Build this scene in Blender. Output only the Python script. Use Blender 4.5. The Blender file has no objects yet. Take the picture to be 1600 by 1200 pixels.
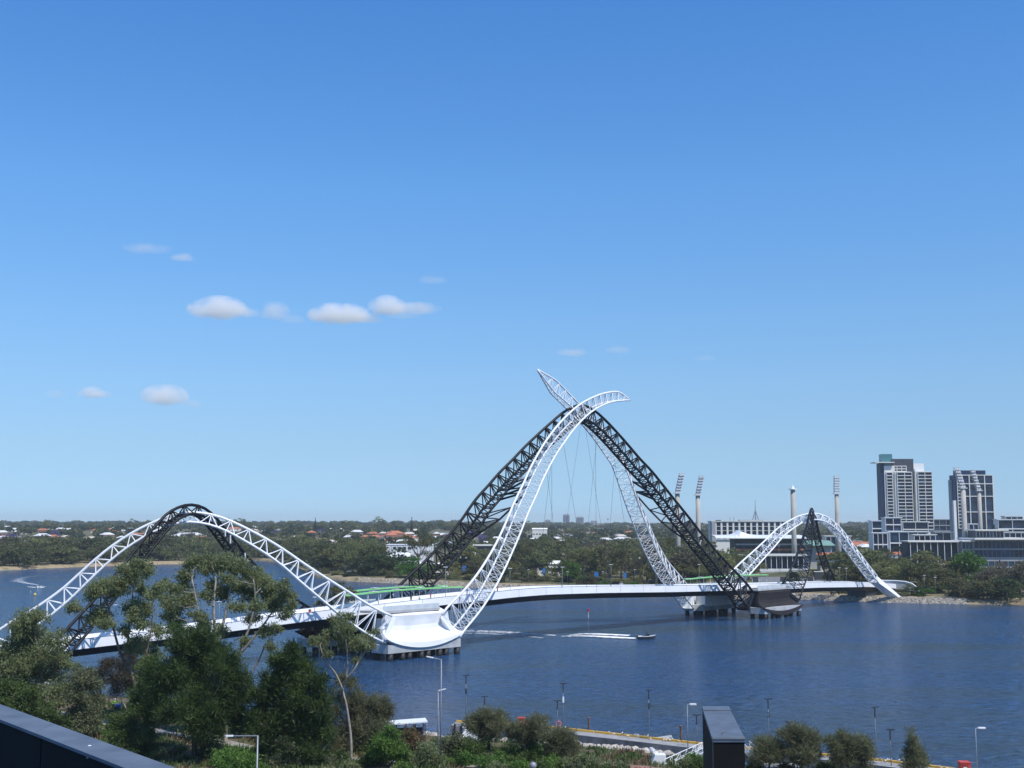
import bpy, math, random
from mathutils import Vector, Matrix, noise
R = random.Random(7)
V = Vector
scene = bpy.context.scene
COL = scene.collection

# ------------------------------------------------------------------ camera, sky, sun, exposure
H = 32.0
F = 1886.0
PITCH = math.atan(215.0 / F)
cam_d = bpy.data.cameras.new('camera')
cam = bpy.data.objects.new('camera', cam_d)
COL.objects.link(cam)
cam.location = (0, 0, H)
cam.rotation_euler = (math.pi / 2 + PITCH, 0, 0)
cam_d.sensor_width = 36.0
cam_d.lens = F / 1600 * 36
cam_d.clip_start = 0.5
cam_d.clip_end = 40000
scene.camera = cam

SUN_EL = math.radians(57)
SUN_AZ = math.radians(136)          # clockwise from +Y (the view direction): right, a little behind us
world = bpy.data.worlds.new('World')
scene.world = world
world.use_nodes = True
wn = world.node_tree.nodes
wl = world.node_tree.links
bg = wn['Background']
sky = wn.new('ShaderNodeTexSky')
sky.sky_type = 'NISHITA'
sky.sun_disc = False
sky.sun_elevation = SUN_EL
sky.sun_rotation = SUN_AZ
sky.altitude = 0
sky.air_density = 0.6
sky.dust_density = 0.0
sky.ozone_density = 4.0
# the picture's camera renders the sky more saturated than the physical model: a correction by elevation only, the same all round
tc = wn.new('ShaderNodeTexCoord'); sx = wn.new('ShaderNodeSeparateXYZ'); wl.new(tc.outputs['Generated'], sx.inputs[0])
crp = wn.new('ShaderNodeValToRGB'); wl.new(sx.outputs['Z'], crp.inputs[0])
TINT = [(0.0049, (0.488, 0.666, 0.91)), (0.029, (0.607, 0.727, 0.86)), (0.0605, (0.798, 0.867, 0.883)), (0.1132, (1.015, 1.141, 1.114)), (0.1656, (1.09, 1.349, 1.344)), (0.2672, (1.064, 1.583, 1.751)), (0.4083, (0.858, 1.588, 2.023))]
while len(crp.color_ramp.elements) < len(TINT): crp.color_ramp.elements.new(0.5)
for e_, (p_, c_) in zip(crp.color_ramp.elements, TINT): e_.position = p_
for e_, (p_, c_) in zip(crp.color_ramp.elements, TINT): e_.color = (*[q / 2 for q in c_], 1)
vm = wn.new('ShaderNodeVectorMath'); vm.operation = 'MULTIPLY'; wl.new(sky.outputs[0], vm.inputs[0]); wl.new(crp.outputs[0], vm.inputs[1])
v2 = wn.new('ShaderNodeVectorMath'); v2.operation = 'SCALE'; v2.inputs['Scale'].default_value = 2.0; wl.new(vm.outputs[0], v2.inputs[0])
wl.new(v2.outputs[0], bg.inputs[0])
bg.inputs[1].default_value = 0.125
sun_d = bpy.data.lights.new('sun', 'SUN')
sun_d.energy = 4.8
sun_d.angle = math.radians(0.5)
sun_d.color = (1.0, 0.95, 0.87)
sun = bpy.data.objects.new('sun', sun_d)
COL.objects.link(sun)
sd = V((math.sin(SUN_AZ) * math.cos(SUN_EL), math.cos(SUN_AZ) * math.cos(SUN_EL), math.sin(SUN_EL)))
sun.rotation_euler = sd.to_track_quat('Z', 'Y').to_euler()
scene.view_settings.view_transform = 'Standard'
scene.view_settings.look = 'None'
scene.view_settings.exposure = 0.0
scene.view_settings.gamma = 1.0
scene.view_settings.use_curve_mapping = False
scene.render.engine = 'CYCLES'
scene.cycles.volume_bounces = 4
scene.cycles.max_bounces = 8
scene.cycles.transparent_max_bounces = 12

# ------------------------------------------------------------------ measuring helpers (photo pixel -> place)
cp, sp = math.cos(PITCH), math.sin(PITCH)
def ray(px, py):
    a = (px - 800) / F; b = (600 - py) / F
    return V((a, cp - b * sp, sp + b * cp))
def gp(px, py, z=0.0):
    r = ray(px, py); t = (z - H) / r.z
    return V((r.x * t, r.y * t, z))
def pd(px, py, y):
    r = ray(px, py); t = y / r.y
    return V((r.x * t, y, H + r.z * t))
def at(px, y, z):
    d = y * cp + (z - H) * sp
    return V(((px - 800) / F * d, y, z))
def onplane(px, py, A, B):
    r = ray(px, py); dx, dy = B[0] - A[0], B[1] - A[1]
    # (r*t - A) x (dx,dy) = 0
    t = (A[0] * dy - A[1] * dx) / (r.x * dy - r.y * dx)
    return V((r.x * t, r.y * t, H + r.z * t))
def proj(p):
    x, y, z = p[0], p[1], p[2] - H
    d = y * cp + z * sp; u = -y * sp + z * cp
    return 800 + F * x / d, 600 - F * u / d
def lerp(a, b, t): return a + (b - a) * t
def itp(tab, x):
    if x <= tab[0][0]: return tab[0][1]
    for i in range(1, len(tab)):
        if x <= tab[i][0]:
            a, b = tab[i - 1], tab[i]
            return a[1] + (b[1] - a[1]) * (x - a[0]) / (b[0] - a[0])
    return tab[-1][1]
def sstep(a, b, x):
    t = max(0, min(1, (x - a) / (b - a))); return t * t * (3 - 2 * t)

# ------------------------------------------------------------------ materials
MATS = {}
def mat(name, col, rough=0.6, metal=0.0, var=0.12, scale=1.0, bump=0.0, bscale=None, spec=0.5, col2=None, objvar=0.0):
    if name in MATS: return MATS[name]
    m = bpy.data.materials.new(name); m.use_nodes = True
    n = m.node_tree.nodes; l = m.node_tree.links
    b = n['Principled BSDF']
    b.inputs['Roughness'].default_value = rough
    b.inputs['Metallic'].default_value = metal
    b.inputs['Specular IOR Level'].default_value = spec
    geo = n.new('ShaderNodeNewGeometry')
    ns = n.new('ShaderNodeTexNoise'); ns.inputs['Scale'].default_value = scale; ns.inputs['Detail'].default_value = 5
    l.new(geo.outputs['Position'], ns.inputs['Vector'])
    mx = n.new('ShaderNodeMix'); mx.data_type = 'RGBA'
    c2 = col2 if col2 else tuple(max(0, c * (1 - 2 * var)) for c in col)
    mx.inputs['A'].default_value = (*c2, 1)
    mx.inputs['B'].default_value = (*(tuple(min(1, c * (1 + var)) for c in col) if not col2 else col), 1)
    rp = n.new('ShaderNodeMapRange'); rp.inputs['From Min'].default_value = 0.3; rp.inputs['From Max'].default_value = 0.7
    l.new(ns.outputs['Fac'], rp.inputs['Value']); l.new(rp.outputs[0], mx.inputs['Factor'])
    out = mx.outputs['Result']
    if objvar:
        oi = n.new('ShaderNodeObjectInfo')
        hv = n.new('ShaderNodeHueSaturation')
        ma = n.new('ShaderNodeMapRange'); ma.inputs['To Min'].default_value = 1 - objvar; ma.inputs['To Max'].default_value = 1 + objvar
        l.new(oi.outputs['Random'], ma.inputs['Value']); l.new(ma.outputs[0], hv.inputs['Value'])
        mb = n.new('ShaderNodeMath'); mb.operation = 'MULTIPLY'; mb.inputs[1].default_value = 7.31
        mf = n.new('ShaderNodeMath'); mf.operation = 'FRACT'
        mh = n.new('ShaderNodeMapRange'); mh.inputs['To Min'].default_value = 0.5 - objvar * 0.07; mh.inputs['To Max'].default_value = 0.5 + objvar * 0.04
        l.new(oi.outputs['Random'], mb.inputs[0]); l.new(mb.outputs[0], mf.inputs[0]); l.new(mf.outputs[0], mh.inputs['Value'])
        l.new(mh.outputs[0], hv.inputs['Hue']); l.new(out, hv.inputs['Color']); out = hv.outputs[0]
    l.new(out, b.inputs['Base Color'])
    if bump:
        n2 = n.new('ShaderNodeTexNoise'); n2.inputs['Scale'].default_value = bscale or scale * 6; n2.inputs['Detail'].default_value = 4
        l.new(geo.outputs['Position'], n2.inputs['Vector'])
        bp = n.new('ShaderNodeBump'); bp.inputs['Strength'].default_value = 0.6; bp.inputs['Distance'].default_value = bump
        l.new(n2.outputs['Fac'], bp.inputs['Height']); l.new(bp.outputs[0], b.inputs['Normal'])
    MATS[name] = m
    return m
def leafmat(name, col, col2, nscale=0.25, objvar=0.3, trans=0.45):
    if name in MATS: return MATS[name]
    m = mat(name, col, 0.55, 0, 0, nscale, col2=col2, objvar=objvar, spec=0.3)
    n = m.node_tree.nodes; l = m.node_tree.links
    b = n['Principled BSDF']; o = n['Material Output']
    src = b.inputs['Base Color'].links[0].from_socket
    tr = n.new('ShaderNodeBsdfTranslucent'); l.new(src, tr.inputs['Color'])
    ms = n.new('ShaderNodeMixShader'); ms.inputs[0].default_value = trans
    l.new(b.outputs[0], ms.inputs[1]); l.new(tr.outputs[0], ms.inputs[2]); l.new(ms.outputs[0], o.inputs['Surface'])
    return m
def glassmat(name, col, rough=0.08):
    return mat(name, col, rough, 0.0, 0.15, 0.15, spec=0.8)

WHITE = mat('white steel paint', (0.76, 0.78, 0.80), 0.38, 0, 0.03, 0.5)
BLACK = mat('black steel paint', (0.007, 0.008, 0.011), 0.5, 0, 0.1, 0.5, spec=0.25)
WSHELL = mat('white cladding', (0.78, 0.79, 0.80), 0.45, 0, 0.06, 0.25)
BSHELL = mat('charcoal cladding', (0.030, 0.027, 0.028), 0.7, 0, 0.06, 0.35, spec=0.12)
PARA = mat('perforated white parapet', (0.78, 0.79, 0.81), 0.4, 0, 0.03, 0.3)
CONC = mat('pale concrete', (0.42, 0.44, 0.45), 0.8, 0, 0.12, 0.4, bump=0.02)
DECKM = mat('deck paving', (0.42, 0.42, 0.42), 0.8, 0, 0.08, 0.5)
PILE = mat('dark steel pile', (0.018, 0.018, 0.02), 0.6, 0, 0.3, 0.8)
GREEN = mat('lime green canopy', (0.22, 0.55, 0.20), 0.45, 0, 0.12, 0.6)
GALV = mat('galvanised steel', (0.24, 0.26, 0.28), 0.45, 0.3, 0.08, 2)
DARKST = mat('dark grey steel', (0.035, 0.04, 0.048), 0.45, 0, 0.1, 2)
GLASS = mat('dark window glass', (0.020, 0.036, 0.078), 0.25, 0, 0.45, 0.12, spec=0.35, objvar=0.5)
BALG = mat('balustrade glass', (0.55, 0.60, 0.63), 0.15, 0, 0.05, 0.5)

# ------------------------------------------------------------------ mesh builder
class MB:
    def __init__(s): s.v = []; s.f = []
    def quad(s, a, b, c, d):
        k = len(s.v); s.v += [tuple(a), tuple(b), tuple(c), tuple(d)]; s.f.append((k, k + 1, k + 2, k + 3))
    def poly(s, pts):
        k = len(s.v); s.v += [tuple(p) for p in pts]; s.f.append(tuple(range(k, k + len(pts))))
    def hexa(s, p):     # 8 points: bottom 4 ccw, top 4 ccw
        k = len(s.v); s.v += [tuple(q) for q in p]
        for f in ((3, 2, 1, 0), (4, 5, 6, 7), (0, 1, 5, 4), (1, 2, 6, 5), (2, 3, 7, 6), (3, 0, 4, 7)):
            s.f.append(tuple(k + i for i in f))
        return s
    def box(s, c, h, rot=0.0):
        cs, sn = math.cos(rot), math.sin(rot); p = []
        for dz in (-h[2], h[2]):
            for dx, dy in ((-h[0], -h[1]), (h[0], -h[1]), (h[0], h[1]), (-h[0], h[1])):
                p.append((c[0] + dx * cs - dy * sn, c[1] + dx * sn + dy * cs, c[2] + dz))
        return s.hexa(p)
    def bar(s, a, b, w, h=None, up=V((0, 0, 1))):
        h = h or w; a = V(a); b = V(b); t = (b - a).normalized()
        x = t.cross(up)
        if x.length < 1e-4: x = t.cross(V((1, 0, 0)))
        x.normalize(); y = x.cross(t).normalized()
        p = []
        for q in (a, b):
            for i, j in ((-1, -1), (1, -1), (1, 1), (-1, 1)):
                p.append(q + x * (i * w / 2) + y * (j * h / 2))
        return s.hexa(p)
    def tube(s, pts, r, n=6, cap=True):
        pts = [V(p) for p in pts]; m = len(pts)
        rr = r if isinstance(r, (list, tuple)) else [r] * m
        k0 = len(s.v); prev = None
        for i, p in enumerate(pts):
            t = (pts[min(i + 1, m - 1)] - pts[max(i - 1, 0)]).normalized()
            if prev is None:
                x = t.cross(V((0, 0, 1)))
                if x.length < 1e-3: x = t.cross(V((0, 1, 0)))
            else: x = prev - t * prev.dot(t)
            x.normalize(); prev = x; y = t.cross(x)
            for j in range(n):
                a = 2 * math.pi * j / n
                s.v.append(tuple(p + (x * math.cos(a) + y * math.sin(a)) * rr[i]))
        for i in range(m - 1):
            for j in range(n):
                a = k0 + i * n + j; b = k0 + i * n + (j + 1) % n
                s.f.append((a, b, b + n, a + n))
        if cap:
            s.f.append(tuple(k0 + j for j in reversed(range(n)))); s.f.append(tuple(k0 + (m - 1) * n + j for j in range(n)))
        return s
    def lathe(s, c, prof, n=12):
        k0 = len(s.v)
        for r_, z in prof:
            for j in range(n):
                a = 2 * math.pi * j / n
                s.v.append((c[0] + r_ * math.cos(a), c[1] + r_ * math.sin(a), c[2] + z))
        for i in range(len(prof) - 1):
            for j in range(n):
                a = k0 + i * n + j; b = k0 + i * n + (j + 1) % n
                s.f.append((a, b, b + n, a + n))
        s.f.append(tuple(k0 + j for j in reversed(range(n)))); s.f.append(tuple(k0 + (len(prof) - 1) * n + j for j in range(n)))
        return s
    def grid(s, rows):      # rows of points
        k0 = len(s.v); m = len(rows[0])
        for r_ in rows: s.v += [tuple(p) for p in r_]
        for i in range(len(rows) - 1):
            for j in range(m - 1):
                a = k0 + i * m + j
                s.f.append((a, a + 1, a + m + 1, a + m))
        return s
    def mesh(s, name, m, smooth=False):
        me = bpy.data.meshes.new(name); me.from_pydata(s.v, [], s.f)
        for mm in (m if isinstance(m, (list, tuple)) else [m]): me.materials.append(mm)
        if smooth: me.polygons.foreach_set('use_smooth', [True] * len(me.polygons))
        me.update(); return me
    def build(s, name, m, parent=None, smooth=False):
        return link(name, s.mesh(name, m, smooth), parent)
def link(name, data, parent=None, mtx=None):
    o = bpy.data.objects.new(name, data); COL.objects.link(o)
    if parent is not None:
        o.parent = parent
        o.matrix_parent_inverse = Matrix.Identity(4)
        if mtx is None and parent.type == 'EMPTY' or mtx is None:
            # meshes are written in world coordinates; cancel the parent's placement
            o.matrix_parent_inverse = WM[parent.name].inverted() if parent.name in WM else Matrix.Identity(4)
    if mtx is not None:
        if parent is not None: o.matrix_parent_inverse = WM.get(parent.name, Matrix.Identity(4)).inverted()
        o.matrix_basis = mtx
    WM[o.name] = (mtx if mtx is not None else Matrix.Identity(4))
    return o
WM = {}
def tag(o, label=None, cat=None, group=None, kind=None):
    if label: o['label'] = label
    if cat: o['category'] = cat
    if group: o['group'] = group
    if kind: o['kind'] = kind
    return o
def thing(name, loc, label, cat, group=None, rz=0.0):
    o = bpy.data.objects.new(name, None); COL.objects.link(o)
    o.location = loc; o.rotation_euler = (0, 0, rz); o.empty_display_size = 0.5
    WM[o.name] = Matrix.Translation(V(loc)) @ Matrix.Rotation(rz, 4, 'Z')
    return tag(o, label, cat, group)
def cmr(pts, n):            # catmull-rom resampled by arclength into n+1 points
    P = [V(p) for p in pts]; P = [P[0] * 2 - P[1]] + P + [P[-1] * 2 - P[-2]]
    out = []
    for i in range(1, len(P) - 2):
        for k in range(24):
            t = k / 24; a, b, c, d = P[i - 1:i + 3]
            out.append(0.5 * ((2 * b) + (c - a) * t + (2 * a - 5 * b + 4 * c - d) * t * t + (3 * b - a - 3 * c + d) * t ** 3))
    out.append(P[-2])
    L = [0]
    for i in range(1, len(out)): L.append(L[-1] + (out[i] - out[i - 1]).length)
    res = []; j = 0
    for k in range(n + 1):
        s = L[-1] * k / n
        while j < len(L) - 2 and L[j + 1] < s: j += 1
        t = (s - L[j]) / max(1e-9, L[j + 1] - L[j])
        res.append(out[j].lerp(out[j + 1], max(0, min(1, t))))
    return res, L[-1]

# ------------------------------------------------------------------ water, ground
def water_mat():
    m = bpy.data.materials.new('river water'); m.use_nodes = True
    n = m.node_tree.nodes; l = m.node_tree.links; b = n['Principled BSDF']
    b.inputs['Base Color'].default_value = (0.012, 0.040, 0.085, 1)
    b.inputs['IOR'].default_value = 1.33
    b.inputs['Roughness'].default_value = 0.14
    g = n.new('ShaderNodeNewGeometry')
    def nz(scale, sx, sy, det, rot=0.5):
        mp = n.new('ShaderNodeMapping'); mp.inputs['Scale'].default_value = (sx, sy, 1); mp.inputs['Rotation'].default_value = (0, 0, rot)
        l.new(g.outputs['Position'], mp.inputs['Vector'])
        t = n.new('ShaderNodeTexNoise'); t.inputs['Scale'].default_value = scale; t.inputs['Detail'].default_value = det
        t.inputs['Roughness'].default_value = 0.6
        l.new(mp.outputs[0], t.inputs['Vector']); return t.outputs['Fac']
    w1 = nz(0.45, 1.0, 1.6, 5, 0.3); w2 = nz(0.14, 1, 2.2, 3, -0.2); patch = nz(0.009, 1, 3.0, 5, 0.4)
    pr = n.new('ShaderNodeMapRange'); pr.inputs['From Min'].default_value = 0.38; pr.inputs['From Max'].default_value = 0.6
    pr.inputs['To Min'].default_value = 0.55; pr.inputs['To Max'].default_value = 1.0
    l.new(patch, pr.inputs['Value'])
    b1 = n.new('ShaderNodeBump'); b1.inputs['Distance'].default_value = 3.2; l.new(w1, b1.inputs['Height']); l.new(pr.outputs[0], b1.inputs['Strength'])
    b2 = n.new('ShaderNodeBump'); b2.inputs['Distance'].default_value = 1.6; l.new(w2, b2.inputs['Height']); l.new(b1.outputs[0], b2.inputs['Normal'])
    b2.inputs['Strength'].default_value = 0.5
    l.new(b2.outputs[0], b.inputs['Normal'])
    mr = n.new('ShaderNodeMix'); mr.data_type = 'RGBA'
    mr.inputs['A'].default_value = (0.028, 0.055, 0.085, 1); mr.inputs['B'].default_value = (0.018, 0.078, 0.198, 1)
    pf = n.new('ShaderNodeMapRange'); pf.inputs['From Min'].default_value = 0.36; pf.inputs['From Max'].default_value = 0.56
    l.new(patch, pf.inputs['Value']); l.new(pf.outputs[0], mr.inputs['Factor'])
    rv = n.new('ShaderNodeMapRange'); rv.inputs['From Min'].default_value = 0.35; rv.inputs['From Max'].default_value = 0.65; rv.inputs['To Min'].default_value = 0.5; rv.inputs['To Max'].default_value = 1.4
    l.new(w1, rv.inputs['Value']); sc = n.new('ShaderNodeVectorMath'); sc.operation = 'SCALE'; l.new(mr.outputs['Result'], sc.inputs[0]); l.new(rv.outputs[0], sc.inputs['Scale'])  # light and dark of the ripples put into the water colour, following the waves
    l.new(sc.outputs[0], b.inputs['Base Color'])
    return m
WATER = water_mat()
o = MB(); o.quad((-16000, -100, 0), (16000, -100, 0), (16000, 15000, 0), (-16000, 15000, 0))
o = o.build('river_water', WATER); tag(o, kind='structure')

SH_FAR = [(-1500, 893), (-300, 893), (0, 892), (130, 886), (190, 884), (250, 882), (310, 881), (370, 877), (400, 876), (440, 879), (480, 896), (495, 903),
          (540, 908), (600, 911), (640, 912), (700, 916), (780, 920), (860, 922), (1000, 929), (1120, 935), (1240, 936), (1290, 938),
          (1400, 942), (1480, 943.5), (1600, 947), (2000, 955), (3200, 960)]
def shore_far(px): return gp(px, itp(SH_FAR, px)).y
def far_height(px, y):
    s = shore_far(px); r = y - s
    z = itp([(-3, -1.5), (0, -0.15), (3.5, 1.5), (12, 2.2), (60, 2.8), (400, 4)], r)
    z += 13 * sstep(1150, 1950, y) * (1 - 0.45 * sstep(700, 900, px)) + 7 * sstep(2200, 4500, y)
    z += 6.5 * sstep(650, 1000, y) * sstep(1280, 1420, px)
    z += 1.5 * noise.noise(V((px * 0.01, y * 0.003, 0))) * sstep(40, 300, r)
    return z
def GM(name, cols, scale, rough=0.9):
    m = bpy.data.materials.new(name); m.use_nodes = True
    n = m.node_tree.nodes; l = m.node_tree.links; b = n['Principled BSDF']
    b.inputs['Roughness'].default_value = rough; b.inputs['Specular IOR Level'].default_value = 0.15
    g = n.new('ShaderNodeNewGeometry'); t = n.new('ShaderNodeTexNoise'); t.inputs['Scale'].default_value = scale; t.inputs['Detail'].default_value = 8
    t.inputs['Roughness'].default_value = 0.65
    l.new(g.outputs['Position'], t.inputs['Vector'])
    cr = n.new('ShaderNodeValToRGB'); l.new(t.outputs['Fac'], cr.inputs[0])
    e = cr.color_ramp.elements
    for i, c in enumerate(cols):
        p = 0.34 + 0.32 * i / (len(cols) - 1)
        if i < 2: e[i].position = p; e[i].color = (*c, 1)
        else: x = e.new(p); x.color = (*c, 1)
    l.new(cr.outputs[0], b.inputs['Base Color'])
    t2 = n.new('ShaderNodeTexNoise'); t2.inputs['Scale'].default_value = 3; t2.inputs['Detail'].default_value = 4
    l.new(g.outputs['Position'], t2.inputs['Vector'])
    bp = n.new('ShaderNodeBump'); bp.inputs['Distance'].default_value = 0.15; l.new(t2.outputs['Fac'], bp.inputs['Height']); l.new(bp.outputs[0], b.inputs['Normal'])
    return m
G_FAR = GM('dry parkland ground', [(0.045, 0.06, 0.025), (0.08, 0.085, 0.04), (0.14, 0.125, 0.07), (0.22, 0.19, 0.12)], 0.05)
G_SAND = GM('sandy bank', [(0.20, 0.15, 0.09), (0.34, 0.27, 0.17), (0.12, 0.12, 0.06)], 0.08)
G_NEAR = GM('garden bank ground', [(0.05, 0.065, 0.022), (0.10, 0.085, 0.05), (0.16, 0.12, 0.08), (0.07, 0.08, 0.03)], 0.12)
pxs = [-1500 + 40 * i for i in range(30)] + [-300 + 10 * i for i in range(230)] + [2000 + 40 * i for i in range(31)]
rows = []
offs = [-3, 0, 1.8, 3.5, 7, 12, 20, 32, 50, 80, 120, 180, 260, 350, 450, 600, 800, 1000, 1300, 1700, 2300, 3200, 4500, 7000, 11000, 13500]
for of in offs:
    row = []
    for px in pxs:
        s = shore_far(px); y = s + of
        z = far_height(px, y)
        row.append(((px - 800) / F * y, y, z))
    rows.append(row)
b = MB(); b.grid(rows)
me = b.mesh('far_bank', [G_FAR, G_SAND], True)
mcols = len(pxs) - 1
for i, p in enumerate(me.polygons):
    if i // mcols < 5: p.material_index = 1
o = link('far_riverbank', me); tag(o, kind='structure')

SH_NEAR = [(-1500, 1080), (0, 1088), (100, 1092), (165, 1093), (240, 1096), (300, 1113), (400, 1120), (500, 1135), (580, 1149), (640, 1152), (700, 1158),
           (760, 1163), (840, 1170), (900, 1173), (1000, 1181), (1050, 1189), (1100, 1197), (1200, 1212), (1400, 1238), (1700, 1275), (3200, 1400)]
def shore_near(px): return gp(px, itp(SH_NEAR, px)).y
def near_height(px, y):
    r = shore_near(px) - y
    z = itp([(-3, -1.4), (0, -0.15), (2.5, 1.0), (8, 1.6), (25, 2.4), (60, 3.0)], r)
    return z + 0.25 * noise.noise(V((px * 0.02, y * 0.1, 3))) * sstep(3, 12, r)
def gz(p):          # height of near bank at a place
    px = 800 + F * p[0] / max(1, p[1]); return near_height(px, p[1])
rows = []
for of in [-3, 0, 1.2, 2.5, 5, 8, 12, 17, 23, 30, 38, 48, 60, 80, 105]:
    row = []
    for px in [-1500 + 20 * i for i in range(236)]:
        s = shore_near(px); y = max(12, s - of)
        row.append(((px - 800) / F * y, y, near_height(px, y)))
    rows.append(row)
rows.reverse()
o = MB().grid(rows).build('near_riverbank', G_NEAR, None, True); tag(o, kind='structure')
NEARBANK = o
# ------------------------------------------------------------------ the bridge
U = V((0.69, 0.725, 0)).normalized(); W = V((-0.8, 0.6, 0))       # along, and towards the far side
WP = V((-0.725, 0.69, 0))
P1n = V((-22.6, 293, 0)); P1f = P1n + W * 25; P2n = V((89, 413, 0)); P2f = P2n + W * 25
P1c = (P1n + P1f) / 2; P2c = (P2n + P2f) / 2
Nl = V((-93, 245, 0)); Fl = V((-113, 260, 0)); Rn = V((154, 492, 0)); Rf = V((134, 507, 0))
bridge = thing('footbridge', (P1c.x, P1c.y, 0), 'long footbridge over the river with crossing black and white lattice arches', 'bridge')

# deck
cl_pts = [(-185, 200, 0), (-140, 231, 0), (-103, 253, 0), tuple(P1c), tuple((P1c + P2c) / 2 + V((0.5, -1.0, 0))), tuple(P2c), (144, 499.5, 0), (172, 540, 0)]
CL, CLL = cmr(cl_pts, 220)
def clfr(i):
    i = max(0, min(len(CL) - 1, i)); t = (CL[min(i + 1, 220)] - CL[max(i - 1, 0)]).normalized()
    return CL[i], t, V((t.y, -t.x, 0))          # point, tangent, towards the near side
NB = [(-400, 1090), (-60, 1037), (0, 1030), (70, 1022), (120, 1015), (204, 1005), (300, 995), (380, 984), (440, 976), (520, 966), (600, 956.5), (700, 944.5), (764, 938),
      (800, 933.5), (856, 929), (940, 926.5), (1060, 925), (1132, 923), (1234, 920), (1285, 918), (1362, 917), (1420, 921)]
E = 4.7
DZ = []
for i in range(221):
    p, t, nr = clfr(i); q = p + nr * E
    px = 800 + F * q.x / (q.y * cp + (10 - H) * sp)
    DZ.append(pd(px, itp(NB, px), q.y).z + 0.75)
for _ in range(6):
    DZ = [DZ[0]] + [(DZ[i - 1] + 2 * DZ[i] + DZ[i + 1]) / 4 for i in range(1, 220)] + [DZ[-1]]
def dk(i, off, dz=0.0):
    p, t, nr = clfr(i); q = p + nr * off
    return V((q.x, q.y, DZ[max(0, min(220, i))] + dz))
def near_i(p): return min(range(221), key=lambda i: (CL[i].xy - V(p).xy).length)
def sweep(prof, i0, i1, closed=True):
    b = MB(); rows = []
    for i in range(i0, i1 + 1):
        r_ = [dk(i, o_, z_) for o_, z_ in prof]
        if closed: r_.append(r_[0])
        rows.append(r_)
    b.grid(rows)
    if closed:
        b.poly([dk(i0, o_, z_) for o_, z_ in prof]); b.poly([dk(i1, o_, z_) for o_, z_ in reversed(prof)])
    return b
sweep([(-4.0, 0), (4.0, 0), (4.0, -0.35), (-4.0, -0.35)], 0, 220).build('walkway', DECKM, bridge)
sweep([(-3.9, -0.36), (4.1, -0.36), (4.1, -1.0), (3.5, -2.3), (-3.3, -2.3), (-3.9, -1.0)], 0, 220).build('girder', BLACK, bridge)
step = 5
for s in (1, -1):
    for i in range(0, 220, step):
        # each parapet panel leans outwards, capped by a rail; a small joint between panels
        pr = [(s * 4.02, 0.0), (s * 4.42, 1.22), (s * 4.52, 1.22), (s * 4.54, 1.12), (s * 4.66, -0.75), (s * 4.12, -0.75)]
        b = sweep(pr, i, i + step)
        # open the joint a little
        c0 = dk(i, s * 4.5); c1 = dk(i + step, s * 4.5); mid = (c0 + c1) / 2; ax = (c1 - c0).normalized()
        b.v = [tuple(V(q) - ax * (0.05 if (V(q) - mid).dot(ax) > 0 else -0.05) * (1 if abs((V(q) - mid).dot(ax)) > (c1 - c0).length * 0.4 else 0)) for q in b.v]
        b.build('parapet_panel', PARA if s > 0 else WHITE, bridge)
    sweep([(s * 4.40, 1.23), (s * 4.58, 1.23), (s * 4.58, 1.31), (s * 4.40, 1.31)], 0, 220).build('handrail', GALV, bridge)

# platforms beside the piers
for pc in (P1c, P2c):
    i = near_i(pc); z = DZ[i]
    for s in (1, -1):
        p = []
        for dz in (-0.5, -0.01):
            for a, c in ((-11, 4.9), (11, 4.9), (9, 12.2), (-9, 12.2)):
                q = pc + U * a - WP * (s * c) if s > 0 else pc + U * -a + WP * c
                p.append((q.x, q.y, z + dz))
        MB().hexa(p).build('platform', DECKM, bridge)
        # glass balustrade along the outer edge
        for k in range(6):
            a0 = -9 + 3 * k; q0 = pc + U * (a0 + 0.06) - WP * (s * 12.0); q1 = pc + U * (a0 + 2.94) - WP * (s * 12.0)
            MB().bar((q0.x, q0.y, z + 0.6), (q1.x, q1.y, z + 0.6), 0.05, 1.15).build('balustrade_panel', BALG, bridge)

# the clad saddles over each pier
def saddle(base, out, zt, m, lab):
    # base: pile cap centre; out: outward direction; surface swept along U with a flared foot
    prof = [(-3.4, 0.0), (-2.6, -0.25), (-1.1, -0.85), (-0.15, -1.35), (-0.05, -1.5), (-0.15, -2.6), (-0.2, -3.9), (0.05, -5.0), (0.7, -6.0), (1.8, -6.9), (3.2, -7.6)]
    rows = []; N = 18
    for k in range(N + 1):
        t = -1 + 2 * k / N; u_ = t * 11.2
        row = []
        for j, (o_, z_) in enumerate(prof):
            fl = j / (len(prof) - 1)
            uu = u_ * (0.83 + 0.25 * fl ** 1.5)
            zz = zt + 0.25 + z_ + 1.5 * t * t * fl ** 2
            p = base + U * uu + out * (o_ + 0.8 * (1 - t * t) * (1 - fl)); row.append(V((p.x, p.y, zz)))
        # hem: hangs down to an arc
        p = base + U * (u_ * 1.09) + out * 3.35; drop = 1.1 * (1 - t * t) ** 0.75
        row.append(V((p.x, p.y, row[-1].z - 0.15 - drop)))
        rows.append(row)
    b = MB(); b.grid(rows)
    # ends and inner skin
    inner = [[q - out * 0.9 - V((0, 0, 0.25)) for q in r_] for r_ in rows]
    b.grid([list(reversed(r_)) for r_ in inner])
    for r0, r1 in ((rows[0], inner[0]), (rows[-1], inner[-1])): b.grid([r0, r1])
    b.grid([[r_[0] for r_ in rows], [r_[0] for r_ in inner]]); b.grid([[r_[-1] for r_ in rows], [r_[-1] for r_ in inner]])
    o = b.build('pier_cladding', m, bridge); o['label'] = lab
    # core behind the skin
    p = []
    for z in (3.2, zt - 1.9):
        for a, c in ((-9.0, -0.7), (9.0, -0.7), (9.0, -4.5), (-9.0, -4.5)):
            q = base + U * a + out * c; p.append((q.x, q.y, z))
    MB().hexa(p).build('pier_core', m, bridge)
    return o
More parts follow.
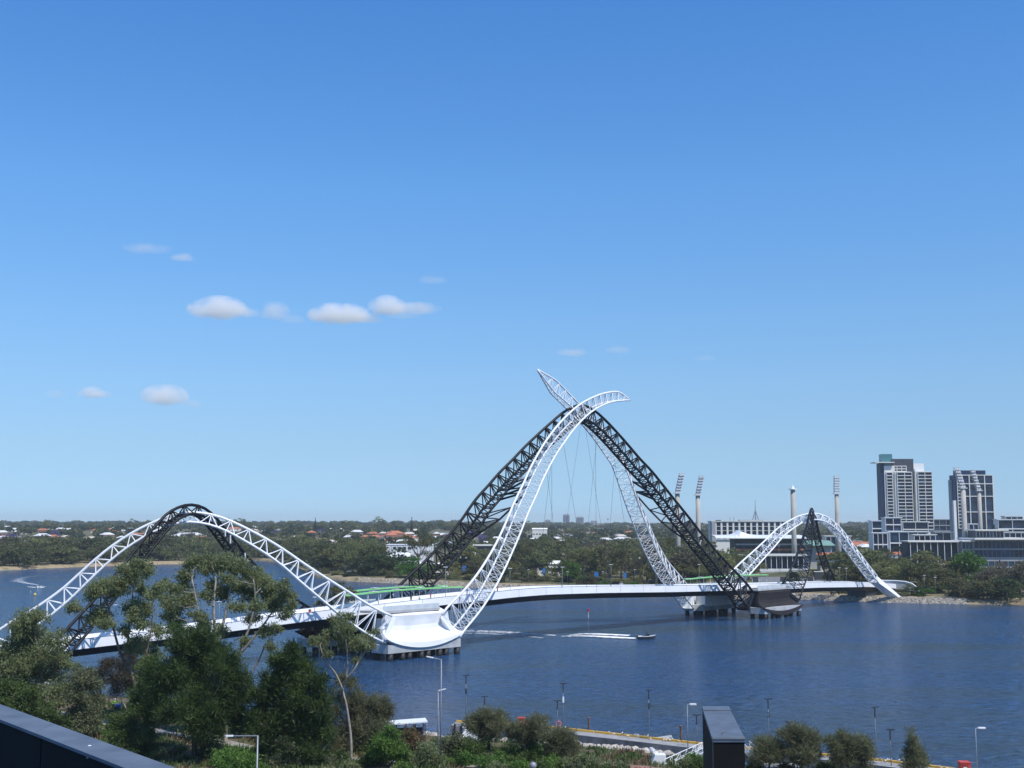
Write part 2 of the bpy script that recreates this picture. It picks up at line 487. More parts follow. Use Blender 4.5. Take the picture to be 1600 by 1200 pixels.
def pilecap(base, out, up_m, n, zb=1.75, zt=3.7):
    p = []
    for z, k in ((zb, 1.0), (zt, 1.0)):
        for a, c in ((-11.6, 2.9), (-12.4, -2.0), (-10, -4.2), (10, -4.2), (12.4, -2.0), (11.6, 2.9)):
            q = base + U * a * k + out * c; p.append(V((q.x, q.y, z)))
    b = MB(); k = len(b.v); b.v += [tuple(q) for q in p]
    b.f.append((5, 4, 3, 2, 1, 0)); b.f.append((6, 7, 8, 9, 10, 11))
    for i in range(6): j = (i + 1) % 6; b.f.append((i, j, j + 6, i + 6))
    o = b.build('pile_cap', up_m, bridge)
    for rr in (2.1, -2.6):
        for i in range(n):
            q = base + U * (-10.3 + 20.6 * i / (n - 1) + (0.8 if i % 2 else 0)) + out * rr
            MB().lathe((q.x, q.y, -1), [(0.75, 0), (0.75, zb + 1.0 - 0.01)], 10).build('pile', PILE, o, True)
z1 = DZ[near_i(P1c)]; z2 = DZ[near_i(P2c)]
saddle(P1n, -WP, z1, WSHELL, 'white curved cladding'); pilecap(P1n, -WP, CONC, 8)
saddle(P1f, WP, z1, BSHELL, 'black curved cladding'); pilecap(P1f, WP, CONC, 8)
saddle(P2n, -WP, z2, BSHELL, 'charcoal curved cladding'); pilecap(P2n, -WP, CONC, 6)
saddle(P2f, WP, z2, WSHELL, 'white curved cladding'); pilecap(P2f, WP, CONC, 6)

# lattice arches
unit = MB().tube([(0, 0, 0), (0, 0, 1)], 1, 6, False)
UW = unit.mesh('brace_white', WHITE, True); UB = unit.mesh('brace_black', BLACK, True)
BR = []         # (importance, a, b, radius, white?, arch object)
def arch(track, A, B, name, white, a_tab, w_tab, rch, rbr, pan, pts3=None, imp=1.0):
    P = pts3 if pts3 else [onplane(x, y, A, B) for x, y in track]
    C, L = cmr(P, 10); n = max(6, int(round(L / pan))) * 2
    C, L = cmr(P, n)
    d = (V((B[0], B[1], 0)) - V((A[0], A[1], 0))).normalized()
    lat = V((d.y, -d.x, 0))             # towards the near side
    T = []; L1 = []; L2 = []
    for i, c in enumerate(C):
        t = (C[min(i + 1, n)] - C[max(i - 1, 0)]).normalized()
        nn = lat.cross(t).normalized()
        if nn.z < 0 : nn = -nn
        f = i / n; a = itp(a_tab, f); w = itp(w_tab, f)
        T.append(c + nn * a * 0.5); L1.append(c - nn * a * 0.5 + lat * w * 0.5); L2.append(c - nn * a * 0.5 - lat * w * 0.5)
    m = WHITE if white else BLACK
    o = None
    b = MB(); b.tube(T, rch * 1.15, 8)
    o = b.build(name, m, bridge, True)
    for q in (L1, L2): MB().tube(q, rch, 8).build('chord', m, o, True)
    for i in range(0, n, 2):
        for q in (L1, L2):
            BR.append((imp, T[i], q[i + 1], rbr, white, o)); BR.append((imp, q[i + 1], T[i + 2], rbr, white, o))
            BR.append((imp * 0.9, T[i], q[i], rbr * 0.85, white, o))
        BR.append((imp * 0.8, L1[i], L2[i], rbr, white, o)); BR.append((imp * 0.5, L1[i], L2[i + 1], rbr * 0.8, white, o))
        BR.append((imp * 0.45, L2[i + 1], L1[i + 2], rbr * 0.8, white, o)); BR.append((imp * 0.6, L1[i + 1], L2[i + 1], rbr * 0.8, white, o))
    return dict(C=C, T=T, L1=L1, L2=L2, o=o, n=n)
def off(p, k): q = p + U * k; return q
LW_A, LW_B = Fl, off(P1n, -12)
LW = arch([(-62, 1046), (-30, 1022), (0, 1000), (32, 978), (64, 958), (101, 930), (128, 905), (155, 880), (183, 857), (215, 836), (245, 821), (270, 812), (293, 808), (325, 811),
           (355, 821), (385, 836), (415, 853), (445, 873), (477, 898), (511, 923), (536, 941), (560, 958), (585, 973), (604, 982)], LW_A, LW_B, 'white_arch', True,
          [(0, 4.0), (0.12, 3.6), (0.25, 2.6), (0.45, 1.9), (0.6, 2.4), (0.75, 3.2), (0.9, 5.4), (1, 6.2)], [(0, 1.6), (0.2, 2.2), (0.5, 2.2), (0.8, 2.8), (1, 3.0)], 0.26, 0.125, 4.4, imp=2.0)
LB = arch([(78, 1030), (100, 1005), (128, 974), (163, 934), (200, 888), (226, 854), (249, 826), (269, 806), (294, 796), (315, 800), (331, 813), (350, 836), (374, 868), (397, 895),
           (415, 914), (440, 937), (465, 955), (484, 968)], Nl, off(P1f, -12), 'black_arch', False,
          [(0, 3.6), (0.2, 2.8), (0.5, 2.0), (0.8, 3.2), (1, 5)], [(0, 3.4), (0.2, 2.6), (0.5, 2.2), (0.8, 3.2), (1, 3.6)], 0.30, 0.15, 3.4, imp=1.6)
MW_A, MW_B = off(P1n, 12), off(P2f, -12)
MW = arch([(700, 978), (708, 966), (727, 945), (743, 925), (760, 899), (778, 866), (795, 829), (810, 792), (822.5, 766), (831, 746), (841, 726), (856, 700), (875, 674), (893, 654), (912, 638),
           (932, 627), (950, 621), (967, 619.5), (984, 625)], MW_A, MW_B, 'white_arch', True,
          [(0, 7.5), (0.1, 6.6), (0.25, 5.0), (0.6, 4.2), (0.8, 3.2), (0.94, 2.8), (1, 0.15)], [(0, 3.8), (0.2, 4.0), (0.6, 4.0), (0.8, 2.6), (0.94, 2.0), (1, 0.1)], 0.27, 0.095, 3.9, imp=1.8)
MW2T = [(1078, 936), (1068, 924), (1058, 911), (1042, 891), (1029, 869), (1017, 845), (1005, 815), (993.5, 786), (979, 744), (966, 714), (951, 692), (936, 674), (918, 655), (900, 637), (882, 619),
            (864, 602), (851, 589), (840, 578)] 
CAMP = V((0, 0, H))
def mw2p(x, y):
    q = onplane(x, y, MW_A, MW_B); return CAMP + (q - CAMP) * (1 + 0.016 * min(1, max(0, (745 - y) / 50)))
MW2 = arch(None, MW_A, MW_B, 'white_arch', True,
          [(0, 7.0), (0.1, 6.2), (0.25, 5.2), (0.6, 4.6), (0.75, 3.6), (0.92, 4.2), (1, 0.15)], [(0, 4.2), (0.2, 4.6), (0.6, 4.4), (0.75, 2.8), (0.9, 1.8), (1, 0.1)], 0.23, 0.09, 4.1, imp=1.2, pts3=[mw2p(*q) for q in MW2T])
MB_ = arch([(604, 958), (632, 930), (650, 911), (675, 886), (693, 865), (709, 847), (729, 822), (750, 791), (770, 768), (787, 748), (807, 728), (827, 707), (846, 689), (866, 671), (885, 655), (900, 647),
            (910, 645), (925, 652), (943, 668), (960, 686), (976, 704), (994, 725), (1013, 745), (1030, 766), (1048, 789), (1068, 814), (1088, 840), (1106, 862), (1124, 884), (1143, 906), (1160, 926), (1168, 938)],
           off(P1f, 12), off(P2n, -12), 'black_arch', False,
          [(0, 6.4), (0.12, 5.0), (0.3, 4.4), (0.5, 4.6), (0.7, 4.6), (0.88, 5.2), (1, 7.4)], [(0, 5), (0.2, 4.2), (0.5, 4.0), (0.8, 4.2), (1, 5)], 0.36, 0.18, 3.7, imp=1.5)
RW = arch([(1136, 919), (1146, 906), (1158, 892), (1171, 879), (1198, 852), (1217, 832), (1232, 821), (1250, 811), (1268, 807), (1285, 810), (1299, 818.5), (1313, 832), (1326, 850), (1341, 870),
           (1356, 890), (1368, 905)], off(P2f, 12), Rn, 'white_arch', True,
          [(0, 6), (0.2, 4.2), (0.5, 2.2), (0.8, 3.2), (1, 3.2)], [(0, 3.5), (0.5, 2.8), (0.8, 4.0), (1, 4.2)], 0.28, 0.14, 3.9, imp=1.3)
RB_A = off(P2n, 12)
rb = [pd(*q) for q in ((1226, 927, 421), (1234, 908, 423.5), (1244, 888, 427), (1250, 871, 431), (1256, 853, 436), (1260, 836, 442), (1264, 816, 450), (1266, 805, 455), (1268.5, 799.5, 460), (1271.5, 806, 465),
      (1275, 823, 472), (1280, 847, 481), (1288, 872, 490), (1296, 893, 497), (1302, 909, 502), (1307, 929, 507))]
RB = arch(None, RB_A, Rf, 'black_arch', False, [(0, 7.5), (0.12, 6.6), (0.3, 3.6), (0.5, 2.4), (0.8, 3.4), (1, 4)], [(0, 9), (0.2, 5.2), (0.35, 2.4), (0.5, 2.0), (0.7, 2.4), (1, 3.2)], 0.26, 0.11, 3.6, pts3=rb, imp=1.0)

# tie frames between the two main arches part-way up
def at_z(ar, z, lo, hi, key='C'):
    n = ar['n']; best = min(range(int(lo * n), int(hi * n) + 1), key=lambda i: abs(ar[key][i].z - z)); return ar[key][best]
class TF:
    def __init__(s, m, par): s.m = m; s.p = par
    def tube(s, pts, r, n): MB().tube(pts, r, n).build('tie_bar', s.m, s.p, True)
tw = TF(WHITE, MW['o']); tb = TF(BLACK, MB_['o'])
def apx(ar, x, y, lo, hi, key='C'):
    n = ar['n']; return ar[key][min(range(int(lo * n), int(hi * n) + 1), key=lambda i: (V(proj(ar[key][i])) - V((x, y))).length)]
# left side
for (bx, by), (wx, wy) in (((775, 748), (829, 748)), ((770, 757), (826, 757)), ((763, 768), (821, 768))):
    tb.tube([apx(MB_, bx, by, 0, 0.5, 'L1'), apx(MW, wx, wy, 0, 0.8, 'L2')], 0.3, 6)
    tb.tube([apx(MB_, bx, by, 0, 0.5, 'L2'), apx(MW, wx, wy, 0, 0.8, 'L2')], 0.22, 6)
k = [apx(MW, 821, 770, 0, .8, 'L2')]
k += [apx(MW, 821, 770, 0, .8, 'L2').lerp(apx(MB_, 735, 832, 0, .5, 'L1'), t) - V((0, 0, 1.6 * math.sin(math.pi * t))) for t in (0.25, 0.5, 0.75)]
k += [apx(MB_, 728, 838, 0, .5, 'L1')]
tb.tube(k, 0.3, 6)
for t, (bx, by) in zip(k[1:4], ((752, 792), (744, 802), (736, 812))): tb.tube([t, apx(MB_, bx, by, 0, .5, 'L1')], 0.18, 6); tb.tube([t, apx(MB_, bx - 8, by + 10, 0, .5, 'L1')], 0.18, 6)
for (bx, by), (wx, wy) in (((812, 722), (838, 732)), ((830, 703), (848, 712)), ((848, 686), (862, 692)), ((800, 735), (826, 755))):
    tw.tube([apx(MB_, bx, by, 0, 0.55, 'L1'), apx(MW, wx, wy, 0, 0.8, 'L2')], 0.22, 6); tw.tube([apx(MB_, bx, by, 0, 0.55, 'L1'), apx(MW, wx + 8, wy - 12, 0, 0.8, 'L2')], 0.18, 6)
# right side
for (bx, by), (wx, wy) in (((1020, 757), (985, 757)), ((1026, 766), (988, 766)), ((1032, 774), (990, 772))):
    tb.tube([apx(MB_, bx, by, 0.5, 1, 'L2'), apx(MW2, wx, wy, 0, 0.8, 'T')], 0.32, 6)
    tb.tube([apx(MB_, bx, by, 0.5, 1, 'L1'), apx(MW2, wx, wy, 0, 0.8, 'T')], 0.22, 6)
a0 = apx(MW2, 992, 776, 0, .8, 'T'); b0 = apx(MB_, 1078, 840, .5, 1, 'L2')
k = [a0] + [a0.lerp(b0, t) - V((0, 0, 1.2 * math.sin(math.pi * t))) for t in (0.25, 0.5, 0.75)] + [b0]
tb.tube(k, 0.3, 6)
for t, (bx, by) in zip(k[1:4], ((1040, 784), (1050, 797), (1062, 812))): tb.tube([t, apx(MB_, bx, by, .5, 1, 'L2')], 0.18, 6); tb.tube([t, apx(MB_, bx + 9, by + 11, .5, 1, 'L2')], 0.18, 6)


# braces: the 300 that show largest are parts, the rest are joined
def scr(bq):
    a, c = proj(bq[1]), proj(bq[2]); return math.hypot(a[0] - c[0], a[1] - c[1]) * (0.6 + 0.4 * min(bq[0], 2))
BR = [q for q in BR if (q[1] - q[2]).length > 0.25]
BR.sort(key=scr, reverse=True)
for _, a, c, r_, wh, o in BR[:295]:
    d = c - a; q = d.to_track_quat('Z', 'Y').to_matrix().to_4x4()
    link('brace', UW if wh else UB, o, Matrix.Translation(a) @ q @ Matrix.Diagonal((r_, r_, d.length, 1)))
for wh, m in ((True, WHITE), (False, BLACK)):
    b = MB()
    for _, a, c, r_, w2, o in BR[295:]:
        if w2 == wh: b.tube([a, c], r_, 5, False)
    o = b.build('bracing', m, bridge, True); o['kind'] = 'stuff'

# blade foot of the right white arch and steel foot nodes
for ar, k, m, tgt in ((RW, -1, WHITE, Rn),):
    T, A_, B_ = ar['T'][-1], ar['L1'][-1], ar['L2'][-1]
    e = [gp(1394, 929, 1.2), gp(1384, 934, 0.8), gp(1362, 928, 1.5)]
    b = MB(); t2 = [T + V((0, 0, 1.4)) , A_ , B_]
    dn = (V((Rn.x, Rn.y, 0)) - V((T.x, T.y, T.z))).normalized()
    q0 = T; foot = V((Rn.x + 2.0, Rn.y + 1.0, 0.6))
    p = [B_, A_, A_ + V((0, 0, 0.3)), T, foot + V((-4.5, -0.5, -0.5)), foot + V((-1.0, -3.0, -0.5))]
    b.poly([T, A_, foot + V((0.5, -3.2, 0)), foot + V((1.6, -1.0, 0.4))]); b.poly([A_, B_, foot + V((-4.0, -2.2, 0)), foot + V((0.5, -3.2, 0))])
    b.poly([B_, T, foot + V((1.6, -1.0, 0.4)), foot + V((-4.0, -2.2, 0))]); b.poly([foot + V((0.5, -3.2, 0)), foot + V((-4.0, -2.2, 0)), foot + V((1.6, -1.0, 0.4))]); b.poly([T, B_, A_])
    b.build('arch_foot', m, RW['o'])
# wing walls closing the foot of the arches at the saddles
for ar, idx in ((LW, -1), (MW, 0), (MB_, -1), (RB, 0), (LB, -1), (MB_, 0), (MW2, 0), (RW, 0), (LB, 0), (LW, 0)):
    T, a_, c_ = ar['T'][idx], ar['L1'][idx], ar['L2'][idx]
    j = 1 if idx == 0 else -2
    sft = (ar['C'][idx] - ar['C'][j]).normalized() * 1.0
    b = MB(); k = [T, a_, c_, T + sft, a_ + sft, c_ + sft]; b.v = [tuple(q) for q in k]
    b.f = [(0, 1, 2), (5, 4, 3), (0, 3, 4, 1), (1, 4, 5, 2), (2, 5, 3, 0)]
    b.build('end_plate', WHITE if ar in (LW, MW, MW2, RW) else BLACK, ar['o'])
# concrete footing at the near shore and at the right abutment
for q, zt, m in ((Nl, 5.4, CONC), (Fl, 4.4, CONC)):
    MB().lathe((q.x - 0.5, q.y - 0.5, -1.5), [(1.7, 0), (1.7, zt + 0.6), (1.5, zt + 1.3)], 8).build('footing', m, bridge)
q = Rn
MB().box((Rn.x - 10, Rn.y + 9, 3.6), (6, 4, 3.2), math.atan2(U.y, U.x)).build('abutment', DARKST, bridge)

# hanger cables
def decki(px): return min(range(221), key=lambda i: abs(proj(dk(i, 0))[0] - px))
for (x, y, xb, s, ar) in ((851, 735, 858, 1, MW), (868, 698, 856, -1, MB_), (883, 677, 899, 1, MW), (907, 662, 893, -1, MB_), (914, 662, 939, 1, MB_), (938, 690, 931, -1, MW2),
                          (953, 715, 974, 1, MB_), (967, 735, 968, -1, MW2), (858, 715, 878, -1, MW), (925, 672, 915, 1, MW2)):
    n = ar['n']; top = min(ar['L2'] + ar['L1'], key=lambda p: (V(proj(p)) - V((x, y))).length)
    MB().tube([top, dk(decki(xb), s * 4.6, 1.0)], 0.035, 4, False).build('hanger_cable', DARKST, bridge)
for (x, y, xb, s) in ((304, 820, 309, 1), (298, 820, 297, -1), (352, 836, 352, 1), (360, 842, 360, -1), (383, 860, 383, 1)):
    top = min(LW['L1'] + LW['L2'], key=lambda p: (V(proj(p)) - V((x, y))).length)
    MB().tube([top, dk(decki(xb), s * 4.6, 1.0)], 0.035, 4, False).build('hanger_cable', DARKST, bridge)
for x, y0, y1 in ((352, 829, 838), (360, 836, 849), (383, 864, 880)):
    c = onplane(x, y0, P1n, V((Nl.x, Nl.y, 0))); c2 = onplane(x, y1, P1n, V((Nl.x, Nl.y, 0)))
    MB().tube([c, c2], 0.14, 6).build('cable_socket', WHITE, bridge)

# green canopies on the deck
def canopy(pc, u0, u1, v, v2, zadd, n, slope=0.0):
    i0 = near_i(pc); z0 = DZ[i0] + 3.15 + zadd
    pts = []
    for k in range(n + 1):
        t = k / n; q = pc + U * lerp(u0, u1, t) + WP * (lerp(v, v2, t) + 1.2 * math.sin(math.pi * t)); pts.append(V((q.x, q.y, z0 + slope * t + 0.3 * math.sin(math.pi * t))))
    rows = []
    for q in pts:
        rows.append([q - WP * 1.0 + V((0, 0, -0.05)), q + V((0, 0, 0.1)), q + WP * 1.0 + V((0, 0, 0.02)), q + WP * 1.0 - V((0, 0, 0.18)), q - WP * 1.0 - V((0, 0, 0.25)), q - WP * 1.0 + V((0, 0, -0.05))])
    o = MB().grid(rows).build('canopy_roof', GREEN, bridge)
    for k in range(0, n + 1):
        q = pts[k]; dz = DZ[near_i(q)] - 0.05
        MB().tube([(q.x, q.y, dz), (q.x, q.y, q.z - 0.1)], 0.12, 6).build('post', WHITE, o, True)
        if k < n and k % 2 == 0:
            m = (pts[k] + pts[k + 1]) / 2; MB().box((m.x, m.y, m.z + 0.16), (0.9, 0.8, 0.05), 0.8).build('roof_panel', WHITE, o)
canopy(P1c, -9, 31, 2.6, 3.2, 0.0, 10, 0.5)
canopy(P1c, -2, 30, 11.5, 8.0, 0.2, 8, 0.5)
canopy(P2c, -22, 29, 8.5, 8.0, 0.0, 12, 0.0)
# approach ramp wall at the right abutment
wall = thing('ramp_wall', tuple(gp(1420, 930, 2.0)), 'curved pale retaining wall on the bank right of the bridge end', 'wall')
b = MB(); pts = [(1370, 907), (1400, 907.5), (1415, 909), (1425, 912), (1433, 918), (1436, 925)]
rows = [[], [], []]
for x, y in pts:
    q = pd(x, y, 520 - (x - 1370) * 0.1); g = far_height(x, q.y)
    rows[0].append(q); rows[1].append(V((q.x, q.y, g - 0.5))); rows[2].append(V((q.x + 0.3, q.y + 0.6, q.z)))
b.grid([rows[1], rows[0], rows[2]]); b.build('wall_face', CONC, wall)
b = MB(); b.tube([q + V((0, 0, 0.05)) for q in rows[0]], 0.28, 6); b.build('coping', WHITE, wall)
# ------------------------------------------------------------------ foliage
import numpy as np
def leaf_mesh(name, clumps, size, dens, seed, m, aspect=0.45, flat=0.75, shell=0.5, droop=0.0, jag=0.35, airy=0.0):
    g = np.random.default_rng(seed); Vs = []
    for (c, r) in clumps:
        n = max(8, int(dens * r * r))
        d = g.normal(size=(n, 3)); d /= np.linalg.norm(d, axis=1)[:, None]
        if not airy: d[:, 2] = np.where(d[:, 2] < -0.35, -d[:, 2] * 0.6, d[:, 2])
        rad = r * (shell + (1 - shell) * g.random(n) ** 0.6) * (1 + jag * np.sin(d[:, 0] * 5 + c[0] * 3 + seed) * np.cos(d[:, 1] * 4 + c[1] * 2 + c[2]))
        if airy: rad = rad * (1 + airy * np.abs(g.normal(size=n)) * (g.random(n) < .5))
        p = np.array(c)[None, :] + d * rad[:, None] * np.array([1, 1, flat])[None, :]
        a = g.normal(size=(n, 3)); a[:, 2] -= droop; a += d * 0.5; a /= np.linalg.norm(a, axis=1)[:, None]
        b = np.cross(a, g.normal(size=(n, 3))); b /= np.linalg.norm(b, axis=1)[:, None]
        s = size * (0.6 + 0.8 * g.random(n))[:, None]
        q = np.stack([p, p + a * s * 0.45 + b * s * aspect * 0.5, p + a * s, p + a * s * 0.45 - b * s * aspect * 0.5], 1)
        Vs.append(q.reshape(-1, 3))
    A = np.concatenate(Vs); n = len(A) // 4
    me = bpy.data.meshes.new(name); me.vertices.add(len(A)); me.vertices.foreach_set('co', A.astype('f').ravel())
    me.loops.add(len(A)); me.loops.foreach_set('vertex_index', np.arange(len(A), dtype='i'))
    me.polygons.add(n); me.polygons.foreach_set('loop_start', np.arange(n, dtype='i') * 4)
    try: me.polygons.foreach_set('loop_total', np.full(n, 4, dtype='i'))
    except Exception: pass
    me.materials.append(m); me.update(calc_edges=True)
    return me
L_GUM = leafmat('gum leaves', (0.213, 0.223, 0.086), (0.105, 0.123, 0.044), 0.35)
L_OLV = leafmat('olive far leaves', (0.213, 0.225, 0.081), (0.099, 0.114, 0.043), 0.12)
L_DARK = leafmat('dark green leaves', (0.072, 0.104, 0.036), (0.032, 0.053, 0.020), 0.25)
L_OAK = leafmat('she-oak needles', (0.178, 0.177, 0.080), (0.084, 0.091, 0.039), 0.5)
L_MNG = leafmat('mangrove leaves', (0.163, 0.175, 0.064), (0.070, 0.081, 0.034), 0.06)
L_BRT = leafmat('bright green leaves', (0.102, 0.211, 0.029), (0.050, 0.109, 0.018), 0.3, 0.12)
L_BRN = leafmat('brown grey twigs', (0.161, 0.149, 0.089), (0.081, 0.077, 0.050), 0.3)
L_PUR = leafmat('purple blossom', (0.208, 0.156, 0.390), (0.091, 0.078, 0.182), 0.4)
L_PINE = leafmat('pine needles', (0.034, 0.059, 0.031), (0.017, 0.031, 0.017), 0.4)
BARK = mat('grey bark', (0.16, 0.13, 0.10), 0.85, 0, 0.2, 3)
PALE = mat('pale gum bark', (0.30, 0.27, 0.23), 0.8, 0, 0.2, 2)
DBARK = mat('dark bark', (0.05, 0.04, 0.03), 0.9, 0, 0.2, 3)

PROTO = {}
def proto(kind, seed):
    key = (kind, seed)
    if key in PROTO: return PROTO[key]
    r = random.Random(hash(kind) % 1000 * 0 + sum(map(ord, kind)) * 31 + seed)
    cl = []; tr = MB(); h = 10.0; mt = L_OLV; size = 0.7; dens = 55; flat = 0.75; bark = BARK; asp = 0.5; droop = 0
    if kind == 'gum':            # open crown of separate tufts on visible limbs
        nl = r.randint(7, 10); tr.tube([(0, 0, -0.5), (0.15, 0, 2), (0.1, 0.1, 4.4)], [0.32, 0.26, 0.2], 6)
        for i in range(nl):
            a = i * 2.4 + r.random(); rr = r.uniform(1.2, 3.6); z = r.uniform(3.6, 9.2) - rr * 0.25
            c = (rr * math.cos(a), rr * math.sin(a), z); tr.tube([(0.1, 0.1, 3 + r.random()), (c[0] * .5, c[1] * .5, z * .68), c], [0.16, 0.1, 0.05], 4, False)
            cl.append((c, r.uniform(1.1, 1.9))); 
            for k in range(2): cl.append(((c[0] + r.uniform(-1.3, 1.3), c[1] + r.uniform(-1.3, 1.3), c[2] + r.uniform(-0.9, 0.7)), r.uniform(0.6, 1.1)))
        cl.append(((0, 0, 9.0), 1.3)); dens = 60; size = 0.55; asp = 0.4; droop = 0.5
    elif kind == 'dense':
        tr.tube([(0, 0, -0.5), (0, 0, 3.5)], [0.4, 0.3], 6); mt = L_DARK
        for i in range(16):
            a = r.random() * 6.28; rr = 3.2 * math.sqrt(r.random()); z = r.uniform(1.8, 7.9) - rr * rr * 0.12
            cl.append(((rr * math.cos(a), rr * math.sin(a), z), r.uniform(1.3, 2.2)))
        dens = 45; size = 0.6
    elif kind == 'park':         # broad mid-green/olive tree
        tr.tube([(0, 0, -0.5), (0.1, 0, 2.2), (0, 0, 4)], [0.35, 0.3, 0.2], 6)
        for i in range(20):
            a = r.random() * 6.28; rr = 3.8 * math.sqrt(r.random()); z = 8.7 - rr * rr * 0.22 - r.random() * 5.2
            cl.append(((rr * math.cos(a), rr * math.sin(a), z), r.uniform(1.0, 1.8)))
        for i in range(5):
            q = cl[i * 3][0]; tr.tube([(0, 0, 3.0), (q[0] * .5, q[1] * .5, q[2] * .7), q], [0.16, 0.1, 0.05], 4, False)
        dens = 55; size = 0.6
    elif kind == 'mangrove':
        tr.tube([(0, 0, -0.5), (0, 0, 3)], [0.3, 0.2], 5); mt = L_MNG
        for i in range(14):
            a = r.random() * 6.28; rr = 3.4 * math.sqrt(r.random()); z = r.uniform(1.0, 8.4) - rr * rr * 0.13
            cl.append(((rr * math.cos(a), rr * math.sin(a), max(0.8, z)), r.uniform(1.2, 2.1)))
        dens = 42; size = 0.7
    elif kind == 'oak':          # feathery upright she-oak
        tr.tube([(0, 0, -0.5), (0, 0, 4), (0.1, 0, 8)], [0.22, 0.16, 0.06], 6); mt = L_OAK; bark = DBARK
        for i in range(16):
            z = r.uniform(2.2, 9.4); w = 2.7 * math.sin(min(1, (10.4 - z) / 6) * 1.5); a = r.random() * 6.28; rr = w * r.random() ** 0.6
            cl.append(((rr * math.cos(a), rr * math.sin(a), z), r.uniform(0.7, 1.3)))
        dens = 100; size = 0.7; asp = 0.16; flat = 1.2; droop = -0.8
    elif kind == 'pine':
        tr.tube([(0, 0, -0.5), (0, 0, 9.6)], [0.25, 0.04], 6); mt = L_PINE; bark = DBARK
        for i in range(13):
            z = 1.6 + i * 0.66; w = (10.4 - z) * 0.24
            for k in range(4):
                a = i * 0.8 + k * 1.57; cl.append(((w * 0.7 * math.cos(a), w * 0.7 * math.sin(a), z), max(0.35, w * 0.6)))
        dens = 70; size = 0.5; flat = 0.35
    elif kind == 'shrub':
        tr.tube([(0, 0, -0.3), (0, 0, 1.5)], [0.12, 0.08], 5)
        for i in range(9):
            a = r.random() * 6.28; rr = 3.6 * math.sqrt(r.random()); cl.append(((rr * math.cos(a), rr * math.sin(a), r.uniform(1.2, 6.5) - rr * 0.7), r.uniform(1.5, 2.6)))
        cl = [((a, b, max(1.0, c)), q) for (a, b, c), q in cl]; dens = 60; size = 0.7
    elif kind == 'palm':
        tr.tube([(0, 0, -0.5), (0.1, 0, 4), (0.15, 0, 7.6)], [0.4, 0.3, 0.28], 7); mt = L_DARK
        for i in range(15):
            a = i * 0.42 * 6.28; e = r.uniform(-0.2, 1.0)
            for k in range(4): t = (k + 1) / 4 * 2.9; cl.append(((t * math.cos(a), t * math.sin(a), 7.9 + t * e * 0.5 - t * t * 0.24), 0.36))
        dens = 200; size = 0.7; asp = 0.2
    P = (leaf_mesh(kind + '_crown', cl, size, dens, seed + 11, mt, asp, flat, droop=droop), tr.mesh(kind + '_trunk', bark, True))
    PROTO[key] = P
    return P
VARM = {}
def place_tree(kind, loc, h, w, label, group=None, seed=0, mt=None, name=None, cat='tree', rz=None):
    cm, tm = proto(kind, seed)
    if mt is not None:
        k = (kind, seed, mt.name)
        if k not in VARM: c2 = cm.copy(); c2.materials.clear(); c2.materials.append(mt); VARM[k] = c2
        cm = VARM[k]
    o = bpy.data.objects.new(name or {'gum': 'gum_tree', 'dense': 'fig_tree', 'park': 'park_tree', 'mangrove': 'paperbark_tree', 'oak': 'sheoak_tree', 'pine': 'norfolk_pine',
                                     'shrub': 'shrub', 'palm': 'palm_tree'}[kind], None)
    COL.objects.link(o); o.location = loc; o.scale = (w / 8.0, w / 8.0, h / 10.0); o.rotation_euler = (0, 0, R.random() * 6.28 if rz is None else rz)
    tag(o, label, cat, group)
    for nm, me in (('crown', cm), ('trunk', tm)):
        c = bpy.data.objects.new(nm, me); COL.objects.link(c); c.parent = o
    return o

# ---- far shore: zones by what they stand beside
ZONES = [(-400, 'at the far left edge'), (60, 'above the left motorboat'), (130, 'left of the small black arch'), (215, 'under the small left arches'), (290, 'below the small left apex'),
         (345, 'right of the small left arches'), (420, 'left of the wooded point'), (480, 'on the wooded point'), (560, 'behind the fig trees'), (620, 'behind the white pier cladding'), (680, 'behind the main arch feet'),
         (740, 'behind the near white arch'), (790, 'right of the near white arch'), (850, 'under the left hanger cables'), (910, 'above the left blue banner'), (960, 'above the right blue banner'),
         (1010, 'behind the far white leg'), (1060, 'behind the right black leg'), (1110, 'left of the grandstand'), (1180, 'beside the charcoal cladding'), (1240, 'under the small right arches'),
         (1290, 'below the lone light tower'), (1350, 'behind the right arch foot'), (1420, 'below the tall apartment tower'), (1480, 'below the second apartment tower'), (1540, 'at the far right edge')]
def zone(px):
    z = ZONES[0][1]
    for a, s in ZONES:
        if px >= a: z = s
    return z
TONE = {'gum': 'open-crowned olive gum', 'dense': 'dark dense-crowned tree', 'park': 'broad olive-green park tree', 'mangrove': 'bushy dark olive tree', 'oak': 'feathery upright she-oak',
        'pine': 'dark conical Norfolk pine', 'shrub': 'low rounded green shrub', 'palm': 'palm tree'}
def row_word(r): return 'by the water' if r < 45 else ('in the park' if r < 160 else 'in the back rows')
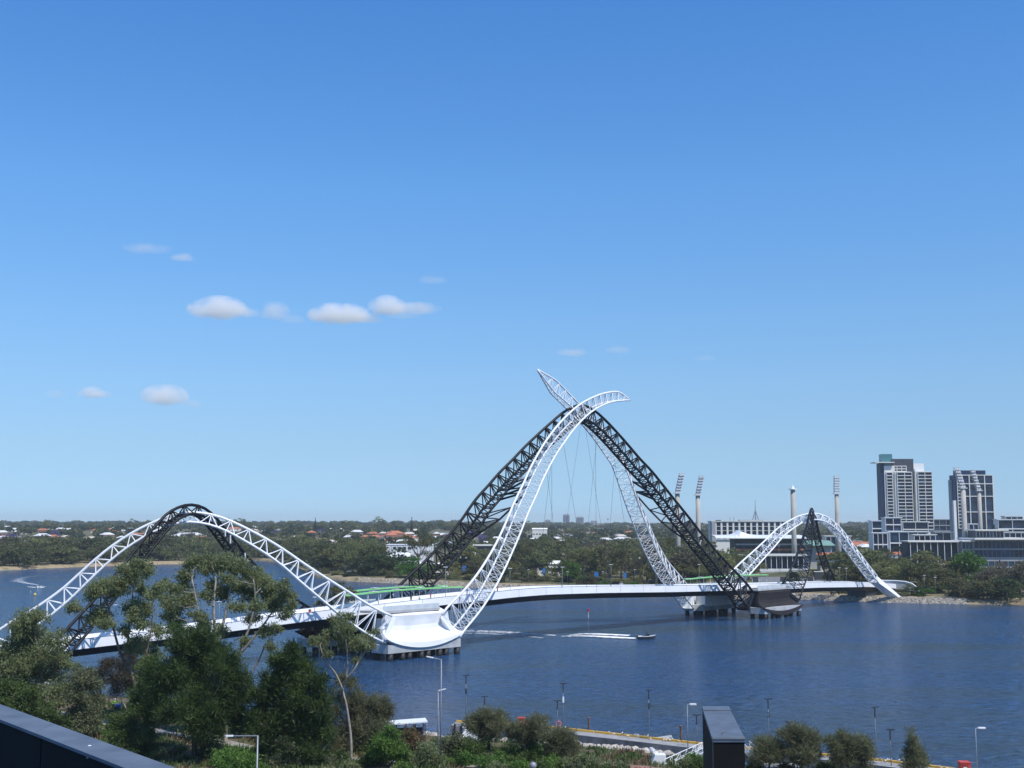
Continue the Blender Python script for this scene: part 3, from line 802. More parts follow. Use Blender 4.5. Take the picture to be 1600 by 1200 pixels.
def ftree(kind, px, r, h, w=None, mt=None, label=None, name=None, seed=None, abs_y=None):
    y = abs_y if abs_y else shore_far(px) + r
    p = at(px, y, 3); z = far_height(px, y) - 0.2
    col = {'brown grey twigs': 'brownish ', 'bright green leaves': 'bright green ', 'purple blossom': 'purple-flowering '}.get(mt.name if mt else '', '')
    base = TONE[kind]
    if col: base = col + {'gum': 'open-crowned tree', 'dense': 'dense tree', 'park': 'broad tree', 'mangrove': 'bushy tree', 'oak': 'she-oak', 'shrub': 'low shrub'}.get(kind, kind)
    lab = label or (('tall ' if h > 15.5 else ('low ' if h < 9 and kind != 'shrub' and 'low' not in base else '')) + base + ' ' + (row_word(y - shore_far(px))) + ' ' + zone(px))
    return place_tree(kind, (p.x, p.y, z), h, w or h * 0.8, lab, None if label else 'trees: ' + lab, seed if seed is not None else R.randint(0, 2), mt, name, 'shrub' if kind == 'shrub' else 'tree')
def belt(x0, x1, n, r0, r1, h0, h1, kinds, wf=0.9, mts=(None,)):
    for i in range(n):
        px = x0 + (x1 - x0) * (i + R.random() * 0.9) / n; h = R.uniform(h0, h1); k = R.choice(kinds); ftree(k, px, R.uniform(r0, r1), h, h * wf * R.uniform(0.85, 1.15), R.choice(mts) if k != 'dense' else None)
# left bay: thick paperbarks back from a sandy strip
belt(-60, 478, 26, 12, 28, 12, 17, ['mangrove', 'mangrove', 'park'], 1.15)
belt(-60, 478, 24, 40, 70, 16, 20, ['mangrove', 'park', 'mangrove'], 1.2, (None, L_OLV))
belt(-60, 470, 20, 110, 200, 17, 20, ['mangrove', 'park'], 1.3)
belt(-60, 600, 16, 260, 420, 15, 19, ['mangrove', 'park'], 1.4, (None, L_BRN))
# the point
belt(492, 600, 7, 34, 60, 14, 19, ['park', 'gum', 'mangrove'], 1.0)
belt(470, 596, 10, 80, 150, 16, 21, ['park', 'gum', 'mangrove'], 1.0)
for x, r, h, w, k, m, lb in ((588, 30, 15, 19, 'dense', None, 'large dark rounded fig tree on the point left of the bright green one'),
                             (622, 50, 18, 22, 'dense', None, 'dark rounded fig tree behind the bright green one on the point'),
                             (650, 26, 13.5, 23, 'dense', L_BRT, 'bright green rounded tree left of the main black arch foot'),
                             (653, 90, 24, 17, 'gum', None, 'tall umbrella-shaped gum in front of the long white warehouse'),
                             (505, 12, 5, 7, 'shrub', L_OAK, 'low olive bush at the waterline where the point begins'),
                             (552, 75, 19, 13, 'gum', None, 'tall gum behind the left end of the point'),
                             (835, 42, 17, 14, 'park', L_GUM, 'large rounded yellow-green tree behind the deck under the left hanger cables'),
                             (892, 30, 11.5, 13, 'park', L_BRT, 'bright green drooping tree beside the tall deck lamp'),
                             (1520, 64, 18, 19, 'dense', L_BRT, 'vivid green rounded tree below the second apartment tower'),
                             (1418, 12, 5.5, 6, 'park', L_GUM, 'small young tree in front of the pale ramp wall'),
                             (1442, 13, 5, 6.5, 'shrub', L_BRT, 'round light green shrub right of the pale ramp wall'),
                             (1500, 9, 10.5, 12, 'mangrove', L_OAK, 'grey-green tree at the right end of the rock revetment'),
                             (1536, 6, 10, 11, 'mangrove', L_OAK, 'olive tree hanging over the water at the right, left of the darkest bush'),
                             (1572, 6, 10.5, 16, 'dense', None, 'dark green bush hanging over the water at the right edge'),
                             (1594, 20, 16, 16, 'park', L_BRN, 'tall brownish tree above the dark bush at the right edge'),
                             (1548, 26, 13, 12, 'park', L_BRN, 'greyish brown tree behind the waterside trees at the right'),
                             (1566, 40, 15, 14, 'park', L_BRN, 'brown-tinged tree in front of the dark glass grandstand'),
                             (1438, 70, 18, 24, 'park', None, 'large spreading olive tree below the tall apartment tower'),
                             (1470, 60, 15, 19, 'park', None, 'large olive tree in front of the long low stand'),
                             (1496, 84, 16, 12, 'dense', None, 'dark tree left of the vivid green rounded tree'),
                             (1122, 60, 18.5, 17, 'park', L_OLV, 'large olive tree right of the black main arch leg in front of the office block'),
                             (1385, 60, 13, 14, 'park', L_DARK, 'dark tree behind the right foot of the small white arch'),
                             (1240, 38, 8.5, 8, 'dense', None, 'dark tree behind the small black arch leg'),
                             (1325, 60, 18, 18, 'park', L_MNG, 'broad olive tree right of the small black arch leg'),
                             (1350, 70, 20, 19, 'park', L_OLV, 'broad olive tree under the falling side of the small white arch'),
                             (775, 40, 14, 9, 'gum', L_BRN, 'reddish brown half-bare tree right of the tall near white arch'),
                             (788, 18, 8, 8, 'park', L_DARK, 'small dark tree at the foot of the reddish brown tree'),
                             (815, 16, 8, 7.5, 'oak', None, 'small she-oak on the bank left of the large yellow-green tree'),
                             (920, 22, 8, 9, 'shrub', L_OAK, 'olive bush between the bright green tree and the first blue banner'),
                             (944, 13, 4, 6, 'shrub', L_BRT, 'small bright shrub right of the first blue banner'),
                             (988, 13, 4.5, 7.5, 'shrub', L_BRT, 'round bright shrub right of the second blue banner'),
                             (1006, 15, 3.5, 6, 'shrub', L_GUM, 'small olive shrub left of the far white arch leg'),
                             (743, 48, 12, 12, 'park', L_GUM, 'rounded olive tree below the dark framed building')):
    ftree(k, x, r, h, w, m, lb)
belt(700, 800, 8, 70, 130, 13, 18, ['park', 'gum', 'mangrove'], 1.0)
belt(800, 1110, 13, 55, 75, 16, 21, ['gum', 'park', 'gum', 'oak'], 0.85, (None, L_OAK, L_BRN))
belt(790, 1110, 16, 85, 140, 16, 23, ['gum', 'park', 'gum'], 0.9, (None, L_OAK, L_GUM))
belt(780, 1100, 14, 170, 300, 16, 21, ['park', 'gum', 'mangrove'], 1.0, (None, L_OAK, L_BRN))
belt(640, 1110, 16, 360, 620, 13, 17, ['park', 'mangrove'], 1.2)
belt(1020, 1130, 5, 35, 50, 9, 12, ['gum', 'park', 'palm'], 0.9)
belt(1110, 1180, 4, 95, 120, 15, 17, ['park', 'gum'], 0.9)
belt(1300, 1420, 7, 90, 150, 13, 17, ['park', 'mangrove'], 1.0)
belt(1320, 1460, 7, 32, 56, 10, 15, ['park', 'mangrove', 'gum'], 1.0)
belt(1450, 1640, 8, 50, 75, 9, 12, ['park', 'mangrove'], 1.1, (None, L_BRN))
belt(690, 1110, 24, 15, 48, 3, 5.5, ['shrub'], 1.6, (L_OLV, L_DARK, L_GUM, L_MNG, L_BRN))
belt(660, 1110, 14, 40, 60, 8, 11, ['park', 'mangrove', 'dense'], 1.1, (None, L_OAK, L_BRN, L_GUM))
belt(500, 690, 9, 12, 34, 3.5, 6, ['shrub'], 1.6, (L_OLV, L_DARK, L_MNG))
belt(1300, 1600, 10, 14, 30, 3.5, 6, ['shrub'], 1.6, (L_OLV, L_DARK, L_MNG))
for x in (1055, 1088, 1062): ftree('palm', x, 60, 10, 9)
for x, yy, h in ((1382, 760, 13), (1405, 770, 13), (1540, 880, 20), (1555, 885, 22), (1547, 900, 16)): ftree('palm' if x < 1500 else 'pine', x, 0, h, h * .8, abs_y=yy)
# suburb: single trees on the skyline and along the hill
for px, yy, h, k in ((20, 1950, 15, 'park'), (70, 2000, 19, 'gum'), (140, 1950, 15, 'park'), (170, 1980, 15, 'park'), (205, 1900, 20, 'gum'), (230, 2000, 18, 'gum'), (260, 2000, 21, 'gum'), (262, 1800, 15, 'mangrove'),
                     (318, 2000, 16, 'mangrove'), (341, 2000, 22, 'pine'), (357, 2000, 22, 'pine'), (374, 1990, 21, 'gum'), (388, 2000, 18, 'park'), (425, 1980, 17, 'park'), (452, 1950, 19, 'mangrove'),
                     (492, 1700, 24, 'pine'), (505, 2000, 17, 'park'), (540, 2000, 17, 'gum'), (550, 2000, 18, 'park'), (590, 2000, 24, 'gum'), (600, 1990, 20, 'park'), (617, 2000, 19, 'park'), (643, 1650, 26, 'pine'),
                     (660, 2000, 18, 'park'), (668, 2000, 19, 'dense'), (690, 2000, 18, 'gum'), (705, 2000, 18, 'park'), (755, 2100, 26, 'pine'), (772, 2100, 19, 'park'), (826, 2050, 21, 'gum'), (835, 2100, 18, 'park'), (1372, 1500, 18, 'park'), (1394, 1500, 16, 'park'), (1360, 1400, 14, 'park')):
    ftree(k, px, 0, h, h * (0.9 if k != 'pine' else 0.35), abs_y=yy)
# the suburb's tree cover, nobody could count it
b_pts = []
def suburb_wood():
    g = np.random.default_rng(5); groups = {0: [], 1: [], 2: []}
    for i in range(2300):
        px = g.uniform(-120, 1720); y = 1150 + (4600 - 1150) * g.random() ** 1.5
        if px > 1380 and y < 1400: continue
        p = at(px, y, 10); z = far_height(px, y); h = g.uniform(4, 8) + y * 0.0006; w = h * g.uniform(0.45, 0.75) * (1 + y / 3000)
        groups[int(g.integers(0, 3))].append(((p.x, p.y, z + h * 0.5), w, h))
    A = []; idx = []
    for gi, L in groups.items():
        for c, w, h in L:
            n = 46
            d = g.normal(size=(n, 3)); d /= np.linalg.norm(d, axis=1)[:, None]; d[:, 2] = np.abs(d[:, 2]) * 1.1 - 0.35
            rad = 0.65 + 0.4 * g.random(n); q = np.array(c) + d * rad[:, None] * np.array([w, w, h * 0.55])
            s = w * 0.42; a = g.normal(size=(n, 3)); a /= np.linalg.norm(a, axis=1)[:, None]; b = np.cross(a, g.normal(size=(n, 3))); b /= np.linalg.norm(b, axis=1)[:, None]
            A.append(np.stack([q - a * s, q + b * s * .7, q + a * s, q - b * s * .7], 1).reshape(-1, 3)); idx += [gi] * n
    A = np.concatenate(A); n = len(A) // 4
    me = bpy.data.meshes.new('suburb_trees'); me.vertices.add(len(A)); me.vertices.foreach_set('co', A.astype('f').ravel())
    me.loops.add(len(A)); me.loops.foreach_set('vertex_index', np.arange(len(A), dtype='i')); me.polygons.add(n); me.polygons.foreach_set('loop_start', np.arange(n, dtype='i') * 4)
    try: me.polygons.foreach_set('loop_total', np.full(n, 4, dtype='i'))
    except Exception: pass
    for m in (L_OLV, L_DARK, L_MNG): me.materials.append(m)
    me.polygons.foreach_set('material_index', np.array(idx, dtype='i')); me.update(calc_edges=True)
    o = link('suburb_tree_cover', me); tag(o, kind='stuff')
suburb_wood()

# ---- houses
ROOFS = {'white': mat('white metal roof', (0.66, 0.67, 0.68), 0.5, 0, 0.1, 0.2), 'orange tiled': mat('orange tile roof', (0.42, 0.15, 0.08), 0.8, 0, 0.15, 0.3),
         'grey': mat('grey tile roof', (0.20, 0.21, 0.23), 0.8, 0, 0.15, 0.3), 'cream': mat('cream roof', (0.55, 0.50, 0.42), 0.7, 0, 0.12, 0.3)}
HW = [mat('cream render', (0.52, 0.47, 0.38), 0.85, 0, 0.08, 0.3), mat('brick house wall', (0.26, 0.15, 0.11), 0.85, 0, 0.12, 0.5), mat('white render', (0.66, 0.66, 0.64), 0.8, 0, 0.06, 0.3)]
HM = {}
def house(px, y, rc, s=1.0, lab=None):
    p = at(px, y, 8); z = far_height(px, y); v = R.randint(0, 2)
    if (rc, v) not in HM:
        w, d, hh = (9, 6, 3.2) if v == 0 else ((7, 5, 5.2) if v == 1 else (11, 5, 3.0))
        wb = MB().box((0, 0, hh / 2 - 1), (w * .92, d * .92, hh / 2 + 1)); rb_ = MB(); rh = 2.4
        a = [(-w, -d, hh + .05), (w, -d, hh + .05), (w, d, hh + .05), (-w, d, hh + .05)]; r0 = (-w * .5, 0, hh + rh); r1 = (w * .5, 0, hh + rh)
        rb_.poly([a[0], a[1], r1, r0]); rb_.poly([a[1], a[2], r1]); rb_.poly([a[2], a[3], r0, r1]); rb_.poly([a[3], a[0], r0]); rb_.poly([a[3], a[2], a[1], a[0]])
        gb = MB()
        for k in (-0.6, -0.1, 0.45): gb.box((w * k, -d * .93, hh * .55), (0.8, 0.05, 0.6))
        HM[(rc, v)] = (wb.mesh('house_wall', HW[v]), rb_.mesh('house_roof', ROOFS[rc]), gb.mesh('house_windows', GLASS))
    o = bpy.data.objects.new('house', None); COL.objects.link(o); o.location = (p.x, p.y, z); o.scale = (s, s, s); o.rotation_euler = (0, 0, R.choice((0, 0.3, -0.4, 0.8, 1.57)))
    lb = lab or ('house with %s roof on the hillside %s' % (rc, zone(px))); tag(o, lb, 'house', None if lab else 'houses: ' + lb)
    for nm, me in zip(('wall', 'roof', 'windows'), HM[(rc, v)]):
        c = bpy.data.objects.new(nm, me); COL.objects.link(c); c.parent = o
        if nm == 'windows': c['kind'] = 'stuff'
for i in range(190):
    px = R.uniform(-10, 1010) if i < 145 else R.uniform(1235, 1400); y = R.uniform(1280, 1980) if i < 145 else R.uniform(1000, 1500)
    house(px, y, R.choices(['white', 'orange tiled', 'grey', 'cream'], [5, 2.5, 2.2, 1.5])[0], R.uniform(0.75, 1.15))
for px, y, rc, s, lb in ((295, 1500, 'white', 1.9, 'large white-roofed house seen under the top of the small left arches'), (315, 1480, 'orange tiled', 1.0, 'orange-roofed house right of the large white-roofed house on the hill'),
                         (66, 1450, 'white', 1.3, 'wide white-roofed house above the trees at the far left'), (107, 1350, 'white', 1.0, 'white house low on the hill at the far left'),
                         (617, 1500, 'orange tiled', 1.5, 'row house with broad orange roof left of the tall dark pine'), (602, 1380, 'orange tiled', 1.1, 'orange-roofed house below the broad orange roof'),
                         (637, 1480, 'orange tiled', 1.2, 'orange-roofed house with white wall beside the tall dark pine'), (585, 1500, 'orange tiled', 1.0, 'leftmost orange-roofed house above the point'),
                         (1068, 1300, 'orange tiled', 1.0, 'orange-roofed house between the two left light towers'), (1255, 1150, 'orange tiled', 1.5, 'orange-roofed house right of the tall lone column'),
                         (1340, 1020, 'orange tiled', 1.6, 'orange-roofed house left of the white terrace flats'), (1400, 840, 'orange tiled', 0.75, 'small house with orange hipped roof below the apartment tower')):
    house(px, y, rc, s, lb)
for i, (px, y) in enumerate(((18, 1500), (85, 1620), (430, 1600), (500, 1700), (735, 1600), (752, 1450), (1058, 1500))):
    ftree('dense', px, 0, 10, 12, L_PUR, None, 'jacaranda_tree', abs_y=y)
# ------------------------------------------------------------------ buildings
CREAM = mat('cream concrete', (0.70, 0.69, 0.64), 0.8, 0, 0.05, 0.1)
WREN = mat('white rendered wall', (0.74, 0.75, 0.75), 0.75, 0, 0.05, 0.1)
GREYW = mat('grey wall', (0.33, 0.34, 0.36), 0.7, 0, 0.06, 0.1)
NAVY = mat('dark blue glazed wall', (0.014, 0.034, 0.085), 0.5, 0, 0.12, 0.1, spec=0.2)
TEAL = mat('teal glazed box', (0.07, 0.20, 0.23), 0.25, 0, 0.1, 0.1)
DKCL = mat('dark grey cladding', (0.05, 0.055, 0.07), 0.5, 0, 0.1, 0.2)
PANE = MB().box((0.5, 0, 0.5), (0.5, 0.05, 0.5)).mesh('pane', GLASS)
SLB = {}
def boxm(m):
    if m.name not in SLB: SLB[m.name] = MB().box((0.5, 0, 0.5), (0.5, 0.5, 0.5)).mesh('bar', m)
    return SLB[m.name]
def blk(px0, px1, y, z0, ytop, depth, m, root, name='wall', yaw=0.0, ztop=None):
    a = at(px0, y, z0); b = at(px1, y, z0); zt = ztop if ztop is not None else pd((px0 + px1) / 2, ytop, y).z
    w = b.x - a.x; cx, cy = (a.x + b.x) / 2, y + depth / 2
    MB().box((cx, cy, (z0 + zt) / 2), (w / 2, depth / 2, (zt - z0) / 2)).build(name, m, root)
    return a.x, b.x, zt
def facade(root, x0, x1, y, z0, z1, nx, ny, frame, slab=0.6, fin=0.5, proud=0.9, panes=True, hgap=0.0):
    # windows in front of a wall, storey slabs and fins standing proud of them
    dx = (x1 - x0) / nx; dz = (z1 - z0) / ny
    bm = boxm(frame)
    for j in range(ny + 1):
        link('floor_slab', bm, root, Matrix.Translation((x0 - fin / 2, y - proud / 2, z0 + j * dz - slab / 2)) @ Matrix.Diagonal((x1 - x0 + fin, proud + 0.1, slab, 1)))
    for i in range(nx + 1):
        link('column', bm, root, Matrix.Translation((x0 + i * dx - fin / 2, y - proud / 2 - 0.02, z0 - 0.1)) @ Matrix.Diagonal((fin, proud + 0.2, z1 - z0 + 0.2, 1)))
    if panes:
        for i in range(nx):
            for j in range(ny):
                link('window', PANE, root, Matrix.Translation((x0 + i * dx + fin / 2 + hgap, y - 0.06, z0 + j * dz + slab / 2)) @ Matrix.Diagonal((dx - fin - 2 * hgap, 1, dz - slab, 1)))
def bthing(name, px, y, label, cat='building'):
    p = at(px, y, 8); return thing(name, (p.x, p.y, far_height(px, y)), label, cat)

# apartment tower 1
D = 1050; t = bthing('apartment_tower', 1415, D, 'tall white and blue apartment tower with teal box on its roof', 'apartment tower'); z0 = 6
blk(1380, 1387, D + 3, z0, 724, 11, NAVY, t, 'stair_wing'); blk(1379.5, 1396, D + 4, z0 + 50, 709.5, 8, TEAL, t, 'roof_box'); 
p = pd(1382, 722.5, D); MB().box((p.x, D + 6, p.z), (8.6, 7, 0.35)).build('roof_blade', CREAM, t)
blk(1395, 1429, D + 3, z0 + 50, 717, 14, DKCL, t, 'plant_room')
x0, x1, zt = blk(1386, 1402.5, D + 2, z0, 728, 9, CREAM, t); facade(t, *[at(v, D + 1.9, 40).x for v in (1387, 1396)], D + 1.9, pd(1390, 809, D).z, pd(1390, 738, D).z, 1, 14, CREAM, fin=.35)
x0, x1, zt = blk(1402.5, 1427, D, z0, 737, 14, CREAM, t); facade(t, at(1403.5, D, 40).x, at(1426.5, D, 40).x, D - 0.1, pd(1400, 822, D).z, zt - 0.5, 2, 16, CREAM, fin=.4)
blk(1386.5, 1428, D + 4, zt - 2, 727, 14, CREAM, t, 'penthouse'); facade(t, at(1390, D, 60).x, at(1419, D, 60).x, D + 3.9, zt + 0.3, pd(1400, 728, D).z, 4, 2, CREAM)
blk(1427, 1434.5, D + 4, z0, 733, 16, GREYW, t, 'recess_wall'); blk(1427, 1444, D + 5, zt - 1, 724, 10, WREN, t, 'lift_overrun')
x0, x1, zt = blk(1434.5, 1457.5, D - 1, z0, 736.5, 20, CREAM, t); facade(t, at(1435.3, D, 40).x, at(1457.2, D, 40).x, D - 1.1, pd(1440, 827, D).z, zt - 0.5, 2, 17, CREAM, fin=.4)
# apartment tower 2
D = 1100; t = bthing('apartment_tower', 1522, D, 'second apartment tower with broad dark glass bays behind two leaning floodlight heads', 'apartment tower'); z0 = 6
blk(1489.5, 1494, D + 3, z0, 750, 6, GREYW, t, 'side_wing'); blk(1494, 1541, D + 3, z0 + 55, 735, 6, NAVY, t, 'plant_room')
x0, x1, zt = blk(1493.5, 1553, D, z0, 742.5, 9, NAVY, t); xs = [at(v, D, 40).x for v in (1497, 1505, 1516, 1528, 1540, 1552.8)]
facade(t, xs[0], xs[1], D - 0.1, z0 + 20, pd(1500, 750, D).z, 1, 14, CREAM)
zs = [z0 + 10, pd(1520, 800, D).z, pd(1520, 775.5, D).z, pd(1520, 756, D).z, zt]
for k in range(4):
    for i in range(2, 5):
        ny = 4 if k < 3 else 2
        facade(t, xs[i], xs[i + 1], D - 0.1, zs[k], zs[k + 1], 1, ny, DKCL, 0.2, 0.2, 0.2)
for zz in zs: link('floor_slab', boxm(CREAM), t, Matrix.Translation((xs[1] - 1, D - 0.6, zz - .3)) @ Matrix.Diagonal((xs[5] - xs[1] + 1.4, 1.0, 0.7, 1)))
for xx in xs[1:]: link('column', boxm(CREAM), t, Matrix.Translation((xx - .35, D - 0.62, z0 + 10)) @ Matrix.Diagonal((0.7, 1.04, zt - z0 - 10, 1)))
blk(1493, 1497, D - 1, z0, 782, 4, WREN, t, 'side_panel')
# terrace flats in front of the towers
def flats(px0, px1, ytop, D, nx, ny, zb, label, m=WREN, name='apartment_block', depth=8):
    t = bthing(name, (px0 + px1) / 2, D, label); x0, x1, zt = blk(px0, px1, D, zb, ytop, depth, m, t)
    facade(t, x0 + 0.4, x1 - 0.4, D - 0.1, zb + (zt - zb) * 0.08, zt - 0.2, nx, ny, m, 0.8, 0.3, 0.9)
    MB().box(((x0 + x1) / 2, D + depth / 2 - 0.5, zt + 0.25), ((x1 - x0) / 2 + 0.8, depth / 2 + 0.9, 0.24)).build('roof', m, t)
    return t
flats(1363, 1384, 814, 930, 1, 4, 8, 'white terrace flats left of the tall apartment tower')
flats(1384, 1410, 809, 900, 2, 5, 8, 'white framed flats with deep balconies at the foot of the tall tower')
flats(1411, 1452, 815.5, 920, 2, 4, 8, 'flats with overhanging white roof under the right half of the tall tower', CREAM)
flats(1390, 1450, 831, 860, 4, 2, 8, 'long low white flats in front of the tall tower')
flats(1364, 1388, 833, 850, 3, 2, 7, 'low white flats at the left foot of the tall tower')
flats(1428, 1463, 836, 830, 4, 1, 9, 'cream low building with small dark windows right of the orange hipped roof', CREAM)
flats(1458, 1490, 812, 1200, 3, 4, 10, 'long grey building between the two towers', GREYW)
flats(1461, 1487, 832, 900, 2, 2, 9, 'low grey building between the two towers in front', GREYW)
flats(1514, 1530, 819, 950, 2, 2, 12, 'small white building at the foot of the second tower')
flats(1560, 1606, 812, 980, 2, 3, 10, 'white flats with flat roof at the right edge behind the pines')
flats(1572, 1600, 807, 1060, 3, 2, 14, 'upper white block behind the flats at the right edge')
flats(1560, 1606, 832, 880, 5, 1, 8, 'low brown building below the flats at the right edge', CREAM)
flats(1290, 1330, 838, 900, 5, 1, 5, 'low building with pale roof behind the small black arch leg', CREAM)
# hospital-like office block
D = 1000; t = bthing('office_block', 1170, D, 'long cream office block with a grid of tall bays behind the cricket stand', 'office building')
x0, x1, zt = blk(1113, 1230, D, 6, 815, 18, CREAM, t); facade(t, x0 + 3, x1, D - 0.1, zt - 14.5, zt - 0.4, 12, 4, CREAM, 0.35, 1.5, 0.8)
blk(1113, 1119, D - 2, 6, 814.5, 8, GREYW, t, 'stair_tower'); x0_ = blk(1156, 1193, D + 6, zt - 1, 812, 8, GREYW, t, 'plant_room'); blk(1119, 1127, D + 6, zt - 1, 812.5, 4, DKCL, t, 'roof_unit')
MB().box(((x0 + x1) / 2, D + 8.5, zt + 0.3), ((x1 - x0) / 2 + 0.7, 10.2, 0.29)).build('roof', CREAM, t)
# spire
p = at(1181, 1500, 20); t = thing('spire', (p.x, p.y, 20), 'thin pointed steel spire with splayed legs above the office block', 'spire'); zt = pd(1181, 780, 1500).z
MB().tube([(p.x, p.y, 30), (p.x, p.y, zt - 14), (p.x, p.y, zt)], [0.8, 0.5, 0.15], 6).build('mast', GALV, t)
for s in (-1, 1): MB().tube([(p.x + s * 5, p.y, 30), (p.x + s * 0.5, p.y, zt - 15)], [0.55, 0.4], 5).build('leg', GALV, t)
# cricket stand with white roof
STRIPE = mat('white painted railings', (0.62, 0.63, 0.60), 0.6, 0, 0.05, 0.4)
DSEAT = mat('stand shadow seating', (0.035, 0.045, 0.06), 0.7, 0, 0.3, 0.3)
D = 800; t = bthing('grandstand', 1190, D, 'cricket grandstand with long white curved roof behind the small white arch', 'grandstand')
x0, x1 = at(1150, D, 10).x, at(1262, D, 10).x; zt = pd(1190, 841, D).z
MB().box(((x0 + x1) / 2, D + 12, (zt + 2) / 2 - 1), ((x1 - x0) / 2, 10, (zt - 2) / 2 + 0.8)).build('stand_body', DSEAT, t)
rows_ = []
xa, xb = at(1120, D - 4, 18).x, at(1262, D - 4, 18).x
for k in range(25):
    f = k / 24; x = lerp(xa, xb, f); hump = 2.2 * math.exp(-((f - 0.30) / 0.045) ** 2) + 1.2 * math.exp(-((f - 0.34) / 0.10) ** 2)
    rows_.append([(x, D - 6 + 4 * (1 - f), zt - 0.2), (x, D - 6 + 4 * (1 - f), zt + 0.3), (x, D + 4, zt + 1.4 + hump * 0.9), (x, D + 18, zt + 2.0 + hump), (x, D + 26, zt + 0.9)])
MB().grid(rows_).build('white_roof', WHITE, t)
for k in range(3): MB().box(((x0 + x1) / 2, D + 1.2 - 0.6 * (2 - k), zt - 4 - k * 3.4), ((x1 - x0) / 2, 0.4, 0.5)).build('balcony_front', [GREYW, ROOFS['orange tiled'], STRIPE][k], t)
D = 700; t = bthing('low_stand', 1215, D, 'low open stand with striped white fascia beside the oval behind the small right arches', 'grandstand')
x0, x1 = at(1186, D, 6).x, at(1262, D, 6).x; z1_ = pd(1220, 867.5, D).z
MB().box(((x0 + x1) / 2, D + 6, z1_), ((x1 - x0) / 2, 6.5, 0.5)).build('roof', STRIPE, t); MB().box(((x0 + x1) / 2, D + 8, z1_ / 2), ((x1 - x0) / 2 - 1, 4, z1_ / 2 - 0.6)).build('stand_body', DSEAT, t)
for k in range(9): x = lerp(x0, x1, (k + 0.3) / 9); MB().tube([(x, D + 0.5, 1.5), (x, D + 0.5, z1_)], 0.18, 5).build('post', WHITE, t)
MB().box(((x0 + x1) / 2, D - 1.5, 4.2), ((x1 - x0) / 2, 0.3, 1.0)).build('front_rail', STRIPE, t)
for j in range(3): MB().box(((x0 + x1) / 2, D - 2.5 - j * 1.1, 3.6 - j * 0.45), ((x1 - x0) / 2, 0.5, 0.5)).build('terrace_step', CONC, t)
# green roof stand
D = 720; t = bthing('green_roof_stand', 1285, D, 'stand with pale green sloping roof right of the small black arch', 'grandstand')
x0, x1 = at(1262, D, 10).x, at(1306, D, 10).x; za = pd(1285, 852, D).z; zc = pd(1285, 845, D).z
GRF = mat('pale green metal roof', (0.20, 0.34, 0.27), 0.5, 0, 0.08, 0.3)
MB().hexa([(x0, D, za - .3), (x1, D, za - .3), (x1, D + 14, zc - .3), (x0, D + 14, zc - .3), (x0, D, za), (x1, D, za), (x1, D + 14, zc), (x0, D + 14, zc)]).build('roof', GRF, t)
MB().box(((x0 + x1) / 2, D + 9, za / 2), ((x1 - x0) / 2 - 1, 4.5, za / 2 - 0.5)).build('stand_body', GREYW, t)
D = 700; t = bthing('pavilion', 1303, D, 'low pavilion with red-orange roof under the small right arches'); x0, x1 = at(1281, D, 6).x, at(1325, D, 6).x; za = pd(1300, 871, D).z
MB().hexa([(x0, D, za - .1), (x1, D, za - .1), (x1, D + 9, za + 2.2), (x0, D + 9, za + 2.2), (x0, D, za + .2), (x1, D, za + .2), (x1 - 2, D + 9, za + 2.6), (x0 + 2, D + 9, za + 2.6)]).build('roof', ROOFS['orange tiled'], t)
MB().box(((x0 + x1) / 2, D + 5, za / 2 + 1), ((x1 - x0) / 2 - .6, 3.8, za / 2 - 1.2)).build('wall', HW[0], t)
# right-hand big glass grandstand and long low stand
D = 740; t = bthing('glass_grandstand', 1560, D, 'large dark glass grandstand with pale roof slab at the right edge', 'grandstand'); z0 = 3
x0, x1, zt = blk(1522, 1606, D, z0, 843, 24, GREYW, t); facade(t, x0 + .5, x1, D - .1, zt - 11, zt - .6, 12, 2, GREYW, 0.8, 0.12, 0.4); facade(t, x0 + .5, x1, D - .1, z0 + 1.5, z0 + 5.5, 8, 1, GREYW, 0.8, 0.3, 0.4)
MB().box(((x0 + x1) / 2 + 1, D + 9, zt + .45), ((x1 - x0) / 2 + 2, 15, .44)).build('roof', CREAM, t)
x0, x1, zt2 = blk(1524, 1569, D + 6, zt, 829, 12, DKCL, t, 'roof_storey'); facade(t, x0 + .5, x1 - .5, D + 5.9, zt + 1.2, zt2 - .4, 8, 1, GREYW, 0.3, 0.25, 0.3)
MB().box(((x0 + x1) / 2, D + 10, zt2 + .3), ((x1 - x0) / 2 + 1.4, 8, .29)).build('canopy_slab', CREAM, t)
D = 745; t = bthing('long_stand', 1470, D, 'long low stand with dark seating and pale striped roof left of the glass grandstand', 'grandstand')
x0, x1 = at(1418, D, 10).x, at(1503, D, 10).x; zt = pd(1460, 846, D).z
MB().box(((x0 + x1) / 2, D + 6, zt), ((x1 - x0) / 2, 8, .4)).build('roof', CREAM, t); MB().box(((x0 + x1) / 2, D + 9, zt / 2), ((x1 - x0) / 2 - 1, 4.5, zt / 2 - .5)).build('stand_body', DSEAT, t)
for k in range(8): x = lerp(x0, x1, (k + .4) / 8); MB().tube([(x, D - 1, 2.5), (x, D - 1, zt - .3)], .2, 5).build('post', WREN, t)
MB().box(((x0 + x1) / 2, D - 2.2, 6.4), ((x1 - x0) / 2, .3, .8)).build('front_wall', CREAM, t)
D = 742; t = bthing('stand_annex', 1512, D, 'grey annex with bright white roof edge joining the long stand and the glass grandstand')
x0, x1, zt = blk(1503.5, 1521.5, D, 3, 846, 18, GREYW, t); facade(t, x0 + .3, x1 - .3, D - .1, 6, zt - .4, 3, 3, GREYW, .8, .3, .4); MB().box(((x0 + x1) / 2, D + 6, zt + .35), ((x1 - x0) / 2 + .5, 9, .34)).build('roof', WHITE, t)
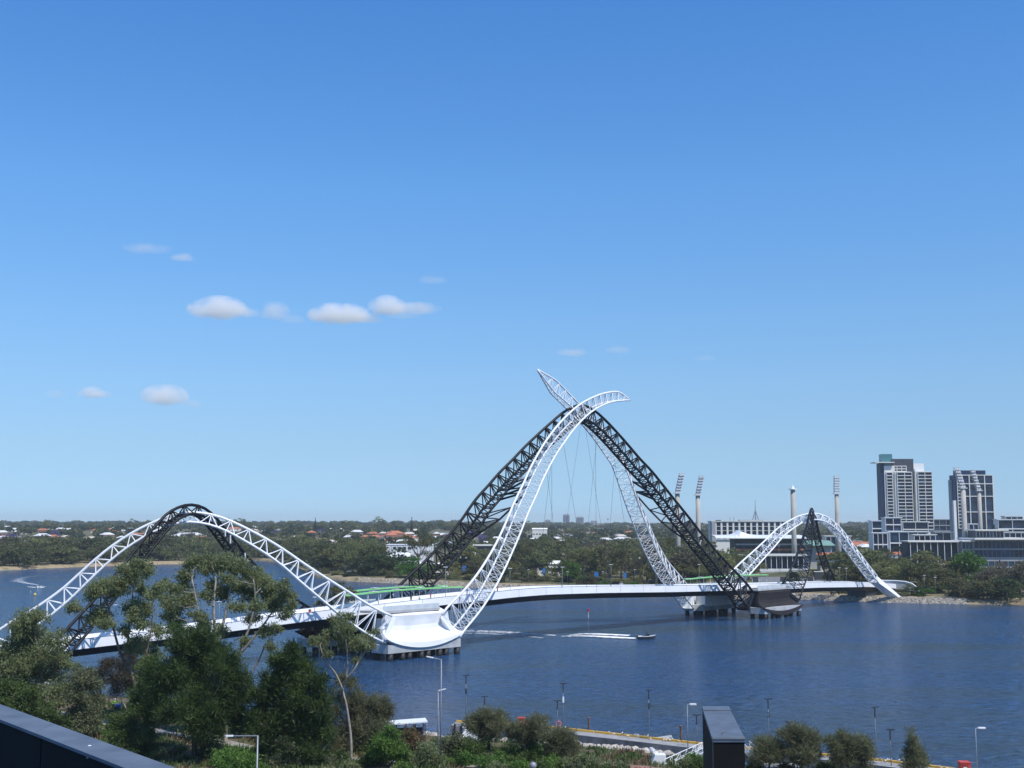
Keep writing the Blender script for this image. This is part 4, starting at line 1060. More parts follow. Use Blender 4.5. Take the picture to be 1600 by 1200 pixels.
# water tank drums
D = 700; p = at(1081, D, 5); t = thing('storage_tank', (p.x, p.y, 3), 'round pale grey storage tank with white rim beside the left light towers', 'tank'); rr = 18 * .37; zt = pd(1081, 846, D).z
MB().lathe((p.x, D + 6, pd(1080, 863, D).z), [(rr, 0), (rr, zt - pd(1080, 863, D).z)], 28).build('drum', GREYW if False else CONC, t, True)
MB().lathe((p.x, D + 6, zt + .01), [(rr + .3, 0), (rr + .3, .5), (rr * .5, 1.6), (.5, 1.9)], 28).build('lid', WHITE, t, True)
MB().box((p.x + 2, D + 6, pd(1080, 863, D).z - .4), (9.5, 8, .38)).build('deck_slab', WREN, t)
for k in range(5): MB().box((p.x - 6 + 4 * k, D, 4.4), (.25, .25, 4.4)).build('post', WREN, t)
# warehouse
D = 850; t = bthing('warehouse', 638, D, 'long white flat-roofed warehouse behind the point', 'warehouse')
x0, x1, zt = blk(603, 674.5, D, 2, 851.5, 20, WREN, t); MB().box(((x0 + x1) / 2, D + 10, zt + .15), ((x1 - x0) / 2 + .3, 10.3, .14)).build('roof', WREN, t)
for k in range(4): MB().box((x0 + 6 + k * 3.4, D - .05, zt - 2.2), (1.1, .05, .9)).build('window', GLASS, t)
for k in range(9): MB().box((lerp(x0, x1, k / 8), D - .1, (zt + 2) / 2), (.12, .1, (zt - 2) / 2)).build('wall_rib', GALV, t)
t = bthing('marquee', 615, 820, 'white arched-roof shed in front of the warehouse', 'shed'); x0, x1 = at(610, 820, 6).x, at(641, 820, 6).x
rws = []
for k in range(9): a = math.pi * k / 8; rws.append([(x0, 820 + 4 - 4 * math.cos(a), 6 + 5.2 * math.sin(a)), (x1, 820 + 4 - 4 * math.cos(a), 6 + 5.2 * math.sin(a))])
MB().grid(rws).build('arched_roof', WHITE, t); MB().box(((x0 + x1) / 2, 824, 4), ((x1 - x0) / 2 + .1, 4.05, 2.4)).build('wall', WREN, t)
t = bthing('tent', 650, 780, 'small white peaked tent in front of the warehouse', 'tent'); p = at(650, 780, 5); MB().lathe((p.x, 780, 3.2), [(4.4, 0), (4.4, 2.0), (1.6, 4.2), (.1, 6.2)], 4).build('canopy', WHITE, t)
t = bthing('tent', 809, 900, 'white peaked roof seen just right of the tall near white arch', 'tent'); p = at(806, 900, 5); MB().lathe((p.x, 900, 8), [(8, 0), (7.6, 1.2), (3.4, 4.2), (.1, 7.0)], 4).build('canopy', WHITE, t)
for q in (-5, 5): MB().tube([(p.x + q, 900, 2.5), (p.x + q, 900, 8.2)], .3, 5).build('pole', WHITE, t)
D = 880; t = bthing('dark_hall', 765, D, 'dark fronted hall with cream roof frame behind the tall near white arch', 'building'); x0, x1, zt = blk(740, 792, D, 2, 852.5, 18, DKCL, t)
MB().box(((x0 + x1) / 2, D - .3, zt + .4), ((x1 - x0) / 2 + .6, .8, .6)).build('roof_frame', CREAM, t); MB().box((x0 - .3, D - .3, (zt + 2) / 2), (.4, .8, (zt - 2) / 2)).build('frame_post', CREAM, t)
for px0, px1, yt, D, m, lb in ((668, 740, 884, 700, CREAM, 'long low cream building behind the left feet of the main arches'), (728, 742, 866, 760, WREN, 'small white building left of the dark fronted hall'),
                               (840, 875, 881, 660, CREAM, 'cream shed behind the large yellow-green tree'), (875, 882, 868, 720, ROOFS['cream'], 'narrow orange-cream house between the trees under the cables'),
                               (942, 962, 880, 690, WREN, 'white cottage behind the trees left of the second blue banner'), (986, 1004, 876, 680, WREN, 'white house with gable behind the second blue banner'),
                               (944, 966, 866, 800, CREAM, 'pale shed roof among the trees under the right hanger cables'), (1056, 1070, 884, 640, WREN, 'small white building between the palms'),
                               (832, 855, 827, 1500, CREAM, 'cream long building on the skyline under the left hanger cables'), (700, 730, 872, 800, WREN, 'white low shed seen through the main black arch foot')):
    t = bthing('low_building', (px0 + px1) / 2, D, lb); zb = far_height(px0, D) - 1
    x0, x1, zt = blk(px0, px1, D, zb, yt, 9, m, t); nn = max(2, int((x1 - x0) / 3.5))
    for k in range(nn): MB().box((lerp(x0, x1, (k + .5) / nn), D - .04, zb + (zt - zb) * .62), ((x1 - x0) / nn * .3, .04, min(.7, (zt - zb) * .2))).build('window', GLASS, t)
    MB().hexa([(x0 - .5, D - .5, zt), (x1 + .5, D - .5, zt), (x1 + .5, D + 9.5, zt), (x0 - .5, D + 9.5, zt), (x0 - .5, D + 4, zt + 1.6), (x1 + .5, D + 4, zt + 1.6), (x1 + .5, D + 5, zt + 1.6), (x0 - .5, D + 5, zt + 1.6)]).build('roof', m if m is not CREAM else WREN, t)
# distant blue skyline
FT = mat('distant tower wall', (0.20, 0.21, 0.25), 0.7, 0, 0.06, 0.02)
for i, (px0, px1, yt, lb) in enumerate(((852, 860, 812.5, 'stepped distant block, the leftmost tower on the skyline under the cables'), (880, 890, 804, 'tallest distant tower on the skyline under the cables'),
                                        (901, 912, 808, 'second distant tower on the skyline, right of the tallest'), (923.5, 933, 814, 'low distant block on the skyline left of the water tower'), (945, 948, 816.5, 'tiny distant block right of the low one'))):
    D = 5200; t = bthing('distant_tower', px0, D, lb, 'tower block'); x0, x1, zt = blk(px0, px1, D, 18, yt, 28, FT, t)
    n = int((zt - 22) / 4.5)
    for j in range(2, n): MB().box(((x0 + x1) / 2, D - .2, 22 + 4.5 * j), ((x1 - x0) / 2 - .8, .2, 1.1)).build('window_band', GLASS, t)
    if i == 0: blk(860, 866, D + 1, 18, 817, 20, FT, t, 'lower_wing')
    blk(px0 + 1.5, px1 - 1.5, D + 6, zt - 1, yt - .7, 10, GREYW, t, 'roof_plant')
for px, yt, D, lb, n in ((950, 811, 5000, 'distant water tower with a flat head on the skyline', 1), (960.5, 813, 4800, 'thin distant mast right of the water tower', 0), (755, 812, 3000, 'thin mast behind the main black arch', 0),
                      (1141, 808, 1100, 'left thin rooftop mast on the office block', 0), (1147, 808, 1100, 'right thin rooftop mast on the office block', 0)):
    p = at(px, D, 20); t = thing('mast', (p.x, p.y, 20), lb, 'mast'); zt = pd(px, yt, D).z; MB().tube([(p.x, D, 18), (p.x, D, zt)], .0001 * D + .1, 5).build('shaft', GALV, t)
    if n: MB().lathe((p.x, D, zt - 3), [(1, 0), (5, 2), (5, 4.5), (1, 5.5)], 12).build('head', GREYW, t)
# ---- floodlight towers
COLC = mat('light tower concrete', (0.40, 0.38, 0.34), 0.85, 0, 0.08, 0.15)
def light_tower(px, ybase, ycol, ytop, D, w, lean, lab, head=True, cage=False):
    p = at(px, D, 10); t = thing('light_tower', (p.x, p.y, 3), lab, 'floodlight tower'); zc = pd(px, ycol, D).z; zt = pd(px, ytop, D).z; r_ = w * .9 * D / F / 2
    MB().lathe((p.x, D, 1.5), [(r_ * 1.3, 0), (r_ * 1.08, (zc - 1.5) * .45), (r_, zc - 1.5)], 14).build('column', COLC, t, True)
    lx = lean * D / F
    if not head:
        MB().lathe((p.x, D, zc), [(r_ * 1.8, 0), (r_ * 1.8, .5)], 14).build('platform', WREN, t); MB().lathe((p.x, D, zc + .5), [(r_ * .9, 0), (.25, (zt - zc) * .6), (.12, zt - zc - .5)], 8).build('finial', WREN, t); return
    hw = r_ * (1.25 if cage else 1.0)
    b0 = V((p.x, D, zc)); b1 = V((p.x + lx, D - 1, zt)); ax = b1 - b0
    fr = MB()
    for sx_ in (-1, 1):
        for sy in (-1, 1): fr.tube([b0 + V((sx_ * hw, sy * 1.0, 0)), b1 + V((sx_ * hw, sy * 1.0, 0))], .12, 5)
    n = 7
    for k in range(n + 1):
        c = b0 + ax * (k / n)
        fr.bar(c + V((-hw, -1, 0)), c + V((hw, -1, 0)), .2); fr.bar(c + V((-hw, 1, 0)), c + V((hw, 1, 0)), .2); fr.bar(c + V((-hw, -1, 0)), c + V((-hw, 1, 0)), .2); fr.bar(c + V((hw, -1, 0)), c + V((hw, 1, 0)), .2)
        if k < n: c2 = b0 + ax * ((k + 1) / n); fr.bar(c + V((-hw, -1, 0)), c2 + V((hw, -1, 0)), .14); fr.bar(c + V((hw, 1, 0)), c2 + V((-hw, 1, 0)), .14)
    fr.build('head_frame', mat('mast head steel', (.42, .43, .44), .6, 0, .05, 1), t)['kind'] = 'stuff'
    for k in range(n):
        for j in range(3):
            c = b0 + ax * ((k + .5) / n) + V(((j - 1) * hw * .66, -1.15, 0)); MB().lathe((0, 0, -.3), [(.25, 0), (.55, .3), (.55, .55)], 8)
            link('floodlight', LAMPM, t, Matrix.Translation(c) @ Matrix.Rotation(math.radians(70), 4, 'X'))
    MB().box((b0.x, b0.y, b0.z + .1), (hw + .7, 1.9, .18)).build('platform', WREN, t)
LAMPM = MB().lathe((0, 0, -.3), [(.3, 0), (.62, .35), (.62, .6)], 8).mesh('floodlight', mat('floodlight glass', (0.45, 0.47, 0.50), .3, 0, .1, 1))
light_tower(1060, 865, 771, 740, 640, 8, 7, 'concrete floodlight tower behind the black main arch leg, its lattice head leaning right')
light_tower(1092, 860, 774, 744, 690, 7.5, 6, 'second concrete floodlight tower, just right of the black main arch leg')
light_tower(1241.5, 862, 765, 757, 720, 8, 0, 'concrete column with a flat disc top and no lattice head', head=False)
light_tower(1310, 845, 772, 744, 800, 7, 0, 'floodlight tower with upright cage-like head left of the apartment towers', cage=True)
light_tower(1509, 853, 763, 731, 760, 8.5, -10, 'floodlight tower in front of the second apartment tower, head leaning left, the nearer one')
light_tower(1534, 840, 767, 735, 820, 6.5, -10, 'floodlight tower in front of the second apartment tower, thinner and to the right')
# oval turf and fence
OV = mat('dry oval turf', (0.24, 0.24, 0.10), .9, 0, .1, .05)
pts = [gp(1185, 893, 3.2), gp(1300, 893, 3.2), gp(1300, 882, 3.2), gp(1185, 882, 3.2)]
z = 4.3; b = MB(); b.poly([(q.x, q.y, z) for q in pts]); o = b.build('oval_turf', OV); tag(o, kind='structure')
fn = thing('boundary_fence', (gp(1240, 894, 4).x, 560, 3), 'dark boundary fence in front of the oval behind the small black arch leg', 'fence')
for k in range(16):
    y_ = 585; p = at(1176 + 8.6 * k, y_, 4); MB().box((p.x + 1.3, y_, 4.4), (1.28, .06, 1.3)).build('panel', GREYW if k % 5 else DKCL, fn)
sc = bthing('scoreboard', 1281, 575, 'small dark scoreboard box with pale top beside the oval', 'sign'); p = at(1281, 575, 6); MB().box((p.x, 575, 6.6), (2.6, .5, 1.8)).build('board', DKCL, sc); MB().box((p.x, 575, 8.6), (2.8, .6, .18)).build('cap', CREAM, sc)
for s in (-2, 2): MB().tube([(p.x + s, 575, 2), (p.x + s, 575, 4.9)], .15, 5).build('post', GALV, sc)
# ------------------------------------------------------------------ near bank: trees
def gd(px, y, z=2.2): return gp(px, y, z).y
NEAR_K = {}
def fg_tree(name, label, d, base, stems, clumps, leafm, bark, size=0.34, dens=150, asp=0.35, flat=0.8, droop=0.4, seed=1, spread=None, limb=True, r0=0.28, cat='tree'):
    rr = random.Random(seed * 97 + 5); mpp = d / F
    bp = at(base, d, 2.5); gzv = near_height(base, d); t = thing(name, (bp.x, bp.y, gzv), label, cat)
    B0 = V((bp.x, bp.y, gzv - 0.4)); cx = sum(c[0] for c in clumps) / len(clumps); ext = (max(c[0] for c in clumps) - min(c[0] for c in clumps)) * mpp / 2
    sp = spread if spread is not None else 0.75
    C3 = []
    for (px, y, r) in clumps:
        dd = rr.uniform(-1, 1) * sp * math.sqrt(max(0.05, 1 - min(1, abs(px - cx) * mpp / max(ext, .1)) ** 2 * .8)) * ext
        dd = max(-ext * .9, min(ext * .9, dd)); C3.append((pd(px, y, d + dd), r * (d + dd) / F * 1.36))
    nodes = []; tr = MB(); k = 0
    for st in stems:
        pts = [pd(x, y, d + (i * rr.uniform(-.25, .25))) for i, (x, y) in enumerate(st)]
        if k == 0: pts = [B0] + pts
        n = len(pts); rs = [lerp(r0, r0 * .35, i / (n - 1)) * (1 if k == 0 else .65) for i in range(n)]
        q, L = cmr(pts, max(6, n * 4)); m = len(q) - 1
        tr.tube(q, [lerp(rs[0], rs[-1], i / m) for i in range(m + 1)], 7)
        nodes += [(q[i], lerp(rs[0], rs[-1], i / m)) for i in range(m // 3, m + 1)]; k += 1
    tr.build('trunk', bark, t, True)
    if limb:
        lb = MB()
        for c, r in C3:
            cand = [(p, s) for p, s in nodes if p.z < c.z - .3] or nodes
            p, s = min(cand, key=lambda q: (q[0] - c).length + 0.25 * abs(q[0].z - (c.z - (c - q[0]).xy.length)))
            mid = p.lerp(c, .5) + V((rr.uniform(-.3, .3), rr.uniform(-.3, .3), rr.uniform(-.4, .1)))
            w = min(s * .6, .05 + .02 * (c - p).length)
            lb.tube([p, mid, c + V((0, 0, r * .3))], [w, w * .7, w * .3], 5, False)
            for _ in range(3):
                e = c + V((rr.uniform(-1, 1), rr.uniform(-1, 1), rr.uniform(-.2, .8))) * r * .8; lb.tube([mid.lerp(c, .6), e], [w * .45, w * .15], 4, False)
        lb.build('branches', bark, t, True)['kind'] = 'stuff'
    cl = []
    for c, r in C3:
        cl.append((tuple(c), r * .85))
        for _ in range(6):
            e = V((rr.gauss(0, 1), rr.gauss(0, 1), rr.gauss(0, .6))).normalized() * r * rr.uniform(.45, 1.0); cl.append((tuple(c + e), r * rr.uniform(.35, .6)))
    me = leaf_mesh('crown', cl, size * 1.08, dens * 2.5, seed, leafm, asp, flat, 0.12, droop, 0.4, airy=.42)
    o = link('crown', me, t); return t
FL_GUM = leafmat('near gum leaves', (0.270, 0.310, 0.150), (0.140, 0.170, 0.075), 0.6, 0.06, .5)
FL_GREY = leafmat('near grey-green leaves', (0.215, 0.235, 0.130), (0.105, 0.125, 0.065), 0.6, 0.06, .5)
FL_DARK = leafmat('near dark she-oak', (0.085, 0.140, 0.036), (0.026, 0.050, 0.014), 0.4, 0.06, .45)
FL_MID = leafmat('near mid green', (0.115, 0.176, 0.047), (0.049, 0.084, 0.024), 0.6, 0.1)
FL_BRT = leafmat('near bright green', (0.162, 0.290, 0.061), (0.074, 0.142, 0.030), 0.8, 0.1)
FL_OAK = leafmat('near she-oak', (0.230, 0.240, 0.130), (0.110, 0.120, 0.062), 0.9, 0.1, .5)
FL_BRN = leafmat('near brown needles', (0.135, 0.115, 0.074), (0.061, 0.054, 0.035), 0.9, 0.1)
FL_RED = leafmat('near reddish leaves', (0.257, 0.162, 0.095), (0.108, 0.108, 0.047), 0.9, 0.1)
fg_tree('gum_tree', 'leafy gum tree standing above the dark parapet at the left edge', 172, 66, [[(66, 1090), (64, 1050), (58, 1010), (50, 975)], [(78, 1110), (80, 1070), (92, 1030)]],
        [(42, 965, 14), (62, 962, 11), (30, 985, 14), (60, 990, 16), (85, 1002, 13), (40, 1010, 18), (15, 1015, 12), (20, 1035, 18), (65, 1025, 18), (95, 1030, 14), (8, 1055, 16), (45, 1045, 18), (80, 1050, 17), (110, 1042, 9),
         (30, 1075, 18), (60, 1080, 14), (100, 1075, 15), (10, 1088, 16), (45, 1100, 12), (85, 1098, 13), (-5, 1035, 14), (25, 1110, 14), (70, 1120, 12)], FL_GUM, BARK, seed=2, dens=120)
fg_tree('gum_tree', 'short bushy gum between the leftmost tree and the cyclist', 168, 125, [[(122, 1120), (128, 1085), (135, 1060)]],
        [(125, 1058, 12), (140, 1068, 14), (120, 1085, 15), (143, 1093, 13), (130, 1115, 17), (112, 1122, 12), (146, 1122, 10), (108, 1140, 12), (135, 1138, 12), (120, 1150, 12)], FL_GREY, BARK, seed=3, dens=150, r0=.2)
fg_tree('gum_tree', 'tall slender gum with separate leaf tufts in front of the small black arch', 178, 214, [[(214, 1150), (213, 1090), (205, 1050), (190, 1025), (178, 985), (166, 935)], [(205, 1050), (200, 1000), (205, 950), (210, 905)], [(213, 1090), (224, 1040), (236, 985), (240, 940)]],
        [(204, 890, 13), (228, 889, 11), (214, 880, 8), (186, 908, 12), (168, 912, 11), (150, 920, 11), (143, 930, 9), (209, 905, 12), (249, 918, 10), (237, 928, 9), (210, 945, 12), (222, 960, 13), (207, 962, 10), (159, 958, 12),
         (147, 966, 10), (168, 973, 9), (222, 975, 10), (114, 950, 9), (261, 914, 7), (182, 925, 9), (222, 1002, 12), (210, 1010, 11), (237, 1022, 11), (196, 985, 8), (245, 985, 9), (232, 1045, 10), (225, 920, 8)], FL_GUM, BARK, seed=4, dens=130, r0=.32)
fg_tree('sheoak_tree', 'brownish she-oak with pale bent trunk behind the tall slender gum', 190, 200, [[(196, 1105), (184, 1078), (180, 1050)], [(184, 1078), (170, 1062), (160, 1050)]],
        [(180, 1038, 13), (196, 1050, 14), (170, 1062, 11), (190, 1078, 13), (207, 1038, 12), (158, 1050, 9), (214, 1066, 12), (200, 1025, 9), (222, 1082, 10)], FL_BRN, PALE, size=.5, dens=120, asp=.12, droop=-.3, seed=5, r0=.14)
fg_tree('gum_tree', 'large umbrella-crowned gum with pale stems in front of the small left arches', 165, 352, [[(352, 1150), (350, 1090), (346, 1050), (338, 1000), (334, 950), (338, 900)], [(346, 1060), (366, 1030), (386, 990), (398, 940), (396, 905)],
        [(350, 1070), (330, 1010), (312, 960), (300, 905)], [(368, 1030), (405, 985), (430, 950)], [(350, 1085), (372, 1072), (400, 1040), (415, 1005)], [(340, 1010), (352, 960), (364, 900)]],
        [(306, 879, 14), (292, 897, 11), (326, 879, 14), (342, 883, 14), (360, 877, 14), (373, 883, 13), (381, 890, 10), (392, 897, 12), (406, 904, 12), (417, 909, 10), (368, 913, 11), (380, 920, 11), (332, 916, 11), (344, 927, 12), (322, 930, 7),
         (430, 918, 11), (444, 916, 9), (450, 930, 10), (421, 930, 10), (392, 932, 10), (370, 948, 10), (402, 948, 11), (424, 947, 11), (446, 958, 9), (434, 938, 9), (270, 920, 10), (266, 944, 11), (286, 940, 11), (300, 930, 10), (274, 957, 9),
         (310, 960, 9), (320, 972, 10), (430, 983, 9), (413, 988, 9), (276, 974, 9), (258, 935, 8), (288, 915, 9), (395, 965, 8), (355, 905, 9), (455, 945, 7), (385, 1002, 8), (425, 1010, 7), (346, 985, 8), (262, 962, 8), (300, 990, 9), (318, 1000, 8)], FL_GUM, PALE, seed=6, dens=125, r0=.36)
fg_tree('sheoak_tree', 'broad dark green she-oak below the umbrella-crowned gum', 152, 303, [[(304, 1160), (304, 1120), (306, 1050)]],
        [(283, 1002, 18), (300, 1022, 22), (335, 1016, 18), (348, 1036, 20), (372, 1052, 13), (265, 1050, 20), (300, 1065, 24), (330, 1085, 24), (362, 1085, 18), (378, 1066, 12), (250, 1078, 16), (290, 1105, 22), (330, 1120, 22), (357, 1112, 16), (246, 1050, 12),
         (262, 1118, 14), (312, 1140, 16), (340, 1142, 12), (244, 1105, 11), (276, 985, 10), (320, 990, 10), (385, 1085, 10), (372, 1118, 11)], FL_DARK, DBARK, size=.62, dens=130, asp=.12, flat=1.0, droop=-.3, seed=7, r0=.4)
fg_tree('sheoak_tree', 'dense dark she-oak in the middle of the bottom left trees', 150, 455, [[(455, 1170), (456, 1110), (456, 1050)]],
        [(457, 1026, 11), (446, 1042, 15), (475, 1046, 16), (450, 1068, 20), (489, 1070, 15), (418, 1068, 12), (425, 1092, 17), (465, 1100, 22), (498, 1102, 15), (405, 1115, 12), (438, 1130, 20), (480, 1140, 20), (410, 1146, 11), (500, 1146, 14), (455, 1165, 20), (488, 1180, 14),
         (425, 1172, 14), (404, 1085, 9), (506, 1125, 10), (462, 1012, 6), (432, 1035, 8)], FL_DARK, DBARK, size=.6, dens=135, asp=.14, flat=1.05, droop=-.5, seed=8, r0=.4)
fg_tree('gum_tree', 'slim gum with pale crooked trunk just left of the white pier cladding', 152, 549, [[(548, 1150), (541, 1100), (536, 1080), (541, 1062), (556, 1042), (566, 1018)], [(541, 1062), (543, 1030), (540, 1000), (532, 978)], [(536, 1078), (524, 1052), (507, 1030), (500, 1008)], [(556, 1042), (572, 1015), (584, 992)]],
        [(530, 973, 9), (541, 984, 10), (536, 999, 10), (502, 1001, 9), (510, 988, 6), (566, 1009, 9), (557, 1000, 7), (489, 1003, 6), (575, 996, 6), (586, 987, 5), (555, 1031, 6), (522, 968, 6), (545, 962, 6), (512, 1022, 6), (578, 1008, 6), (548, 1012, 7)], FL_GUM, PALE, seed=9, dens=170, r0=.2, size=.3)
fg_tree('sheoak_tree', 'olive she-oak thicket around the pale crooked trunk', 160, 565, [[(566, 1150), (570, 1110), (585, 1090)]],
        [(594, 1096, 10), (602, 1110, 11), (590, 1122, 13), (574, 1112, 13), (562, 1094, 12), (558, 1114, 14), (572, 1140, 15), (548, 1130, 13), (595, 1142, 12), (540, 1150, 14), (520, 1112, 12), (524, 1088, 9), (545, 1092, 10), (512, 1135, 12), (530, 1170, 14), (560, 1168, 14), (588, 1160, 12), (534, 1062, 8), (552, 1070, 8)],
        FL_OAK, DBARK, size=.5, dens=150, asp=.13, flat=1.1, droop=-.5, seed=10, r0=.2)
fg_tree('sheoak_tree', 'dark olive she-oak filling the gap left of the broad dark one', 158, 232, [[(232, 1150), (233, 1100), (236, 1050)]],
        [(225, 1050, 12), (238, 1062, 13), (222, 1080, 13), (240, 1095, 13), (226, 1112, 13), (244, 1125, 11), (215, 1100, 9), (232, 1035, 9)], FL_MID, DBARK, size=.5, dens=120, asp=.2, flat=1, droop=-.3, seed=13, r0=.2)
fg_tree('gum_tree', 'leafy low gum at the left edge just above the dark parapet', 160, 20, [[(20, 1120), (22, 1085)]],
        [(5, 1072, 14), (25, 1082, 15), (45, 1085, 12), (8, 1095, 14), (32, 1102, 13), (60, 1110, 12), (78, 1120, 12), (95, 1132, 11)], FL_MID, BARK, size=.36, dens=130, seed=15, r0=.2)
def bush(label, clumps, leafm, y=None, seed=1, size=.26, dens=190, name='shrub', d=None, asp=.45, stems=None, cat='shrub', bark=BARK, r0=.09, droop=.2, flat=.8):
    cx = sum(c[0] for c in clumps) / len(clumps); yb = max(c[1] + c[2] for c in clumps)
    d = d or gd(cx, min(1240, (y or yb)))
    st = stems or [[(cx, yb - 3), (cx + 1, (min(c[1] for c in clumps) + yb) / 2)]]
    return fg_tree(name, label, d, st[0][0][0], st, clumps, leafm, bark, size, dens, asp, flat, droop, seed, r0=r0, cat=cat, limb=len(clumps) > 5)
bush('large mid green shrub beside the dark parapet right of the cyclist', [(196, 1132, 16), (210, 1146, 17), (186, 1150, 13), (226, 1150, 12), (200, 1168, 17), (216, 1180, 13), (232, 1170, 10), (178, 1135, 8)], FL_MID, 1192, 21)
bush('grey-green rounded bush left of the arm lamp post', [(320, 1158, 10), (332, 1166, 12), (318, 1176, 11), (338, 1180, 10), (326, 1188, 12)], FL_GREY, 1196, 22)
bush('bright lime green bush at the foot of the arm lamp post', [(345, 1186, 12), (364, 1192, 15), (385, 1190, 14), (356, 1178, 9), (374, 1180, 10), (395, 1202, 12)], FL_BRT, 1212, 23)
bush('bright green sapling in the gap between the two dark she-oaks', [(375, 1118, 9), (388, 1128, 10), (366, 1132, 9), (380, 1142, 10)], FL_BRT, 1152, 24)
bush('grey-green bush in front of the dense dark she-oak', [(442, 1160, 11), (456, 1170, 13), (438, 1182, 13), (468, 1188, 12), (450, 1195, 12)], FL_GREY, 1204, 25)
bush('small round-leaved green tree left of the blue shelter', [(606, 1152, 12), (596, 1162, 11), (618, 1166, 14), (602, 1178, 13), (624, 1180, 12), (588, 1176, 9), (610, 1140, 7)], FL_BRT, 1204, 26, name='young_tree', cat='tree', stems=[[(611, 1198), (610, 1175), (607, 1158)]])
bush('russet and green shrub in front of the blue shelter', [(640, 1148, 10), (651, 1158, 11), (634, 1163, 9), (646, 1172, 9)], FL_RED, 1180, 27)
bush('pale olive bush below the russet shrub', [(668, 1178, 12), (655, 1190, 12), (680, 1190, 11), (640, 1195, 10)], FL_GUM, 1204, 28)
bush('olive bush just right of the tall double lamp post', [(704, 1162, 10), (716, 1155, 9), (712, 1174, 11), (697, 1174, 9), (726, 1166, 9)], FL_GREY, 1188, 29)
bush('dark green bush left of the white gangway', [(722, 1178, 9), (735, 1172, 9), (730, 1186, 10), (747, 1180, 9)], FL_MID, 1196, 30)
bush('bright green low shrub mound behind the globe lamp', [(728, 1186, 9), (744, 1188, 9), (760, 1190, 10), (776, 1188, 9), (792, 1190, 9)], FL_BRT, 1200, 31)
SO = dict(size=.62, dens=150, asp=.085, name='sheoak_tree', cat='tree', bark=DBARK, r0=.2, droop=-.4, flat=.9)
bush('flat-topped she-oak left of the red cabinet on the jetty', [(735, 1131, 8), (745, 1124, 9), (758, 1119, 10), (771, 1119, 10), (783, 1121, 8), (740, 1137, 9), (751, 1140, 11), (765, 1134, 12), (778, 1137, 10), (756, 1150, 8), (769, 1148, 9), (786, 1130, 7)], FL_OAK, 1186, 32, stems=[[(764, 1175), (764, 1150), (762, 1130)]], **SO)
bush('wide she-oak directly below the red cabinet', [(805, 1136, 8), (815, 1137, 10), (829, 1133, 10), (840, 1128, 9), (848, 1125, 6), (820, 1148, 12), (836, 1146, 11), (810, 1148, 9), (800, 1146, 7), (828, 1158, 10), (845, 1140, 8)], FL_OAK, 1188, 33, stems=[[(823, 1178), (824, 1150)]], **SO)
bush('she-oak overhanging the rocks right of the red cabinet', [(872, 1148, 10), (886, 1151, 10), (896, 1160, 7), (860, 1152, 10), (881, 1164, 11), (864, 1168, 12), (892, 1171, 9), (851, 1149, 8), (870, 1178, 10), (886, 1180, 9)], FL_OAK, 1196, 34, stems=[[(876, 1190), (874, 1165)]], **SO)
bush('olive she-oak right beside the dark fin wall', [(1191, 1162, 9), (1198, 1168, 11), (1210, 1164, 9), (1216, 1171, 9), (1185, 1177, 9), (1201, 1180, 12), (1213, 1183, 11), (1180, 1187, 7)], FL_OAK, 1212, 35, stems=[[(1202, 1205), (1202, 1180)]], **SO)
bush('tallest she-oak right of the dark fin wall', [(1220, 1146, 5), (1229, 1150, 7), (1237, 1143, 8), (1245, 1140, 8), (1255, 1147, 9), (1266, 1152, 9), (1275, 1156, 7), (1241, 1157, 11), (1257, 1162, 13), (1270, 1168, 9), (1241, 1174, 11), (1256, 1180, 13), (1270, 1182, 9), (1248, 1192, 10)], FL_OAK, 1215, 36, stems=[[(1252, 1208), (1252, 1175), (1248, 1150)]], **SO)
bush('she-oak with a leaning top left of the conical one', [(1297, 1158, 6), (1304, 1167, 9), (1313, 1146, 5), (1317, 1156, 8), (1327, 1161, 9), (1340, 1158, 9), (1347, 1163, 9), (1322, 1174, 13), (1340, 1176, 13), (1355, 1173, 8), (1310, 1180, 11), (1350, 1187, 11), (1330, 1190, 11)], FL_OAK, 1218, 37, stems=[[(1325, 1210), (1325, 1175)]], **SO)
bush('narrow conical she-oak left of the white-headed lamp', [(1423, 1143, 3.5), (1426, 1153, 5), (1429, 1162, 6), (1423, 1166, 6), (1431, 1175, 8), (1420, 1179, 7), (1440, 1181, 6), (1427, 1190, 10), (1443, 1191, 7), (1416, 1194, 7)], FL_OAK, 1214, 38, stems=[[(1428, 1208), (1427, 1160)]], **SO)
